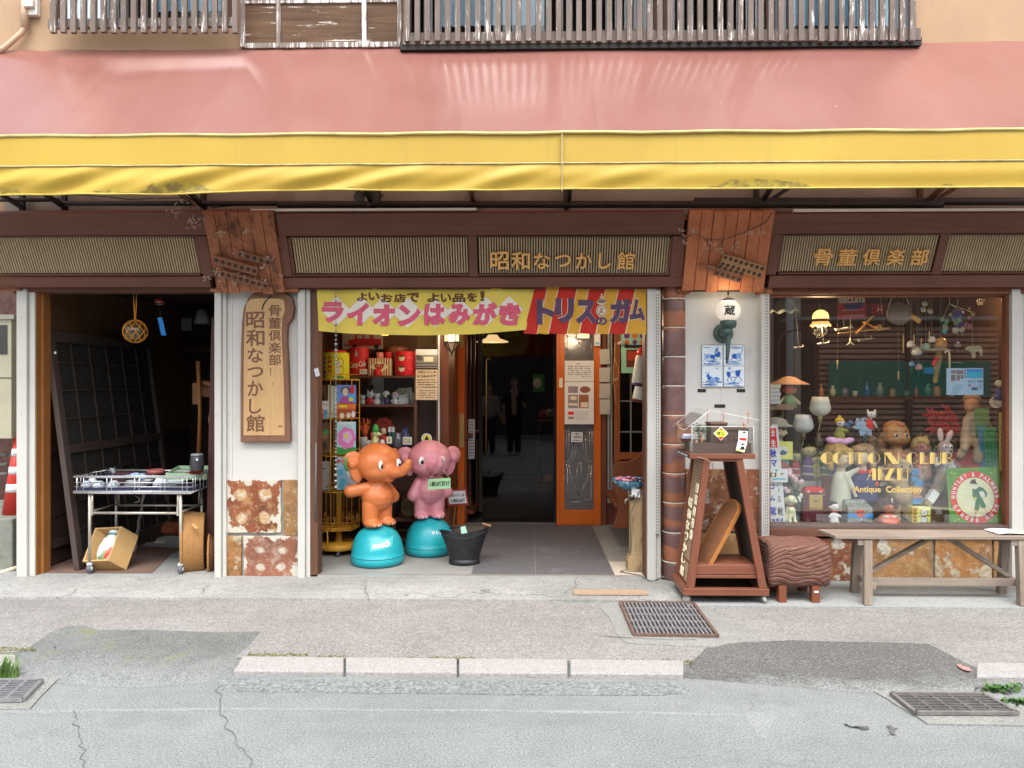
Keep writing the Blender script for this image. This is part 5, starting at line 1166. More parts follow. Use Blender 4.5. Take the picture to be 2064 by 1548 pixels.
b=B();p,q=P(424,1150,.25),P(436,640,.42);b.beam(p,q,.07,.03);tag(obj('leaning_board',b,wood('dark_red_board',(.05,.015,.012),(.09,.03,.022),'Z',.8)),'dark red brown board leaning against the post at the right of the storage room','board')
# leaning lattice door on the left
TL,BL=P(99,668,.16),P(160,1172,.14);TR,BR=TL+V((.0,1.65,0)),BL+V((0,1.65,0))
BL.z=.012;BR.z=.012
ld=thing('old_door',BL,'old dark lattice door leaning in the storage room behind the cart','door')
nrm=(TR-TL).cross(BL-TL).normalized()
b=B();up_=nrm
for p,q,w_ in((TL,BL,.075),(TR,BR,.06)):b.beam(p,q,w_,.045,up_)
for t,w_ in((.02,.09),(.5,.07),(.97,.12)):b.beam(TL.lerp(BL,t),TR.lerp(BR,t),.04,w_,(0,0,1))
obj('frame',b,wood('black_brown_door',(.05,.034,.03),(.085,.06,.053),'Z',.7,.5,.3),ld)
b=B()
for i in range(1,6):b.beam(TL.lerp(TR,i/6).lerp(BL.lerp(BR,i/6),.03),BL.lerp(BR,i/6),.012,.012,up_)
for t in(.13,.25,.37,.61,.72,.84):b.beam(TL.lerp(BL,t),TR.lerp(BR,t),.010,.012,(0,0,1))
obj('lattice_bar',b,wood('black_brown_bar',(.045,.032,.027),(.085,.062,.054),'Z',.7,.4),ld)
b=B();vs=[TL.lerp(BL,.02)+nrm*.014,TR.lerp(BR,.02)+nrm*.014,BR+nrm*.014,BL+nrm*.014];quad_slab(b,*vs,nrm,.006);obj('panel',b,m_soot,ld)
b=B();q=P(111,711,.12);b.box(q.x-.008,q.x+.008,q.y,q.y+.004,q.z-.01,q.z+.01);obj('price_label',b,wht,ld)
# sticks, tools and hangings in the storage room
b=B();p,q=P(270,1140,.75),P(291,990,1.05);p.z=.01;pts=[p.lerp(q,i/10)+V((.006*math.sin(i*2.1),0,0))for i in range(11)];b.tube(pts,[.018-.0006*i for i in range(11)],8)
for t in(.35,.6):e=p.lerp(q,t);b.tube([e,e+V((.03,-.01,.02))],[.008,.006],6)
tag(obj('branch_stick',b,paint('grey_bark',(.22,.20,.18),.9,.35,20)),'grey knotted branch leaning under the cart','stick')
b=B();b.tube([P(305,1120,1.3),P(306,1050,1.35)],.012,6);q=P(306,1122,1.3);b.box(q.x-.03,q.x+.03,1.26,1.34,.0,.01);tag(obj('iron_stand',b,m_soot),'thin dark iron rod standing behind the branch under the cart','rod')
b=B();q=P(318,1120,1.2);b.cap((q.x-.02,1.2,.012),(q.x+.06,1.2,.014),.012,.010);tag(obj('chalk_bar',b,paint('pale_bar',(.55,.52,.5),.8,.1)),'small pale bar lying on the storage room floor behind the branch','bar')
b=B();q=P(350,1100,1.6)
for i in range(5):b.ell((q.x+.05*i-.1,1.6+.03*(i%2),.06),(.09,.08,.06+.02*(i%2)))
tag(obj('cloth_bundle',blob(b,.014),paint('rust_cloth',(.20,.055,.02),.95,.3,20)),'rust coloured bundle lying in the dark behind the basket','bundle')
b=B();b.tube([P(401,915,.9),P(403,830,.9),P(399,728,.9)],[.022,.018,.019],8);tag(obj('tool_handle',b,m_ochre),'long upright brown wooden handle standing at the right wall of the storage room','handle')
b=B();b.px(388,815,400,772,.95,1.0);b.px(400,800,440,772,1.0,1.04);p,q=P(405,770,.95),P(438,778,.95);b.tube([p,q],.026,10);tag(obj('wooden_pulley',b,wood('pulley_wood',(.16,.065,.025),(.24,.10,.04),'X',1)),'brown wooden tool with a round bar hanging at the right wall of the storage room','tool')
b=B();q=P(436,845,.7);b.lathe([(0,-.012),(.07,-.008),(.075,0),(.07,.008),(0,.012)],q,24,M.Rotation(R(90),3,'X'),sy=1.3);tag(obj('woven_fan',b,paint('straw',(.28,.15,.06),.8,.2,30)),'round straw fan half hidden behind the white post','fan')
fq=P(272.5,668,.16);fr_=22.5*S(.16)
ff=thing('net_float',fq,'glass fishing float in an orange rope net hanging in the storage room opening','fishing float')
b=B();b.ell(fq,fr_,seg=32,rings=20);obj('glass_ball',b,paint('bottle_glass',(.055,.04,.02),.06,.4,9,spec=.8),ff)
b=B();N=9
def sph(t,p_):return fq+V((math.cos(t)*math.cos(p_),math.sin(t)*math.cos(p_),math.sin(p_)))*(fr_+.003)
for d in(1,-1):
 for i in range(N):b.tube([sph(2*PI*(i+d*j/8.0*1.6)/N,-1.45+2.95*j/16)for j in range(17)],.0034,5)
for i in range(N):
 pass
b.tube([fq+V((-.003,0,fr_)),P(269,588,.16)],.0045,6);b.tube([fq+V((.003,0,fr_)),P(276,588,.16)],.0045,6);b.ell(fq+V((0,0,fr_+.012)),(.009,.009,.016));obj('net',b,paint('orange_rope',(.60,.24,.022),.8,.15,40),ff)
b=B();q=P(251,663,.12);b.box(q.x-.01,q.x+.012,.12,.123,q.z-.018,q.z+.018);obj('price_label',b,wht,ff)
wq=P(321.5,611,.35);wr=10*S(.35)
wc=thing('wind_chime',wq,'red and clear glass wind chime with a bright blue paper strip','wind chime')
b=B();b.lathe([(wr*.6,-wr*.75),(wr*.95,-wr*.3),(wr,0)],wq,20);obj('bowl',b,glass('clear_glass',(.9,.93,.95),.06,0,.25),wc)
b=B();b.lathe([(wr*1.0,0),(wr*.85,wr*.5),(wr*.4,wr*.9),(0,wr)],wq,20);obj('dome',b,paint('chime_red',(.42,.07,.035),.2,.3,30),wc)
b=B();b.tube([wq+V((0,0,wr)),P(321,594,.35)],.0025,5);b.tube([wq,P(323.5,640,.35)],.002,5);obj('string',b,m_twig,wc)
b=B();zxp(b,[(317.5,640),(326.5,640),(335,676),(325,676)],.35,.002);obj('paper_strip',b,paint('bright_blue_paper',(.02,.25,.72),.7,.05),wc)
b=B();zq=P(408,653,1.9);b.lathe([(.085,0),(.055,.15),(.0,.15)],zq,24);tag(obj('lamp_shade',b,paint('grey_white_shade',(.30,.31,.30),.8,.1)),'pale conical lamp shade hanging in the dark storage room','lamp shade')
b=B();b.px(365,666,386,642,1.9,1.91);tag(obj('framed_paper',b,paint('grey_paper',(.14,.15,.15),.7,.2)),'grey square paper on the dark back wall of the storage room','paper')
# ---------------------------------------------------------------- elephants on turquoise domes
m_tur=paint('turquoise_plastic',(.015,.36,.42),.38,.1,5,spec=.5,spots=((.01,.28,.34),4,.62,.4))
def elephant(cx,ybase,Y,hp,mat,label,yaw,pink):
 q=P(cx,ybase,Y);q.z=.012;k=hp*S(Y) # k: total height with dome
 dm=thing('display_dome',q,('scuffed turquoise plastic dome with a white printed label carrying the orange elephant' if not pink else 'turquoise plastic dome carrying the pink elephant behind the black scuttle'),'dome','turquoise domes under the elephants')
 rd=.207*k;hd=.30*k
 b=B();b.lathe([(rd*.97,0),(rd*1.02,hd*.10),(rd*1.03,hd*.22),(rd*1.0,hd*.24)]+[(rd*math.cos(a)**.75 if a<1.5 else 0,hd*(.24+.76*math.sin(a)))for a in[i*PI/2/9 for i in range(1,10)]],q,40);obj('dome',b,m_tur,dm)
 b=B();b.lathe([(rd*1.034,hd*.21),(rd*1.034,hd*.225)],q,40);obj('seam',b,paint('seam_grime',(.02,.08,.09),.8,.3),dm)
 def on_dome(p):
  z=(p.z-q.z)/hd;a=math.asin(max(0,min(.99,(z-.24)/.76)));rr=rd*math.cos(a)**.75+.0015;dx=p.x-q.x;return V((p.x,q.y-math.sqrt(max(1e-4,rr*rr-dx*dx))-max(0,(p.y+5)*-1),p.z))
 if not pink:
  b=B();c=V((q.x+.30*rd,-5,q.z+.60*hd));n=14
  b.grid(lambda u,v:on_dome(V((c.x+(u-.5)*.78*rd+(v-.5)*.0,-5,c.z+(v-.5)*.24*hd+(u-.5)*.035))),14,6);obj('label_patch',b,paint('pale_turquoise_label',(.10,.50,.56),.4,.1),dm)
  b=B();b.text('satō',c+V((.0,0,.0)),w=.62*rd,h=.15*hd,ux=(1,0,.08),bold=.05,lift=.0,thick=.001,fn=lambda p:on_dome(p)+V((0,-.003,0)));obj('lettering',b,wht,dm)
 else:
  b=B();c=V((q.x+.40*rd,-5,q.z+.66*hd));b.text('サトコ',c,w=.42*rd,h=.09*hd,ux=(1,0,-.06),bold=.05,lift=0,thick=.001,fn=lambda p:on_dome(p)+V((0,-.003,0)));obj('lettering',b,wht,dm)
 el=thing('elephant_figure',(0,0,0),label,'elephant figure','plastic elephant figures');h=.665*k
 zo=0
 b=B()
 E_=lambda*a:b.ell([v*h for v in a[:3]],[v*h for v in a[3:6]],M.Rotation(R(a[6]),3,'Y')if len(a)>6 else None,24,16)
 K_=lambda*a:b.cap([v*h for v in a[:3]],[v*h for v in a[3:6]],a[6]*h,a[7]*h,18)
 K_(-.105,0,.075,-.10,0,.26,.098,.108);K_(.095,-.01,.075,.09,0,.26,.092,.105);E_(-.11,-.04,.045,.10,.13,.05);E_(.10,-.05,.045,.095,.13,.05) # legs, feet
 E_(0,0,.36,.205,.185,.155);K_(0,0,.36,0,0,.52,.195,.12) # belly to neck
 K_(-.13,0,.47,*((-.30,.14,.43)if not pink else(-.22,-.06,.30)),.07,.078);K_(.13,0,.47,.22,-.02,.33,.066,.08) # arms
 E_(0,0,.76,.285,.26,.225);E_(.0,-.05,.67,.25,.22,.14);E_(.0,.02,.84,.22,.22,.16) # head with full cheeks
 tk=[(.0,-.20,.70),(.02,-.30,.665),(.05,-.40,.68),(.07,-.47,.74),(.075,-.49,.79)]
 for i in range(4):K_(*tk[i],*tk[i+1],.085-.012*i,.073-.009*i)
 K_(.0,-.14,.60,.01,-.24,.585,.07,.045) # lower jaw
 obj('body',blob(b,.0135*h,4),mat,el)
 for sx in(-1,1): # big round ears held out sideways
  b=B();cx_,cz_=.31*sx,.76
  b.ell(((cx_-.01*sx)*h,.07*h,(cz_+.03)*h),(.135*h,.03*h,.125*h),M.Rotation(R(22*sx),3,'Z')@M.Rotation(R(-25*sx),3,'Y'),24,14);b.ell((.275*sx*h,.05*h,.655*h),(.075*h,.028*h,.125*h),M.Rotation(R(18*sx),3,'Z')@M.Rotation(R(18*sx),3,'Y'),20,12);b.cap((.22*sx*h,.05*h,.78*h),(.32*sx*h,.06*h,.76*h),.05*h,.06*h)
  ear=obj('ear',blob(b,.012*h,3),mat,el)
  if not pink and sx<0:
   b=B();b.tube([((-.30-.13*math.cos(a))*h,.05*h,(cz_+.02-.14*math.sin(a))*h)for a in(-.5,-.2,.1,.4,.7)],.010,6);obj('tape',b,paint('green_tape',(.012,.26,.085),.5,.05),ear)
 for sx in(-1,1):
  b=B();ez=.755;ex=.128*sx;ey=-.232
  b.ell((ex*h,ey*h,ez*h),(.042*h,.022*h,.058*h),M.Rotation(R(-22*sx),3,'Z'));ey_=obj('eye',b,paint('eye_white',(.75,.74,.72),.2,.03),el)
  b=B();b.ell((ex*h+.006*h,(ey-.014)*h,(ez-.012)*h),(.023*h,.012*h,.030*h),M.Rotation(R(-22*sx),3,'Z'));obj('pupil',b,paint('eye_black',(.015,.012,.02),.15,.05),ey_)
 b=B();b.ell((.02*h,-.262*h,.592*h),(.055*h,.03*h,.022*h));obj('mouth',b,paint('mouth_red',(.42,.035,.03),.4,.1),el)
 b=B()
 for sx in(-1,1):
  for d in(-.045,0,.045):b.ell(((.103*sx+d)*h,(-.165+abs(d)*.5)*h,.035*h),(.018*h,.014*h,.02*h))
 obj('toenail',b,paint('toenail_'+('pink' if pink else 'orange'),(.66,.36,.38)if pink else(.70,.34,.20),.3,.05),el)
 el.location=(q.x,q.y,q.z+hd*.985);el.rotation_euler=(0,0,R(yaw));return el,q,h,hd
m_oel=paint('orange_vinyl',(.60,.175,.05),.40,.10,3,seam=.0022,spec=.5,spots=((.42,.10,.04),2.4,.60,.5));m_pel=paint('pink_vinyl',(.62,.255,.30),.40,.09,3,seam=.0022,spec=.5,spots=((.42,.14,.19),2.4,.62,.4))
e1=elephant(761,1130,.42,252,m_oel,'orange plastic elephant with green tape on its ear standing on a turquoise dome',48,False)
e2=elephant(866,1110,.82,236,m_pel,'pink plastic elephant wearing a green hanging sign, on a turquoise dome',14,True)
# hanging green sign on the pink elephant's trunk
q=P(885,974,.60);sg2=thing('hanging_sign',q,'pale green admission sign hanging on strings from the pink elephant trunk','sign');Yq=.52
b=B();zxp(b,[(864,966),(908,963),(908,984),(863,987)],Yq,.006);obj('board',b,paint('pale_green_card',(.30,.55,.30),.7,.05),sg2)
b=B();c=P(886,975,Yq-.004);b.text('入場料200円 頂きます',c,w=41*S(Yq),h=11*S(Yq),ux=(1,0,.055),bold=.03,lift=.0,thick=.001);obj('lettering',b,m_ink,sg2)
b=B();tp_=P(886,944,Yq+.02);b.tube([P(866,966,Yq),tp_+V((-.012,0,0)),tp_+V((0,.01,.004)),tp_+V((.012,0,0)),P(906,963,Yq)],.0022,5);obj('string',b,paint('pink_string',(.6,.4,.4),.8,.1),sg2)
# admission board on an easel
Yq=1.15;es=thing('easel_sign',P(922,1062,1.2),'small red framed admission board on a wooden easel beside the door','easel')
b=B();zxp(b,[(898,988),(940,985),(945,1018),(903,1020)],Yq,.012);obj('board',b,paint('red_frame',(.30,.03,.02),.4,.1),es)
b=B();zxp(b,[(902,991),(937,989),(941,1014),(906,1016)],Yq-.008,.003);obj('card',b,paint('white_card',(.66,.66,.70),.7,.05),es)
b=B();b.text('昭和なつかし館',P(921,998,Yq-.011),w=30*S(Yq),h=6*S(Yq),ux=(1,0,.05),bold=.01,lift=0,thick=.0006);b.text('入場料200円',P(922,1009,Yq-.011),w=30*S(Yq),h=8*S(Yq),ux=(1,0,.05),bold=.02,lift=0,thick=.0006);obj('lettering',b,m_ink,es)
for p0,p1 in(((934,950),(926,988)),((906,1020),(901,1062)),((918,1020),(913,1070)),((932,1018),(926,1062))):
 b=B();b.beam(P(*p0,Yq+.02),P(*p1,Yq+.03+(.08 if p1[1]>1000 else 0)),.012,.012);obj('leg',b,m_ochre,es)
# coal scuttle
Yq=.42;q=P(936,1125,Yq);q.z=.012;kk=S(Yq)
bu=thing('coal_scuttle',q,'black metal coal scuttle with wavy rim standing before the pink elephant','scuttle')
m_tin=paint('black_tin',(.022,.022,.026),.42,.4,14,.3)
def sc_(u,v,inn=0):
 a=2*PI*u;t=v;rx=(29+21*t**1.3)*kk-inn;ry=(22+9*t)*kk-inn;rim=t*(5.5*math.cos(2*a)+(4*max(0,math.cos(a))))*kk;return q+V((rx*math.cos(a)+.0*t,ry*math.sin(a),(2+58*t)*kk+rim))
b=B();b.grid(lambda u,v:sc_(u,v),48,10);b.grid(lambda u,v:sc_(u,1-v*.98,.004),48,10);b.grid(lambda u,v:q+V((29*kk*v*math.cos(2*PI*u),22*kk*v*math.sin(2*PI*u),.012)),40,3)
b.lathe([(1.0,.0),(1.03,.01),(.98,.045)],q,40,M.Diagonal((31*kk,24*kk,1.0)));obj('body',b,m_tin,bu)
b=B();b.tube([sc_(i/60,1)for i in range(60)],.004,6,True);b.tube([sc_(.12,1)+V((.0,.01,.0)),P(985,1064,Yq),P(984,1058,Yq+.05),P(950,1058,Yq+.12),P(905,1066,Yq+.13)],.004,6);obj('rim_wire',b,m_tin,bu)
b=B();b.cap(P(974,1056,Yq+.06),P(988,1060,Yq+.03),.010,.010);obj('handle_grip',b,paint('grip_wood',(.35,.17,.10),.6,.2),bu)
b=B();zxp(b,[(928,1062),(938,1060),(942,1074),(930,1076)],Yq-.11,.002);b.mi=1
b.text('売物',P(934.5,1068,Yq-.113),w=9*kk,h=4.5*kk,bold=.01,thick=.0005,lift=.0004)if False else None
obj('tag',b,[paint('mint_tag',(.36,.62,.48),.7,.05),m_ink],bu)
# ---------------------------------------------------------------- glazed showcase with shelves on the left
YS_=1.05
sh=thing('display_shelf',P(760,1090,1.3),'dark wooden glazed showcase with shelves of old tins and toys','showcase')
z=[P(740,y,YS_).z for y in(757,815,903,1044)];xl_,xr_=P(600,800,YS_).x,P(886,800,YS_).x;xm_=P(835,800,YS_).x
b=B()
for zz in z[:3]:b.box(xl_,xm_,YS_,YS_+.40,zz-.022,zz)
b.box(xl_,xr_,YS_-.02,YS_+.42,z[3]-.03,z[3]);b.box(xl_,xm_,YS_-.0,YS_+.3,z[3]-.22,z[3]-.19);obj('shelf',b,m_beam,sh)
b=B();b.box(xm_,xm_+.025,YS_-.004,YS_+.03,.1,z[0]);b.box(xr_-.03,xr_,YS_-.004,YS_+.04,0,2.3);b.box(xl_,xr_,YS_+.42,YS_+.44,0.1,2.3);b.box(P(700,800,YS_).x,P(700,800,YS_).x+.03,YS_+.38,YS_+.4,.2,1.4);obj('frame',b,m_beamz,sh)
for xx in(P(735,800,YS_).x,P(790,800,YS_).x,xm_+.002,xr_-.032):
 b=B();b.box(xx,xx+.03,YS_,YS_+.03,.0,z[3]-.03);obj('leg',b,m_beamz,sh)
b=B();b.box(xm_+.026,xr_-.031,YS_+.0,YS_+.006,z[3],2.3);b.box(P(698,800,YS_).x,xm_-.001,YS_-.006,YS_-.002,z[1]+.002,z[0]-.024);obj('pane',b,m_win,sh)
b=B();x=P(885,800,YS_).x;b.box(x-.008,x+.010,YS_-.02,YS_-.008,.3,2.2)
b.mi=1;zq=.3
while zq<2.2:b.box(x-.004,x+.004,YS_-.022,YS_-.0205,zq,zq+.012);zq+=.024
obj('perforated_rail',b,[m_alud,wht],sh)
def can(px0,px1,y0,y1,Y,mat,label,dec=None,box=False,mats=(),lid=None,cat='tin'):
 a,c=P(px0,y1,Y),P(px1,y0,Y);r_=(c.x-a.x)/2;t=thing('storage_tin',V(((a.x+c.x)/2,Y+r_,a.z)),label,cat);ctr=V(((a.x+c.x)/2,Y+(r_ if not box else.08),a.z))
 b=B();hh=c.z-a.z
 if box:b.box(a.x,c.x,Y,Y+.16,a.z,c.z)
 else:b.lathe([(r_*.97,0),(r_,.006),(r_,hh-.006),(r_*.97,hh),(0,hh)],ctr,36)
 obj('body',b,mat,t,bev=.002 if box else 0)
 if lid:
  b=B();b.lathe([(r_*.8,hh),(r_*.8,hh+.02),(0,hh+.022)],ctr,30);obj('lid',b,lid,t)
 if dec:
  b=B();f=(lambda p:p)if box else(lambda p:V((ctr.x+r_*math.sin(max(-1.4,min(1.4,(p.x-ctr.x)/r_))),ctr.y-r_*math.cos(max(-1.4,min(1.4,(p.x-ctr.x)/r_)))-(.0012+max(0,Y-.001-p.y)),p.z)))
  dec(b,lambda u,v:V((a.x+(c.x-a.x)*u,Y-.001,c.z-hh*v)),c.x-a.x,hh,f);obj('print',b,list(mats),t)
 return t
def qd(b,A,pts,mi,f,lay=0):
 """painted patch: polygon of (u,v) on the face"""
 b.mi=mi;vs=[f(A(*p)+V((0,-.0005*lay,0)))for p in pts];b._add(vs,[tuple(range(len(vs)))])
def el_(cx,cy,rx,ry,n=16):return[(cx+rx*math.cos(2*PI*i/n),cy+ry*math.sin(2*PI*i/n))for i in range(n)]
def d_yel(b,A,w_,h_,f):
 g=lambda t,u,v0,v1,ww,mi:[setattr(b,'mi',mi)]+[b.text(ch,A(u,v0+(v1-v0)*(i+.5)/len(t)),w=ww*w_,h=(v1-v0)/len(t)*h_*.82,bold=.04,lift=0,thick=.0006,fn=f)for i,ch in enumerate(t)]
 g('フォト絵本',.2,.14,.95,.17,0);g('小学館の',.42,.1,.76,.17,1)
 qd(b,A,el_(.80,.36,.13,.17),2,f);qd(b,A,el_(.73,.42,.08,.10),3,f,1);qd(b,A,el_(.80,.66,.15,.17),2,f);qd(b,A,el_(.72,.66,.08,.14),3,f,1);qd(b,A,el_(.78,.90,.2,.05),4,f);qd(b,A,el_(.76,.38,.016,.02,8),5,f,2)
can(641,697,710,766,.86,C('tin_yellow',(232,190,30)),'yellow storage tin with a brown squirrel at the left end of the tins',d_yel,mats=(blu,red,brn_,wht,grn,blk),lid=red)
def d_cola(b,A,w_,h_,f):
 b.mi=0;b.text('Coca-Cola',A(.55,.60),w=.86*w_,h=.2*h_,ux=(1,0,.12),bold=.01,lift=0,thick=.0006,fn=f)
 qd(b,A,[(.1,.78),(.5,.72),(.85,.66),(.5,.75)],0,f);qd(b,A,[(.42,.10),(.50,.08),(.52,.16),(.56,.24),(.54,.32),(.42,.32),(.40,.24),(.44,.16)],1,f)
can(699,739,700,757,1.08,C('tin_cola_red',(165,22,26)),'tall red drink storage tin with white script and a bottle, second of the tins',d_cola,mats=(wht,gry),cat='tin')
def d_pop(b,A,w_,h_,f):
 for i in range(9):qd(b,A,[(i/9+.02,0),(i/9+.075,0),(i/9+.075,1),(i/9+.02,1)],0,f)
 qd(b,A,[(.06,.5),(.5,.16),(.94,.5),(.5,.84)],1,f,2);qd(b,A,[(.5,.76),(.28,.48),(.30,.34),(.40,.30),(.5,.38),(.60,.30),(.70,.34),(.72,.48)],0,f,3);b.mi=1;b.text('クルト',A(.5,.46)+V((0,-.003,0)),w=.3*w_,h=.13*h_,bold=.01,lift=0,thick=.0005)
can(742,787,722,757,1.10,C('tin_cream',(222,196,150)),'cream tin box with red stripes and a red heart between the two red tins',d_pop,box=True,mats=(C('stripe_red',(150,30,24)),C('tin_cream2',(222,190,140))))
def d_red(b,A,w_,h_,f):
 for v in(.28,.72):qd(b,A,el_(.36,v,.15,.12),0,f);qd(b,A,el_(.37,v-.09,.16,.05),1,f,1);[qd(b,A,[(.70,v-.04+.04*j),(.92-.05*j,v-.04+.04*j),(.92-.05*j,v-.02+.04*j),(.70,v-.02+.04*j)],2,f)for j in range(2)]
 qd(b,A,[(0.05,.49),(.95,.49),(.95,.5),(.05,.5)],3,f)
can(793,837,708,757,1.08,C('tin_red',(196,24,30)),'round bright red tin with two small faces at the right end of the tins',d_red,mats=(cre,brn_,pnk,C('dkred',(120,10,14))))
can(757,772,710,722,1.16,C('tin_pinkwhite',(196,120,112)),'small round pink tin on top of the striped tin box');can(774,789,709,722,1.16,C('tin_red2',(170,26,34)),'small round red tin beside the pink tin on the striped box');can(752,767,744,757,1.07,C('tin_mini',(185,30,36)),'miniature red tin standing in front of the striped tin box')
card('price_card',725,744,740,754,1.06,cre,'small cream price card standing before the tall red drink tin','card',[(1,'l',.1,.2,.9,.9,3)],mats=[blk])
card('price_card',812,881,830,896,1.03,cre,'cream price card at the right end of the lowest toy shelf','card',[(1,'l',.1,.15,.9,.9,3)],mats=[blk])
card('price_card',779,880,790,894,1.03,cre,'small grey white card before the glass jar on the lowest toy shelf','card',[(1,'e',.5,.5,.25,.25)],mats=[gry])
card('car_poster',690,672,772,704,1.44,C('poster_pale',(150,135,118)),'poster of a red vintage fire engine behind the tins','poster',
[(1,'p',[(.14,.80),(.16,.40),(.30,.36),(.32,.05),(.74,.02),(.78,.34),(.95,.36),(.96,.80)]),(2,'r',.36,.10,.50,.32,0),(2,'r',.54,.09,.68,.32,0),(3,'e',.30,.84,.06,.16),(3,'e',.84,.82,.06,.16),(3,'r',.04,.70,.16,.78,0)],mats=[C('engine_red',(150,24,24)),gry,blk])
card('photo_print',838,704,882,742,1.045,C('photo_grey',(120,118,112)),'grey street photograph taped inside the showcase above the handwritten notice','photograph',[(1,'r',0,0,1,.3,0),(2,'r',.1,.35,.3,.6,0),(3,'r',.38,.40,.8,.66,0),(4,'r',0,.72,1,.76,0),(4,'r',0,.88,1,.92,0),(2,'r',.02,.3,.18,.55,0)],mats=[C('photo_sky',(190,200,208)),C('photo_dark',(70,68,64)),cre,blk])
card('paper_notice',838,745,882,806,1.045,C('paper_tan',(190,170,140)),'handwritten paper notice taped inside the showcase glass','notice',[(1,'t','昭和なつかし館',.12,.04,.92,.12,.01),(1,'t','& Cafeみのや',.06,.16,.94,.26,.02),(1,'l',.06,.30,.94,.62,4),(1,'l',.1,.66,.9,.96,4)],mats=[blk])
b=B();q=P(860,884,1.0);b.disc((q.x,q.z),12*S(1),12*S(1),1.0,1.006,32);b.mi=1;b.disc((q.x,q.z),10.5*S(1),10.5*S(1),.998,.9995,32);b.mi=0;b.disc((q.x,q.z),8*S(1),8*S(1),.9965,.998,32);b.mi=2;b.disc((q.x,q.z),7.4*S(1),7.4*S(1),.995,.9963,32);b.mi=0;b.prism(zx([(857,890),(856,884),(860,878),(864,884),(864,890)],.9945),.9938,.9948)
tag(obj('round_badge',b,[blk,wht,yel]),'round black and yellow badge plate behind the pink elephant head','badge')
b=B()
for i,rr in enumerate((.0,.5,1.0)):pass
q=P(824,1022,.95);rr=15*S(.95);r=random.Random(4)
for i in range(9):a=PI*i/9;b.tube([q+M.Rotation(a,3,'Z')@V((rr*math.cos(t),0,rr*1.2*math.sin(t)))for t in[2*PI*j/24 for j in range(24)]],.0022,4,True)
for zf_ in(-.7,-.35,0,.35,.7):b.tube([q+V((rr*math.sqrt(1-zf_**2)*math.cos(t),rr*math.sqrt(1-zf_**2)*math.sin(t),rr*1.2*zf_))for t in[2*PI*j/24 for j in range(24)]],.0022,4,True)
tag(obj('net_ball',b,paint('olive_cord',(.19,.18,.07),.8,.3)),'ball of olive cord netting hanging behind the pink elephant','net ball')
# little figures on the shelves
m_wf=C('china_white',(232,228,220),.25);m_rf=C('toy_red',(196,34,32),.35);m_nv=C('toy_navy',(34,36,84),.4);m_pk=C('toy_pink',(226,150,160),.35);m_sk=C('toy_skin',(228,178,146),.4);m_gn=C('toy_green',(60,150,70),.4);m_yw=C('toy_cream_yellow',(222,208,140),.4);m_bkf=C('toy_black',(26,24,26),.35);m_hr=C('toy_brown_hair',(84,42,26),.6);m_or=C('toy_orange',(206,84,40),.5)
def shelf_fig(name,label,px,H,col,top,ears=None,hat=None,face=None,Y=1.12,yb=815,cat='figurine',g='figurines on the toy shelf'):
 parts=[('body',col,[('l',0,0,0,[(.22,0),(.26,.06),(.24,.25),(.15,.46),(0,.5)]),('c',-.2,-.03,.36,-.28,-.1,.22,.06,.055),('c',.2,-.03,.36,.28,-.1,.22,.06,.055)],True),
('head',top,[('e',0,0,.68,.27,.24,.25)]+([('e',-.16,0,.93,.06,.05,.15),('e',.16,0,.93,.06,.05,.15)]if ears=='long' else[('e',-.2,0,.88,.09,.06,.09),('e',.2,0,.88,.09,.06,.09)]if ears else[]),True),
('face_mark',m_bkf,[('e',-.09,-.225,.69,.025,.02,.035),('e',.09,-.225,.69,.025,.02,.035),('e',0,-.24,.62,.02,.015,.014)],False)]
 if face:parts.append(('face',face,[('e',0,-.06,.66,.2,.2,.18)],False))
 if hat:parts.append(('hat',hat,[('l',0,0,.72,[(.30,0),(.27,.14),(.16,.26),(0,.3)])],False))
 return fig(name,label,cat,(px,yb),Y,H,parts,g)
shelf_fig('animal_figurine','white animal figurine at the left end of the toy shelf, half behind the book rack',731,20,m_wf,m_wf,'round')
shelf_fig('animal_figurine','white rabbit figurine with a red vest on the toy shelf',746,28,m_rf,m_wf,'long')
shelf_fig('animal_figurine','plump white puppy figurine beside the red vested rabbit',760,24,m_wf,m_wf,'round')
shelf_fig('child_figurine','small doll in navy suit and white cap on the toy shelf',778,27,m_nv,m_bkf,None,m_wf,m_sk)
shelf_fig('animal_figurine','slim white dog figurine with a pink cap on the toy shelf',796,25,m_wf,m_wf,None,m_pk)
fig('face_mask','tan smiling face mask leaning behind the albums on the toy shelf','mask',(812,803),1.3,26,[('face',m_sk,[('e',0,0,.5,.5,.2,.5),('e',0,-.2,.45,.08,.1,.1),('e',-.5,0,.5,.1,.06,.14)],True),('hair',m_hr,[('e',0,.03,.82,.42,.2,.2)],False),('feature',m_bkf,[('e',-.17,-.19,.58,.05,.03,.05),('e',.17,-.19,.58,.05,.03,.05),('c',-.15,-.19,.26,.15,-.19,.26,.02,.02)],False)])
for i in range(3):card('photo_album',803+i*7,797-i,809.5+i*7,815,1.14+i*.02,C('album_white',(190,194,200)),['first','second','third'][i]+' of three white albums standing at the right of the toy shelf','album',[(1,'r',.2,.1,.8,.3,0)],th=.1,group='white albums',mats=[gry])
yb_=902
b=B();r=random.Random(6);q=P(736,872,1.2)
for i in range(26):
 a=r.uniform(-1.2,1.2);e=q+V((math.sin(a)*r.uniform(.02,.05),r.uniform(-.03,.03),r.uniform(.0,.12)));b.cap(e,e+V((math.sin(a)*.03,0,.03)),.008,.004,8)
b.cap(q,q+V((0,0,.06)),.03,.03);b.ell(q+V((0,0,-.08)),(.03,.03,.06));tag(obj('coral_branch',blob(b,.006,1),m_or),'orange coral branch standing behind the book rack on the lowest toy shelf','coral')
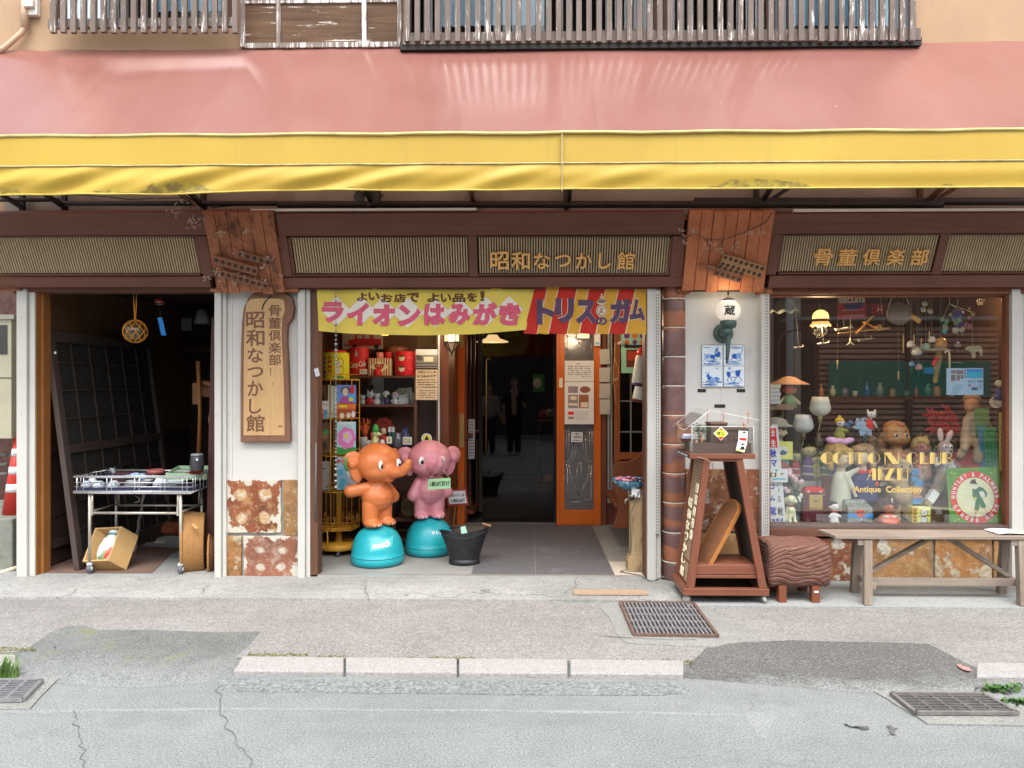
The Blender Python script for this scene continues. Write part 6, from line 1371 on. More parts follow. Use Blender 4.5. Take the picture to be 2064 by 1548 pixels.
fig('dog_doll','cream dog doll wearing a tall green hat on the lowest toy shelf','doll',(757,yb_),1.1,48,[('body',m_yw,[('l',0,0,0,[(.24,0),(.25,.08),(.16,.35),(.1,.5),(0,.52)]),('e',0,0,.60,.17,.16,.14),('e',.15,-.08,.55,.14,.1,.08)],True),('hat',m_gn,[('l',0,0,.66,[(.16,0),(.14,.12),(.10,.26),(0,.34)])],False),('ear',m_or,[('e',-.16,0,.52,.06,.06,.16)],False),('eye',m_bkf,[('e',.06,-.14,.64,.025,.02,.03)],False)])
fig('curly_doll','doll with a big mop of red curls behind the dog doll','doll',(774,yb_),1.25,58,[('dress',m_rf,[('l',0,0,0,[(.2,0),(.12,.4),(0,.45)])],False),('face',m_sk,[('e',0,-.04,.58,.14,.14,.14)],False),('hair',C('red_curls',(120,44,30),.9,bump=.8,bscale=300),[('e',.23*math.cos(i*.7),.05*math.sin(i*3),.74+.2*math.sin(i*.7),.13,.13,.13)for i in range(9)]+[('e',0,.06,.74,.26,.18,.22)],True)])
fig('penguin_figurine','small glossy red and white figurine before the curly doll','figurine',(770,yb_),1.05,30,[('body',C('wine_glaze',(120,24,40),.2),[('e',0,0,.3,.26,.24,.32),('e',0,0,.68,.17,.17,.17)],True),('belly',m_wf,[('e',.04,-.12,.3,.18,.16,.26)],False)])
b=B();q=P(802,yb_,1.08)
b.lathe([(.038,0),(.042,.02),(.042,.10),(.03,.125),(.03,.14),(.027,.14),(.026,.12),(.038,.1),(0,.01)],q,24);tag(obj('glass_jar',b,glass('violet_glass',(.55,.5,.66),.06,0,.1)),'violet tinted glass jar beside the cream price card on the lowest toy shelf','jar')
for i,px in enumerate((786,793,815)):
 b=B();q=P(px,yb_,1.2+.02*i);b.tube([q,q+V((.0,0,.20-.03*(i==2)))],.008,8);b.mi=1;b.box(q.x-.014,q.x+.014,q.y-.012,q.y-.006,q.z+.15-.03*(i==2),q.z+.2-.03*(i==2));tag(obj('toothbrush',b,[C('teal_plastic',(30,110,120),.3),wht]),['leftmost of the teal handled brushes behind the jar','second teal handled brush behind the jar','short teal handled brush at the right of the jar'][i],'brush','teal brushes on the toy shelf')
b=B();q=P(776,676,.98);b.lathe([(.03,0),(.06,.03),(.0,.06)],q,16);tag(obj('amber_shade',b,emit('amber_glow',(1,.55,.12),.9,(.6,.3,.05))),'small glowing amber lamp just under the yellow banner','lamp')
# wall lantern by the door
lq=P(910,690,1.1);ln_=thing('wall_lantern',lq,'black framed hexagonal wall lantern glowing cream beside the door','lantern')
b=B();h0=lq.z+.0;rr=15*S(1.1)
b.lathe([(rr,.0),(rr*1.0,.19)],(lq.x,1.13,h0+.005),6,sm=False);obj('glass_shade',b,emit('lantern_glass',(1,.86,.6),.22,(.6,.55,.42)),ln_)
b=B();b.lathe([(rr*.95,0),(rr*.0,-.10)],(lq.x,1.13,h0-.008),6,sm=False);obj('glass_base',b,paint('lantern_base_glass',(.32,.24,.15),.3,.2),ln_)
b=B()
for i in range(6):
 a=2*PI*i/6;p=V((lq.x+rr*1.03*math.cos(a),1.13+rr*1.03*math.sin(a),h0));b.tube([p+V((0,0,.2)),p,V((lq.x,1.13,h0-.11))],.0045,5)
 p2=V((lq.x+rr*1.03*math.cos(a+PI/3),1.13+rr*1.03*math.sin(a+PI/3),h0));b.beam(p,p2,.012,.016,(0,0,1))
b.ell((lq.x,1.13,h0-.118),(.008,.008,.014));b.beam((lq.x,1.15,h0+.2),(lq.x,1.22,h0+.2),.02,.02);obj('lantern_frame',b,m_soot,ln_)
for nm,q_,e_ in(('lantern_bulb',V((lq.x,1.0,h0+.12)),2.2),('ceiling_bulb',P(1175,660,1.3),9.0),('ceiling_bulb',P(890,655,.6),5.0)):
 pl=bpy.data.lights.new(nm,'POINT');po=bpy.data.objects.new(nm,pl);COL.objects.link(po);pl.energy=e_;pl.color=(1,.74,.48);pl.shadow_soft_size=.08;po.location=q_
for px_,Y_,lb in((1175,1.3,'warm opal ceiling lamp glowing behind the striped banner'),(890,.6,'warm opal ceiling lamp glowing behind the yellow banner')):
 q_=P(px_,655 if px_<1000 else 660,Y_);b=B();b.lathe([(0,.02),(.05,.03),(.07,.08),(.05,.12),(.0,.125)],q_,20);b.tube([q_+V((0,0,.12)),V((q_.x,q_.y,2.43))],.01,6);tag(obj('ceiling_lamp',b,emit('ceiling_opal',(1,.78,.5),1.2,(.7,.6,.45))),lb,'lamp')
# pendant lamp in the shop
pq=P(993,690,3.6);pd=thing('pendant_lamp',pq,'glowing flat opal pendant lamp inside the shop door','pendant lamp')
b=B();b.lathe([(.0,.10),(.06,.095),(.09,.05),(.20,.012),(.20,.0),(.0,.004)],pq,28);obj('lamp_shade',b,emit('warm_opal',(1,.62,.28),1.1,(.7,.55,.35)),pd)
b=B();b.tube([pq+V((0,0,.1)),V((pq.x,pq.y,2.44))],.004,5);obj('cord',b,m_soot,pd)
pl=bpy.data.lights.new('pendant_bulb','POINT');po=bpy.data.objects.new('pendant_bulb',pl);COL.objects.link(po);pl.energy=3;pl.color=(1,.65,.35);pl.shadow_soft_size=.1;po.location=pq+V((0,0,-.12))
# things seen dimly inside
sf=thing('shop_shelf',P(1100,1040,3.2),'dark shelf of goods just inside the shop door on the right','shelf');
b=B();xs_=P(1083,900,3.2).x
for z in(.35,.75,1.08):b.box(xs_,1.2,3.1,3.6,z,z+.02)
b.box(xs_,xs_+.03,3.1,3.13,0,1.1);obj('shelf_board',b,m_beam,sf)
for i,(x,y,w_,h_,m,lb)in enumerate([(1090,830,14,30,red,'red boxed goods heap on the inner shop shelf'),(1104,828,10,22,cre,'cream ornament on the inner shop shelf'),(1086,905,12,40,grn,'narrow pale green box on the inner shop shelf'),(1100,960,16,30,orn,'orange brown box low on the inner shop shelf')]):
 q=P(x,y,3.2);b=B();
 for j in range(4):b.lathe([(.02,0),(.03,.03),(.02,.07),(0,.075)],(q.x+j*.02,3.16+.03*(j%2),q.z-.07+.02*(j%2)),10)
 tag(obj('shop_goods',b,m),lb,'goods')
b=B();q=P(1083,772,4.5);b.disc((q.x,q.z),.06,.07,4.5,4.51,24);b.mi=1;b.box(q.x-.06,q.x+.1,4.515,4.52,q.z-.12,q.z+.12);tag(obj('wall_clock',b,[wht,grn]),'white round dial on a green board deep inside the shop','clock')
# ---------------------------------------------------------------- revolving yellow book rack
m_yr=paint('yellow_rack_paint',(.60,.31,.03),.5,.2,9,spots=((.35,.14,.03),9,.62,.6));Yr=.80;kr=S(Yr);rc=P(683,1112,Yr);rc.z=0;rc.y=Yr
rk=thing('book_rack',rc,'yellow wire revolving book rack on a round base with casters','book rack')
b=B();b.lathe([(.17,.055),(.178,.06),(.178,.095),(.15,.108),(.03,.112),(.026,.22)],rc,32);obj('base',b,m_yr,rk)
zt4=[P(683,y,Yr).z for y in(766,843,917,988,1060)]
b=B();b.lathe([(.026,.11),(.024,zt4[0])],rc,14);obj('pole',b,m_yr,rk)
R_=45*kr*.92
hexp=lambda i,z,rr=R_:rc+V((rr*math.cos(R(60*i+20)),rr*math.sin(R(60*i+20))*.9,z))
b=B()
for i in range(6):
 b.tube([hexp(i,zt4[4]-.02),hexp(i,zt4[0])],.0045,6);b.tube([hexp(i,zt4[4]-.02,R_*.62),hexp(i,zt4[0],R_*.62)],.003,5)
for z in zt4:
 b.tube([hexp(i,z)for i in range(6)],.004,6,True);b.tube([hexp(i,z+.05)for i in range(6)],.003,6,True)
 for i in range(6):b.tube([hexp(i,z),rc+V((0,0,z))],.003,5)
for i in range(6):p,q=hexp(i,zt4[4]-.02),hexp(i+1,zt4[4]-.02);b.tube([p.lerp(q,.2)+V((0,0,.13)),p.lerp(q,.2)+V((0,0,.02)),p.lerp(q,.8)+V((0,0,.06)),p.lerp(q,.8)+V((0,0,.13))],.003,5)
a=P(640,1104,.66);b.tube([P(640,1072,.62),P(660,1072,.62),P(661,1102,.62),P(640,1103,.62)],.006,6,True);obj('wire_frame',b,m_yr,rk)
b=B();b.slab([hexp(i,zt4[4]-.015,R_*1.02)for i in range(6)],.006);b.slab([hexp(i,zt4[0]+.01,R_*1.02)for i in range(6)],.006);obj('tray',b,m_yr,rk)
for i,(dx,dy)in enumerate(((.03,-.14),(-.12,.06),(.12,.06))):
 b=B();b.lathe([(0,-.012),(.028,-.012),(.030,0),(.028,.012),(0,.012)],rc+V((dx,dy,.030)),16,M.Rotation(R(90),3,'Y'));b.box(rc.x+dx-.016,rc.x+dx+.016,rc.y+dy-.01,rc.y+dy+.014,.035,.06);obj('caster',b,m_caster,rk)
fc=Yr-R_*.80
card('picture_book',679,776,717,813,fc,C('cover_blue',(96,130,190)),'picture book with a lady in purple kimono on its cover, top of the rack','book',[(1,'e',.5,.28,.3,.22),(2,'e',.45,.38,.14,.22),(3,'p',[(.1,1),(.3,.62),(.6,.62),(.95,1)]),(4,'r',.62,.5,.95,.9,0),(5,'e',.82,.25,.1,.25),(6,'e',.75,.78,.12,.1)],th=.006,mats=[C('hair_mauve',(90,76,96)),skn,C('kimono',(150,70,130)),C('cover_sky',(70,150,200)),red,yel])
card('picture_book',679,814,717,843,fc-.01,C('cover_brown',(150,74,40)),'picture book with orange haired children on its cover in the top tier of the rack','book',[(1,'r',.0,.0,1,.35,0),(2,'e',.28,.75,.2,.28),(3,'e',.27,.82,.13,.2),(2,'e',.62,.72,.2,.28),(3,'e',.62,.80,.12,.2),(4,'e',.87,.72,.1,.22),(5,'r',.1,.1,.55,.24,0)],th=.006,mats=[orn,C('hair_ginger',(140,60,26)),skn,wht,yel])
card('picture_book',641,808,661,844,fc+.02,wht,'white picture book with red and blue figures at the left of the rack','book',[(1,'t','かすてら',.05,.12,.95,.26),(1,'e',.35,.62,.28,.22),(2,'e',.4,.6,.12,.1),(3,'r',.6,.5,.95,.98,0),(1,'e',.35,.88,.25,.12)],th=.006,mats=[red,skn,tea])
card('picture_book',642,776,656,806,fc+.05,C('cover_dkbrown',(92,60,40)),'brown covered book above the white picture book in the rack','book',[(1,'p',[(.3,1),(.5,.55),(.8,.6),(.9,1)])],mats=[blk])
for i in range(5):card('picture_book',661+i*3.4,776+i,664+i*3.4,842,fc+.03-.006*i,[cre,tea,wht,C('spine_green',(150,170,140)),wht][i],['cream','blue','white','pale green','grey white'][i]+' book spine in the row beside the kimono lady cover','book',th=.08,group='book spines in the rack')
card('picture_book',679,850,717,916,fc,C('cover_mint',(150,195,190)),'book with a large pink peony on its cover in the second tier of the rack','book',[(2,'r',0,.78,1,1,0)]+[(1,'e',.52+.28*math.cos(i*.9),.5+.2*math.sin(i*.9),.22,.15)for i in range(7)]+[(3,'e',.55+.14*math.cos(i*1.3),.47+.1*math.sin(i*1.3),.13,.09,1,2)for i in range(5)]+[(4,'e',.5,.44,.1,.07,0,3),(5,'r',.1,.03,.9,.1,0)],th=.006,mats=[C('peony',(226,110,160)),grn,C('peony_light',(238,160,195)),yel,wht])
card('picture_book',643,852,667,915,fc+.03,C('cover_umber',(88,62,46)),'brown book cover with leaves at the left of the second tier','book',[(1,'e',.5,.4,.25,.14),(2,'e',.6,.3,.2,.1),(3,'e',.4,.75,.3,.14)],th=.006,mats=[C('umber2',(130,90,66)),grn,C('umber3',(60,40,30))])
card('picture_book',642,930,664,988,fc+.03,C('cover_grey',(128,124,120)),'plain grey book at the left of the third tier','book',[(1,'l',.3,.2,.7,.3,1)],th=.02,mats=[blk])
card('picture_book',679,922,724,987,fc,C('cover_bluegrey',(130,165,185)),'pale blue book with a sea picture and red title in the third tier','book',[(1,'t','雲のたみもの',.02,.06,.9,.18),(2,'e',.5,.25,.16,.12),(3,'e',.5,.28,.08,.06),(4,'p',[(.05,.95),(.2,.6),(.4,.7),(.3,1)]),(5,'p',[(.4,.4),(.7,.36),(.95,.6),(.9,.9),(.6,.8)]),(4,'p',[(.02,.4),(.25,.35),(.3,.55),(.1,.6)]),(6,'e',.7,.62,.12,.08,0,2)],th=.006,mats=[red,blk,skn,tea,C('sea_pale',(190,205,210)),gry])
# hang bits on the left door post
b=B();zxp(b,[(633,744),(641,741),(645,757),(637,760)],-.04,.02);tag(obj('sensor_box',b,C('sensor_grey',(150,158,164),.4),bev=.002),'small grey sensor box on the brown post beside the yellow tin','sensor')
b=B();b.tube([P(638,800,-.03),P(640,850,-.03),P(636,885,-.03),P(638,892,-.03)],.002,5);b.tube([P(637,893,-.03),P(636,1050,-.03)],.008,6);tag(obj('shutter_hook',b,paint('grey_pole',(.12,.12,.12),.5,.2)),'thin grey shutter pole hanging by a string on the left door post','pole')
# ---------------------------------------------------------------- notices and hangings at the right of the entrance
card('paper_notice',1138,727,1197,769,2.16,m_paper,'typed white notice, upper sheet on the leaded side light','notice',[(1,'l',.4,.1,.62,.2,1),(1,'l',.12,.22,.9,.70,5),(1,'t','昭和なつかし館',.58,.72,.92,.80,.0)],mats=[blk])
card('paper_notice',1138,770,1197,855,2.16,C('paper_lilac',(205,203,212)),'sheet of four brown food photographs on the leaded side light','notice',[(1,'r',.12,.10,.46,.26,0),(2,'e',.7,.18,.18,.08),(1,'r',.12,.30,.46,.62,0),(3,'e',.30,.38,.12,.05,1,1),(3,'r',.14,.50,.44,.56,1,1),(4,'r',.49,.30,.82,.62,0),(3,'r',.55,.48,.80,.60,1,1),(5,'r',.12,.70,.32,.78,0),(1,'r',.12,.82,.32,.88,0),(6,'l',.36,.68,.82,.9,6)],mats=[C('photo_mix',(120,112,120)),C('photo_brown2',(120,70,50)),C('photo_cream',(200,180,160)),C('photo_brown',(130,80,54)),red,gry])
card('paper_notice',1151,871,1174,891,2.17,m_paper,'small white admission price card on the lower leaded glass','notice',[(1,'t','入場料',.1,.08,.75,.3,.01),(1,'t','200円',.2,.38,.9,.62,.03),(1,'l',.1,.7,.95,.95,1)],mats=[blk],tilt=2)
for i,(y0,y1,x0)in enumerate(((704,734,1210),(741,770,1208),(773,803,1208),(805,835,1209))):card('wooden_plate',x0,y0,1230,y1,2.15,paint('bleached_plate',(.50,.48,.44),.8,.1),['topmost','second','third','lowest'][i]+' of four blank pale plates on the post beside the side light','plate',[(1,'r',.72,.74,.86,.92,0)],th=.012,group='blank pale plates on the post',mats=[gry],tilt=(-3,0,.6,0)[i])
card('banner_edge_card',1198,673,1210,697,2.1,wht,'white slip with a blue print under the striped banner','paper',[(1,'e',.5,.8,.3,.12)],mats=[tea]);card('banner_edge_card',1163,672,1188,682,2.1,emit('lamp_edge_glow',(1,.75,.5),.25,(.7,.5,.35)),'warm glowing lamp edge just under the striped banner','lamp');card('door_label',1127,762,1134,781,2.19,cre,'small cream label on the orange door frame','label',[(1,'l',.3,.1,.7,.9,5)],mats=[gry])  # the glowing card is the lower edge of a lit lamp, not paper
card('mint_poster',1252,668,1310,752,2.05,C('poster_mint',(128,172,152)),'mint green poster with purple and orange dots beside the floats','poster',[(1+(i+j)%2,'e',.2+.27*i,.10+.16*j,.10-.02*j,.075-.015*j)for i in range(4)for j in range(2)]+[(3,'r',.12,.32,.86,.40,0),(4,'r',.18,.44,.66,.86,0),(5,'r',.22,.48,.62,.70,1,1),(6,'l',.3,.325,.82,.395,1)],mats=[C('dot_purple',(96,40,110)),orn,blk,C('poster_dark',(84,30,22)),C('poster_red',(150,50,34)),wht])
for i,(x,y0,y1,Y)in enumerate(((1289,700,776,1.0),(1290,752,809,1.1))):
 t=thing('net_float',P(x,y1,Y),['white cylinder buoy with a red top hanging above the other','white cylinder buoy with purple rim hanging lowest'][i]+' beside the mint poster','buoy','white buoys hanging in the entrance')
 p,q=P(x-5,y1,Y),P(x+5,y0+16,Y);d=q-p;rr=12*S(Y);n=d.length;rot=d.to_track_quat('Z','Y').to_matrix()
 b=B();b.lathe([(rr*.6,0),(rr*.95,.01),(rr,.03),(rr,n-.03),(rr*.9,n),(0,n)],p,24,rot);obj('body',b,paint('buoy_white',(.66,.68,.60),.5,.06),t)
 b=B();b.lathe([(rr*.3,-.012),(rr*1.02,-.005),(rr*1.03,.02)],p,24,rot);obj('base_ring',b,C('buoy_purple',(80,46,92),.4)if i==0 else m_brn,t)
 if i==0:b=B();b.lathe([(rr*1.02,n-.005),(rr*.95,n+.03),(rr*.55,n+.07),(0,n+.08)],p,24,rot);b.tube([p+rot@V((0,0,n+.07)),P(1300,690,Y),P(1303,672,Y)],.006,6);obj('cap',b,m_rf,t)
b=B();b.tube([P(1240,690,2.0),P(1238.5,722,2.0),P(1236,760,2.0),P(1240,800,2.0),P(1241,816,2.0)],[.008,.005,.005,.005,.009],6);b.tube([P(1239,722,2.0),P(1247,745,2.0),P(1245,765,2.0),P(1240,790,2.0)],.004,6);b.ell(P(1242,766,1.98),(.028,.02,.018));tag(obj('wooden_tongs',b,paint('bamboo',(.45,.25,.10),.6,.15)),'pair of bamboo tongs hanging beside the blank plates','tongs')
b=B();b.ell(P(1252,690,1.95),(.02,.015,.02));b.ell(P(1247,692,1.95),(.016,.012,.016));b.tube([P(1250,672,1.95),P(1250,686,1.95)],.002,4);tag(obj('shell_charm',b,C('shell_grey',(170,150,150))),'little shell charm hanging at the corner of the mint poster','charm')
b=B();b.tube([P(1303,672,.9),P(1300,690,.9),P(1304,700,.9),P(1308,672,.9)],.004,5);zxp(b,[(1292,676),(1302,662),(1304,680)],.88,.004);tag(obj('paper_strip',b,C('cyan_paper',(60,160,205))),'bright cyan paper streamer at the end of the striped banner','streamer')
b=B();b.beam(P(1300,800,1.2),P(1304,855,1.2),.02,.016);b.ell(P(1302,800,1.2),(.03,.02,.03));tag(obj('wooden_mallet',b,wood('mallet_wood',(.3,.12,.05),(.42,.2,.09),'Z',1)),'small brown mallet hanging right of the leaded window','mallet')
# settle bench with scrolled side
Yb2=.95;st_=thing('settle_bench',P(1270,1064,Yb2),'red brown wooden settle with scrolled end panel in the entrance','bench')
b=B();b.prism(zx([(1236,1064),(1242,1044),(1248,1020),(1244,1000),(1236,985),(1234,950),(1237,938),(1248,932),(1268,930),(1286,922),(1297,905),(1306,880),(1345,870),(1345,1064),(1275,1064),(1272,1050),(1268,1064)],Yb2),Yb2,Yb2+.03);obj('end_panel',b,wood('settle_wood',(.15,.042,.018),(.22,.07,.03),'Z',.7,.35,.1),st_,bev=.004)
b=B();b.box(P(1240,1000,Yb2).x,1.6,Yb2+.031,Yb2+1.0,.40,.43);obj('seat',b,m_red,st_)
m_old=wood('old_grey_post',(.30,.20,.10),(.46,.34,.19),'Z',1,.8,.5,stain=((.05,.045,.03),.5,.85));Yp=.16
pt=thing('stone_post',P(1285,1155,Yp),'weathered pale wooden tap post with a moulded foot in the entrance','post')
b=B();b.px(1271,1125,1296,985,Yp,Yp+.10);obj('post',b,m_old,pt,bev=.004)
b=B();b.px(1266,1152,1301,1128,Yp-.02,Yp+.14);b.px(1268,1128,1299,1122,Yp-.012,Yp+.13);obj('foot',b,m_old,pt,bev=.004)
b=B();q=P(1262,1012,Yp);b.tube([P(1280,1005,Yp+.02),P(1268,1006,Yp-.02),P(1261,1008,Yp-.05),P(1260,1016,Yp-.05)],[.012,.012,.011,.009],8);b.ell(P(1274,1000,Yp-.02),(.03,.02,.018));b.cap(P(1268,985,Yp+.02),P(1268,1002,Yp+.02),.014,.012);obj('tap',b,paint('dull_brass',(.24,.22,.16),.45,.2,20,.8),pt)
b=B();zxp(b,[(1273,984),(1290,986),(1290,1003),(1273,1001)],Yp-.03,.003);obj('price_label',b,wht,pt)
bq=P(1270,986,Yp+.05);eb=thing('enamel_bowl',bq,'wide blue mottled enamel bowl resting on the tap post','bowl');kb=S(Yp)
b=B();b.lathe([(14*kb,0),(24*kb,6*kb),(33*kb,14*kb),(38*kb,21*kb),(36.5*kb,21*kb),(30*kb,13*kb),(0,5*kb)],bq,36);obj('bowl',b,paint('mottled_enamel',(.03,.22,.36),.15,.2,20,spots=((.5,.62,.66),34,.52,.8)),eb)
b=B();b.tube([bq+V((38*kb*math.cos(t),38*kb*math.sin(t),21*kb))for t in[2*PI*i/40 for i in range(40)]],.003,5,True);obj('rim',b,m_navy,eb)
r=random.Random(8);mcol=[C('stone_plum',(120,66,84),.4),C('stone_mauve',(168,120,150),.4),C('stone_rose',(170,100,96),.4),C('stone_dark',(56,34,44),.4)]
for i in range(22):
 a,d=r.uniform(0,2*PI),math.sqrt(r.random())*30*kb;b=B();s_=r.uniform(.016,.024);b.ell(bq+V((d*math.cos(a),d*math.sin(a),18*kb+r.uniform(0,.012))),(s_*1.2,s_,s_*.8),M.Rotation(r.uniform(0,3),3,'Z'),12,8)
 tag(obj('glass_stone',b,mcol[i%4]),['plum','mauve','rose','dark'][i%4]+' polished stone among those heaped in the blue enamel bowl','stone',['plum','mauve','rose','dark'][i%4]+' stones in the blue bowl')
b=B();b.tube([P(1288,990,Yp-.04),P(1280,1010,Yp-.04),P(1270,1040,Yp-.03),P(1272,1100,Yp-.02),G(1268,1146,.02),G(1250,1152,.018),G(1290,1160,.012),G(1312,1172,.006),G(1326,1168,.006),G(1342,1150,.006)],.004,6);tag(obj('cable',b,paint('grey_cable',(.10,.10,.09),.6,.2)),'grey power cable trailing from the tap post across the threshold','cable')
for i,(x,yy,Y,hh,sn,cn_,cc)in enumerate(((705,815,1.2,30,'bottle','green',(60,110,70)),(716,815,1.3,36,'bottle','brown',(110,66,40)),(732,903,1.1,22,'cup','grey',(160,160,160)),(743,903,1.12,16,'bowl','white',(220,220,214)),(818,903,1.2,40,'vase','dark blue',(50,60,110)),(826,815,1.3,34,'vase','cream',(220,205,170)),(720,757,1.3,40,'tin','dark red',(110,30,30)),(800,757,1.32,58,'tin','brown',(100,64,44)),(752,1040,1.15,60,'jar','earthen',(120,80,56)),(790,1040,1.15,50,'pot','black',(40,38,38)),(850,1040,1.1,56,'jar','ochre glazed',(150,104,56)),(868,1040,1.15,44,'box','plain wooden',(140,96,60)))):
 q=P(x,yy,Y);k_=hh*S(Y);b=B();b.lathe([(k_*.25,0),(k_*.3,k_*.1),(k_*.3,k_*.6),(k_*.12,k_*.8),(k_*.13,k_),(0,k_)]if sn in('bottle','vase','jar')else[(k_*.3,0),(k_*.42,k_*.9),(k_*.42,k_),(0,k_*.95)],q,18)
 tag(obj(sn,b,C('shelf_'+cn_.replace(' ','_'),cc,.35)),f'{cn_} {sn} standing in the glazed showcase at the left of the entrance',sn)
# ---------------------------------------------------------------- wheeled showcase stand
m_mah=wood('mahogany',(.135,.042,.022),(.21,.075,.042),'Z',.7,.4,.15,spec=.5);m_mahx=wood('mahogany_rail',(.135,.042,.022),(.21,.075,.042),'X',.7,.4,.15,spec=.5)
Yt0,Yt1=-.66,-.22;GZ=-.020
tr=thing('showcase_stand',V((P(1460,1190,Yt0).x,-.44,GZ)),'reddish wooden wheeled A frame stand carrying a clear roofed model case','display stand')
zb0,zb1=P(1460,1201,Yt0).z,P(1460,1187,Yt0).z;xb0,xb1=P(1377,1195,Yt0).x,P(1551,1195,Yt0).x
zt0,zt1=P(1460,925,Yt0).z,P(1460,915,Yt0).z;xt0,xt1=P(1390,920,Yt0).x,P(1523,920,Yt0).x
b=B();b.box(xb0,xb1,Yt0,Yt0+.05,zb0,zb1);b.box(xb0,xb1,Yt1-.05,Yt1,zb0,zb1);b.box(xb0,xb0+.05,Yt0+.051,Yt1-.051,zb0,zb1);b.box(xb1-.05,xb1,Yt0+.051,Yt1-.051,zb0,zb1);obj('base_frame',b,m_mahx,tr,bev=.004)
b=B();b.box(xb0+.05,xb1-.05,Yt0+.05,Yt1-.05,zb0+.004,zb0+.014);obj('base_board',b,m_soot,tr)
b=B();b.box(xt0,xt1,Yt0,Yt1,zt0,zt1);obj('table_top',b,m_mahx,tr,bev=.003)
b=B();b.box(xt0-.006,xt0-.0005,Yt0+.02,Yt1-.02,zt0+.004,zt1-.004);b.mi=1
for i in range(6):y=Yt0+.05+i*.062;b.box(xt0-.008,xt0-.0065,y,y+.03,zt0+.012,zt1-.012)
obj('name_strip',b,[m_soot,wht],tr)
def xz(px,py,Y):q=P(px,py,Y);return q
ft={'fl':(xz(1424,929,Yt0+.03),xz(1391,1184,Yt0+.03)),'fr':(xz(1489,929,Yt0+.03),xz(1537,1184,Yt0+.03))}
for s_ in('fl','fr'):
 a,c=ft[s_];a.z=zt0;c.z=zb1
 for y in(Yt0+.025,Yt1-.03):
  b=B();b.beam((a.x,y,a.z),(c.x,y,c.z),.075,.035,(1,0,0))if False else b.prism([(a.x-.024,a.z),(a.x+.024,a.z),(c.x+.027,c.z),(c.x-.030,c.z)],y-.018,y+.018);obj('leg',b,m_mah,tr,bev=.003)
b=B();b.box(ft['fl'][0].x,ft['fr'][0].x,Yt0+.015,Yt0+.035,zt0-.02,zt0-.0005);b.box(ft['fl'][0].x,ft['fr'][0].x,Yt1-.035,Yt1-.015,zt0-.02,zt0-.0005);obj('apron_rail',b,m_mahx,tr)
# louvred slanted sides, the left one with raised lettering
for s_,inw in(('fl',1),('fr',-1)):
 a,c=ft[s_];up_=(a-c).normalized();b=B();y0,y1=Yt0+.045,Yt1-.05;n=46
 for i in range(n):
  p=c.lerp(a,(i+.6)/(n+.4));b.beam((p.x,y0,p.z),(p.x,y1,p.z),.008,.014,(0,0,1))
 ps=obj('louver_slat',b,C('slat_greyish',(150,128,104),.6,var=.2)if s_=='fl' else C('slat_dark',(92,82,74),.5,var=.2),tr)
 b=B();off=.012*inw;quad_slab(b,V((c.x+off,y0,c.z)),V((c.x+off,y1,c.z)),V((a.x+off,y1,a.z)),V((a.x+off,y0,a.z)),V((inw,0,0)),.004);obj('louver_back',b,m_lback,ps)
 if s_=='fl':
  nrm=V((-1,0,-.0));uy=V((0,-1,0));b=B();L_=(a-c).length
  for j,(t_,yy,ww)in enumerate((('昭和なつかし館',Yt1-.15,.13),('骨董倶楽部',Yt0+.13,.10))):
   k0,k1=((.86-.20,.02)if j==0 else(.80,.34));nn=len(t_)
   for i,ch in enumerate(t_):
    p=c.lerp(a,k0-(k0-k1)*(i+.5)/nn)+V((0,0,0));p.y=yy;b.text(ch,p,w=ww*.9,h=L_*(k0-k1)/nn*.82,ux=uy,uz=up_,bold=.035,lift=.012,thick=.006)
  obj('lettering',b,C('pale_letter',(205,186,160),.6),ps)
zs0,zs1=P(1460,1168,Yt0).z,P(1460,1141,Yt0).z
b=B();b.box(P(1397,1150,Yt0).x,P(1526,1150,Yt0).x,Yt0+.05,Yt1-.05,zs1-.07,zs1);b.box(P(1393,1160,Yt0).x,P(1530,1160,Yt0).x,Yt0+.03,Yt0+.049,zs0,zs1-.072);b.box(P(1393,1160,Yt0).x,P(1530,1160,Yt0).x,Yt0+.03,Yt0+.045,zs1-.068,zs1-.004);obj('shelf',b,m_mahx,tr,bev=.003)
p,q=P(1413,1137,Yt0+.14),P(1483,1008,Yt0+.20);mid=p.lerp(q,.5);ux=(q-p).normalized();L_=(q-p).length;yb_=V((0,1,0));nn_=ux.cross(yb_).normalized();nn_=(nn_*math.cos(R(22))-yb_*math.sin(R(22))).normalized();yv=nn_.cross(ux)
b=B();rot=M((ux,yv,nn_)).transposed();o_=[];W_=.10
pts=[(-L_/2,-W_),(L_/2-.1,-W_)]+[(L_/2-.1+.10*math.sin(t),-W_*math.cos(t))for t in[PI*i/10 for i in range(1,10)]]+[(L_/2-.1,W_),(-L_/2,W_)]
def extr(b,pts,z0,z1,mi):
 b.mi=mi;n=len(pts);vs=[mid+rot@V((x,y,z0))for x,y in pts]+[mid+rot@V((x,y,z1))for x,y in pts];b._add(vs,[tuple(range(n)),tuple(range(2*n-1,n-1,-1))]+[(i,i+n,(i+1)%n+n,(i+1)%n)for i in range(n)])
extr(b,pts,-.012,.012,0);extr(b,[(x*.96,y*.85)for x,y in pts],.0122,.014,1);tag(obj('oval_tray',b,[wood('orange_tray',(.36,.13,.03),(.46,.2,.06),'X',.6,.4),wood('brown_tray',(.15,.06,.03),(.22,.1,.05),'X',.6,.5)],bev=0),'round ended brown board with orange edge leaning inside the wheeled stand','board')
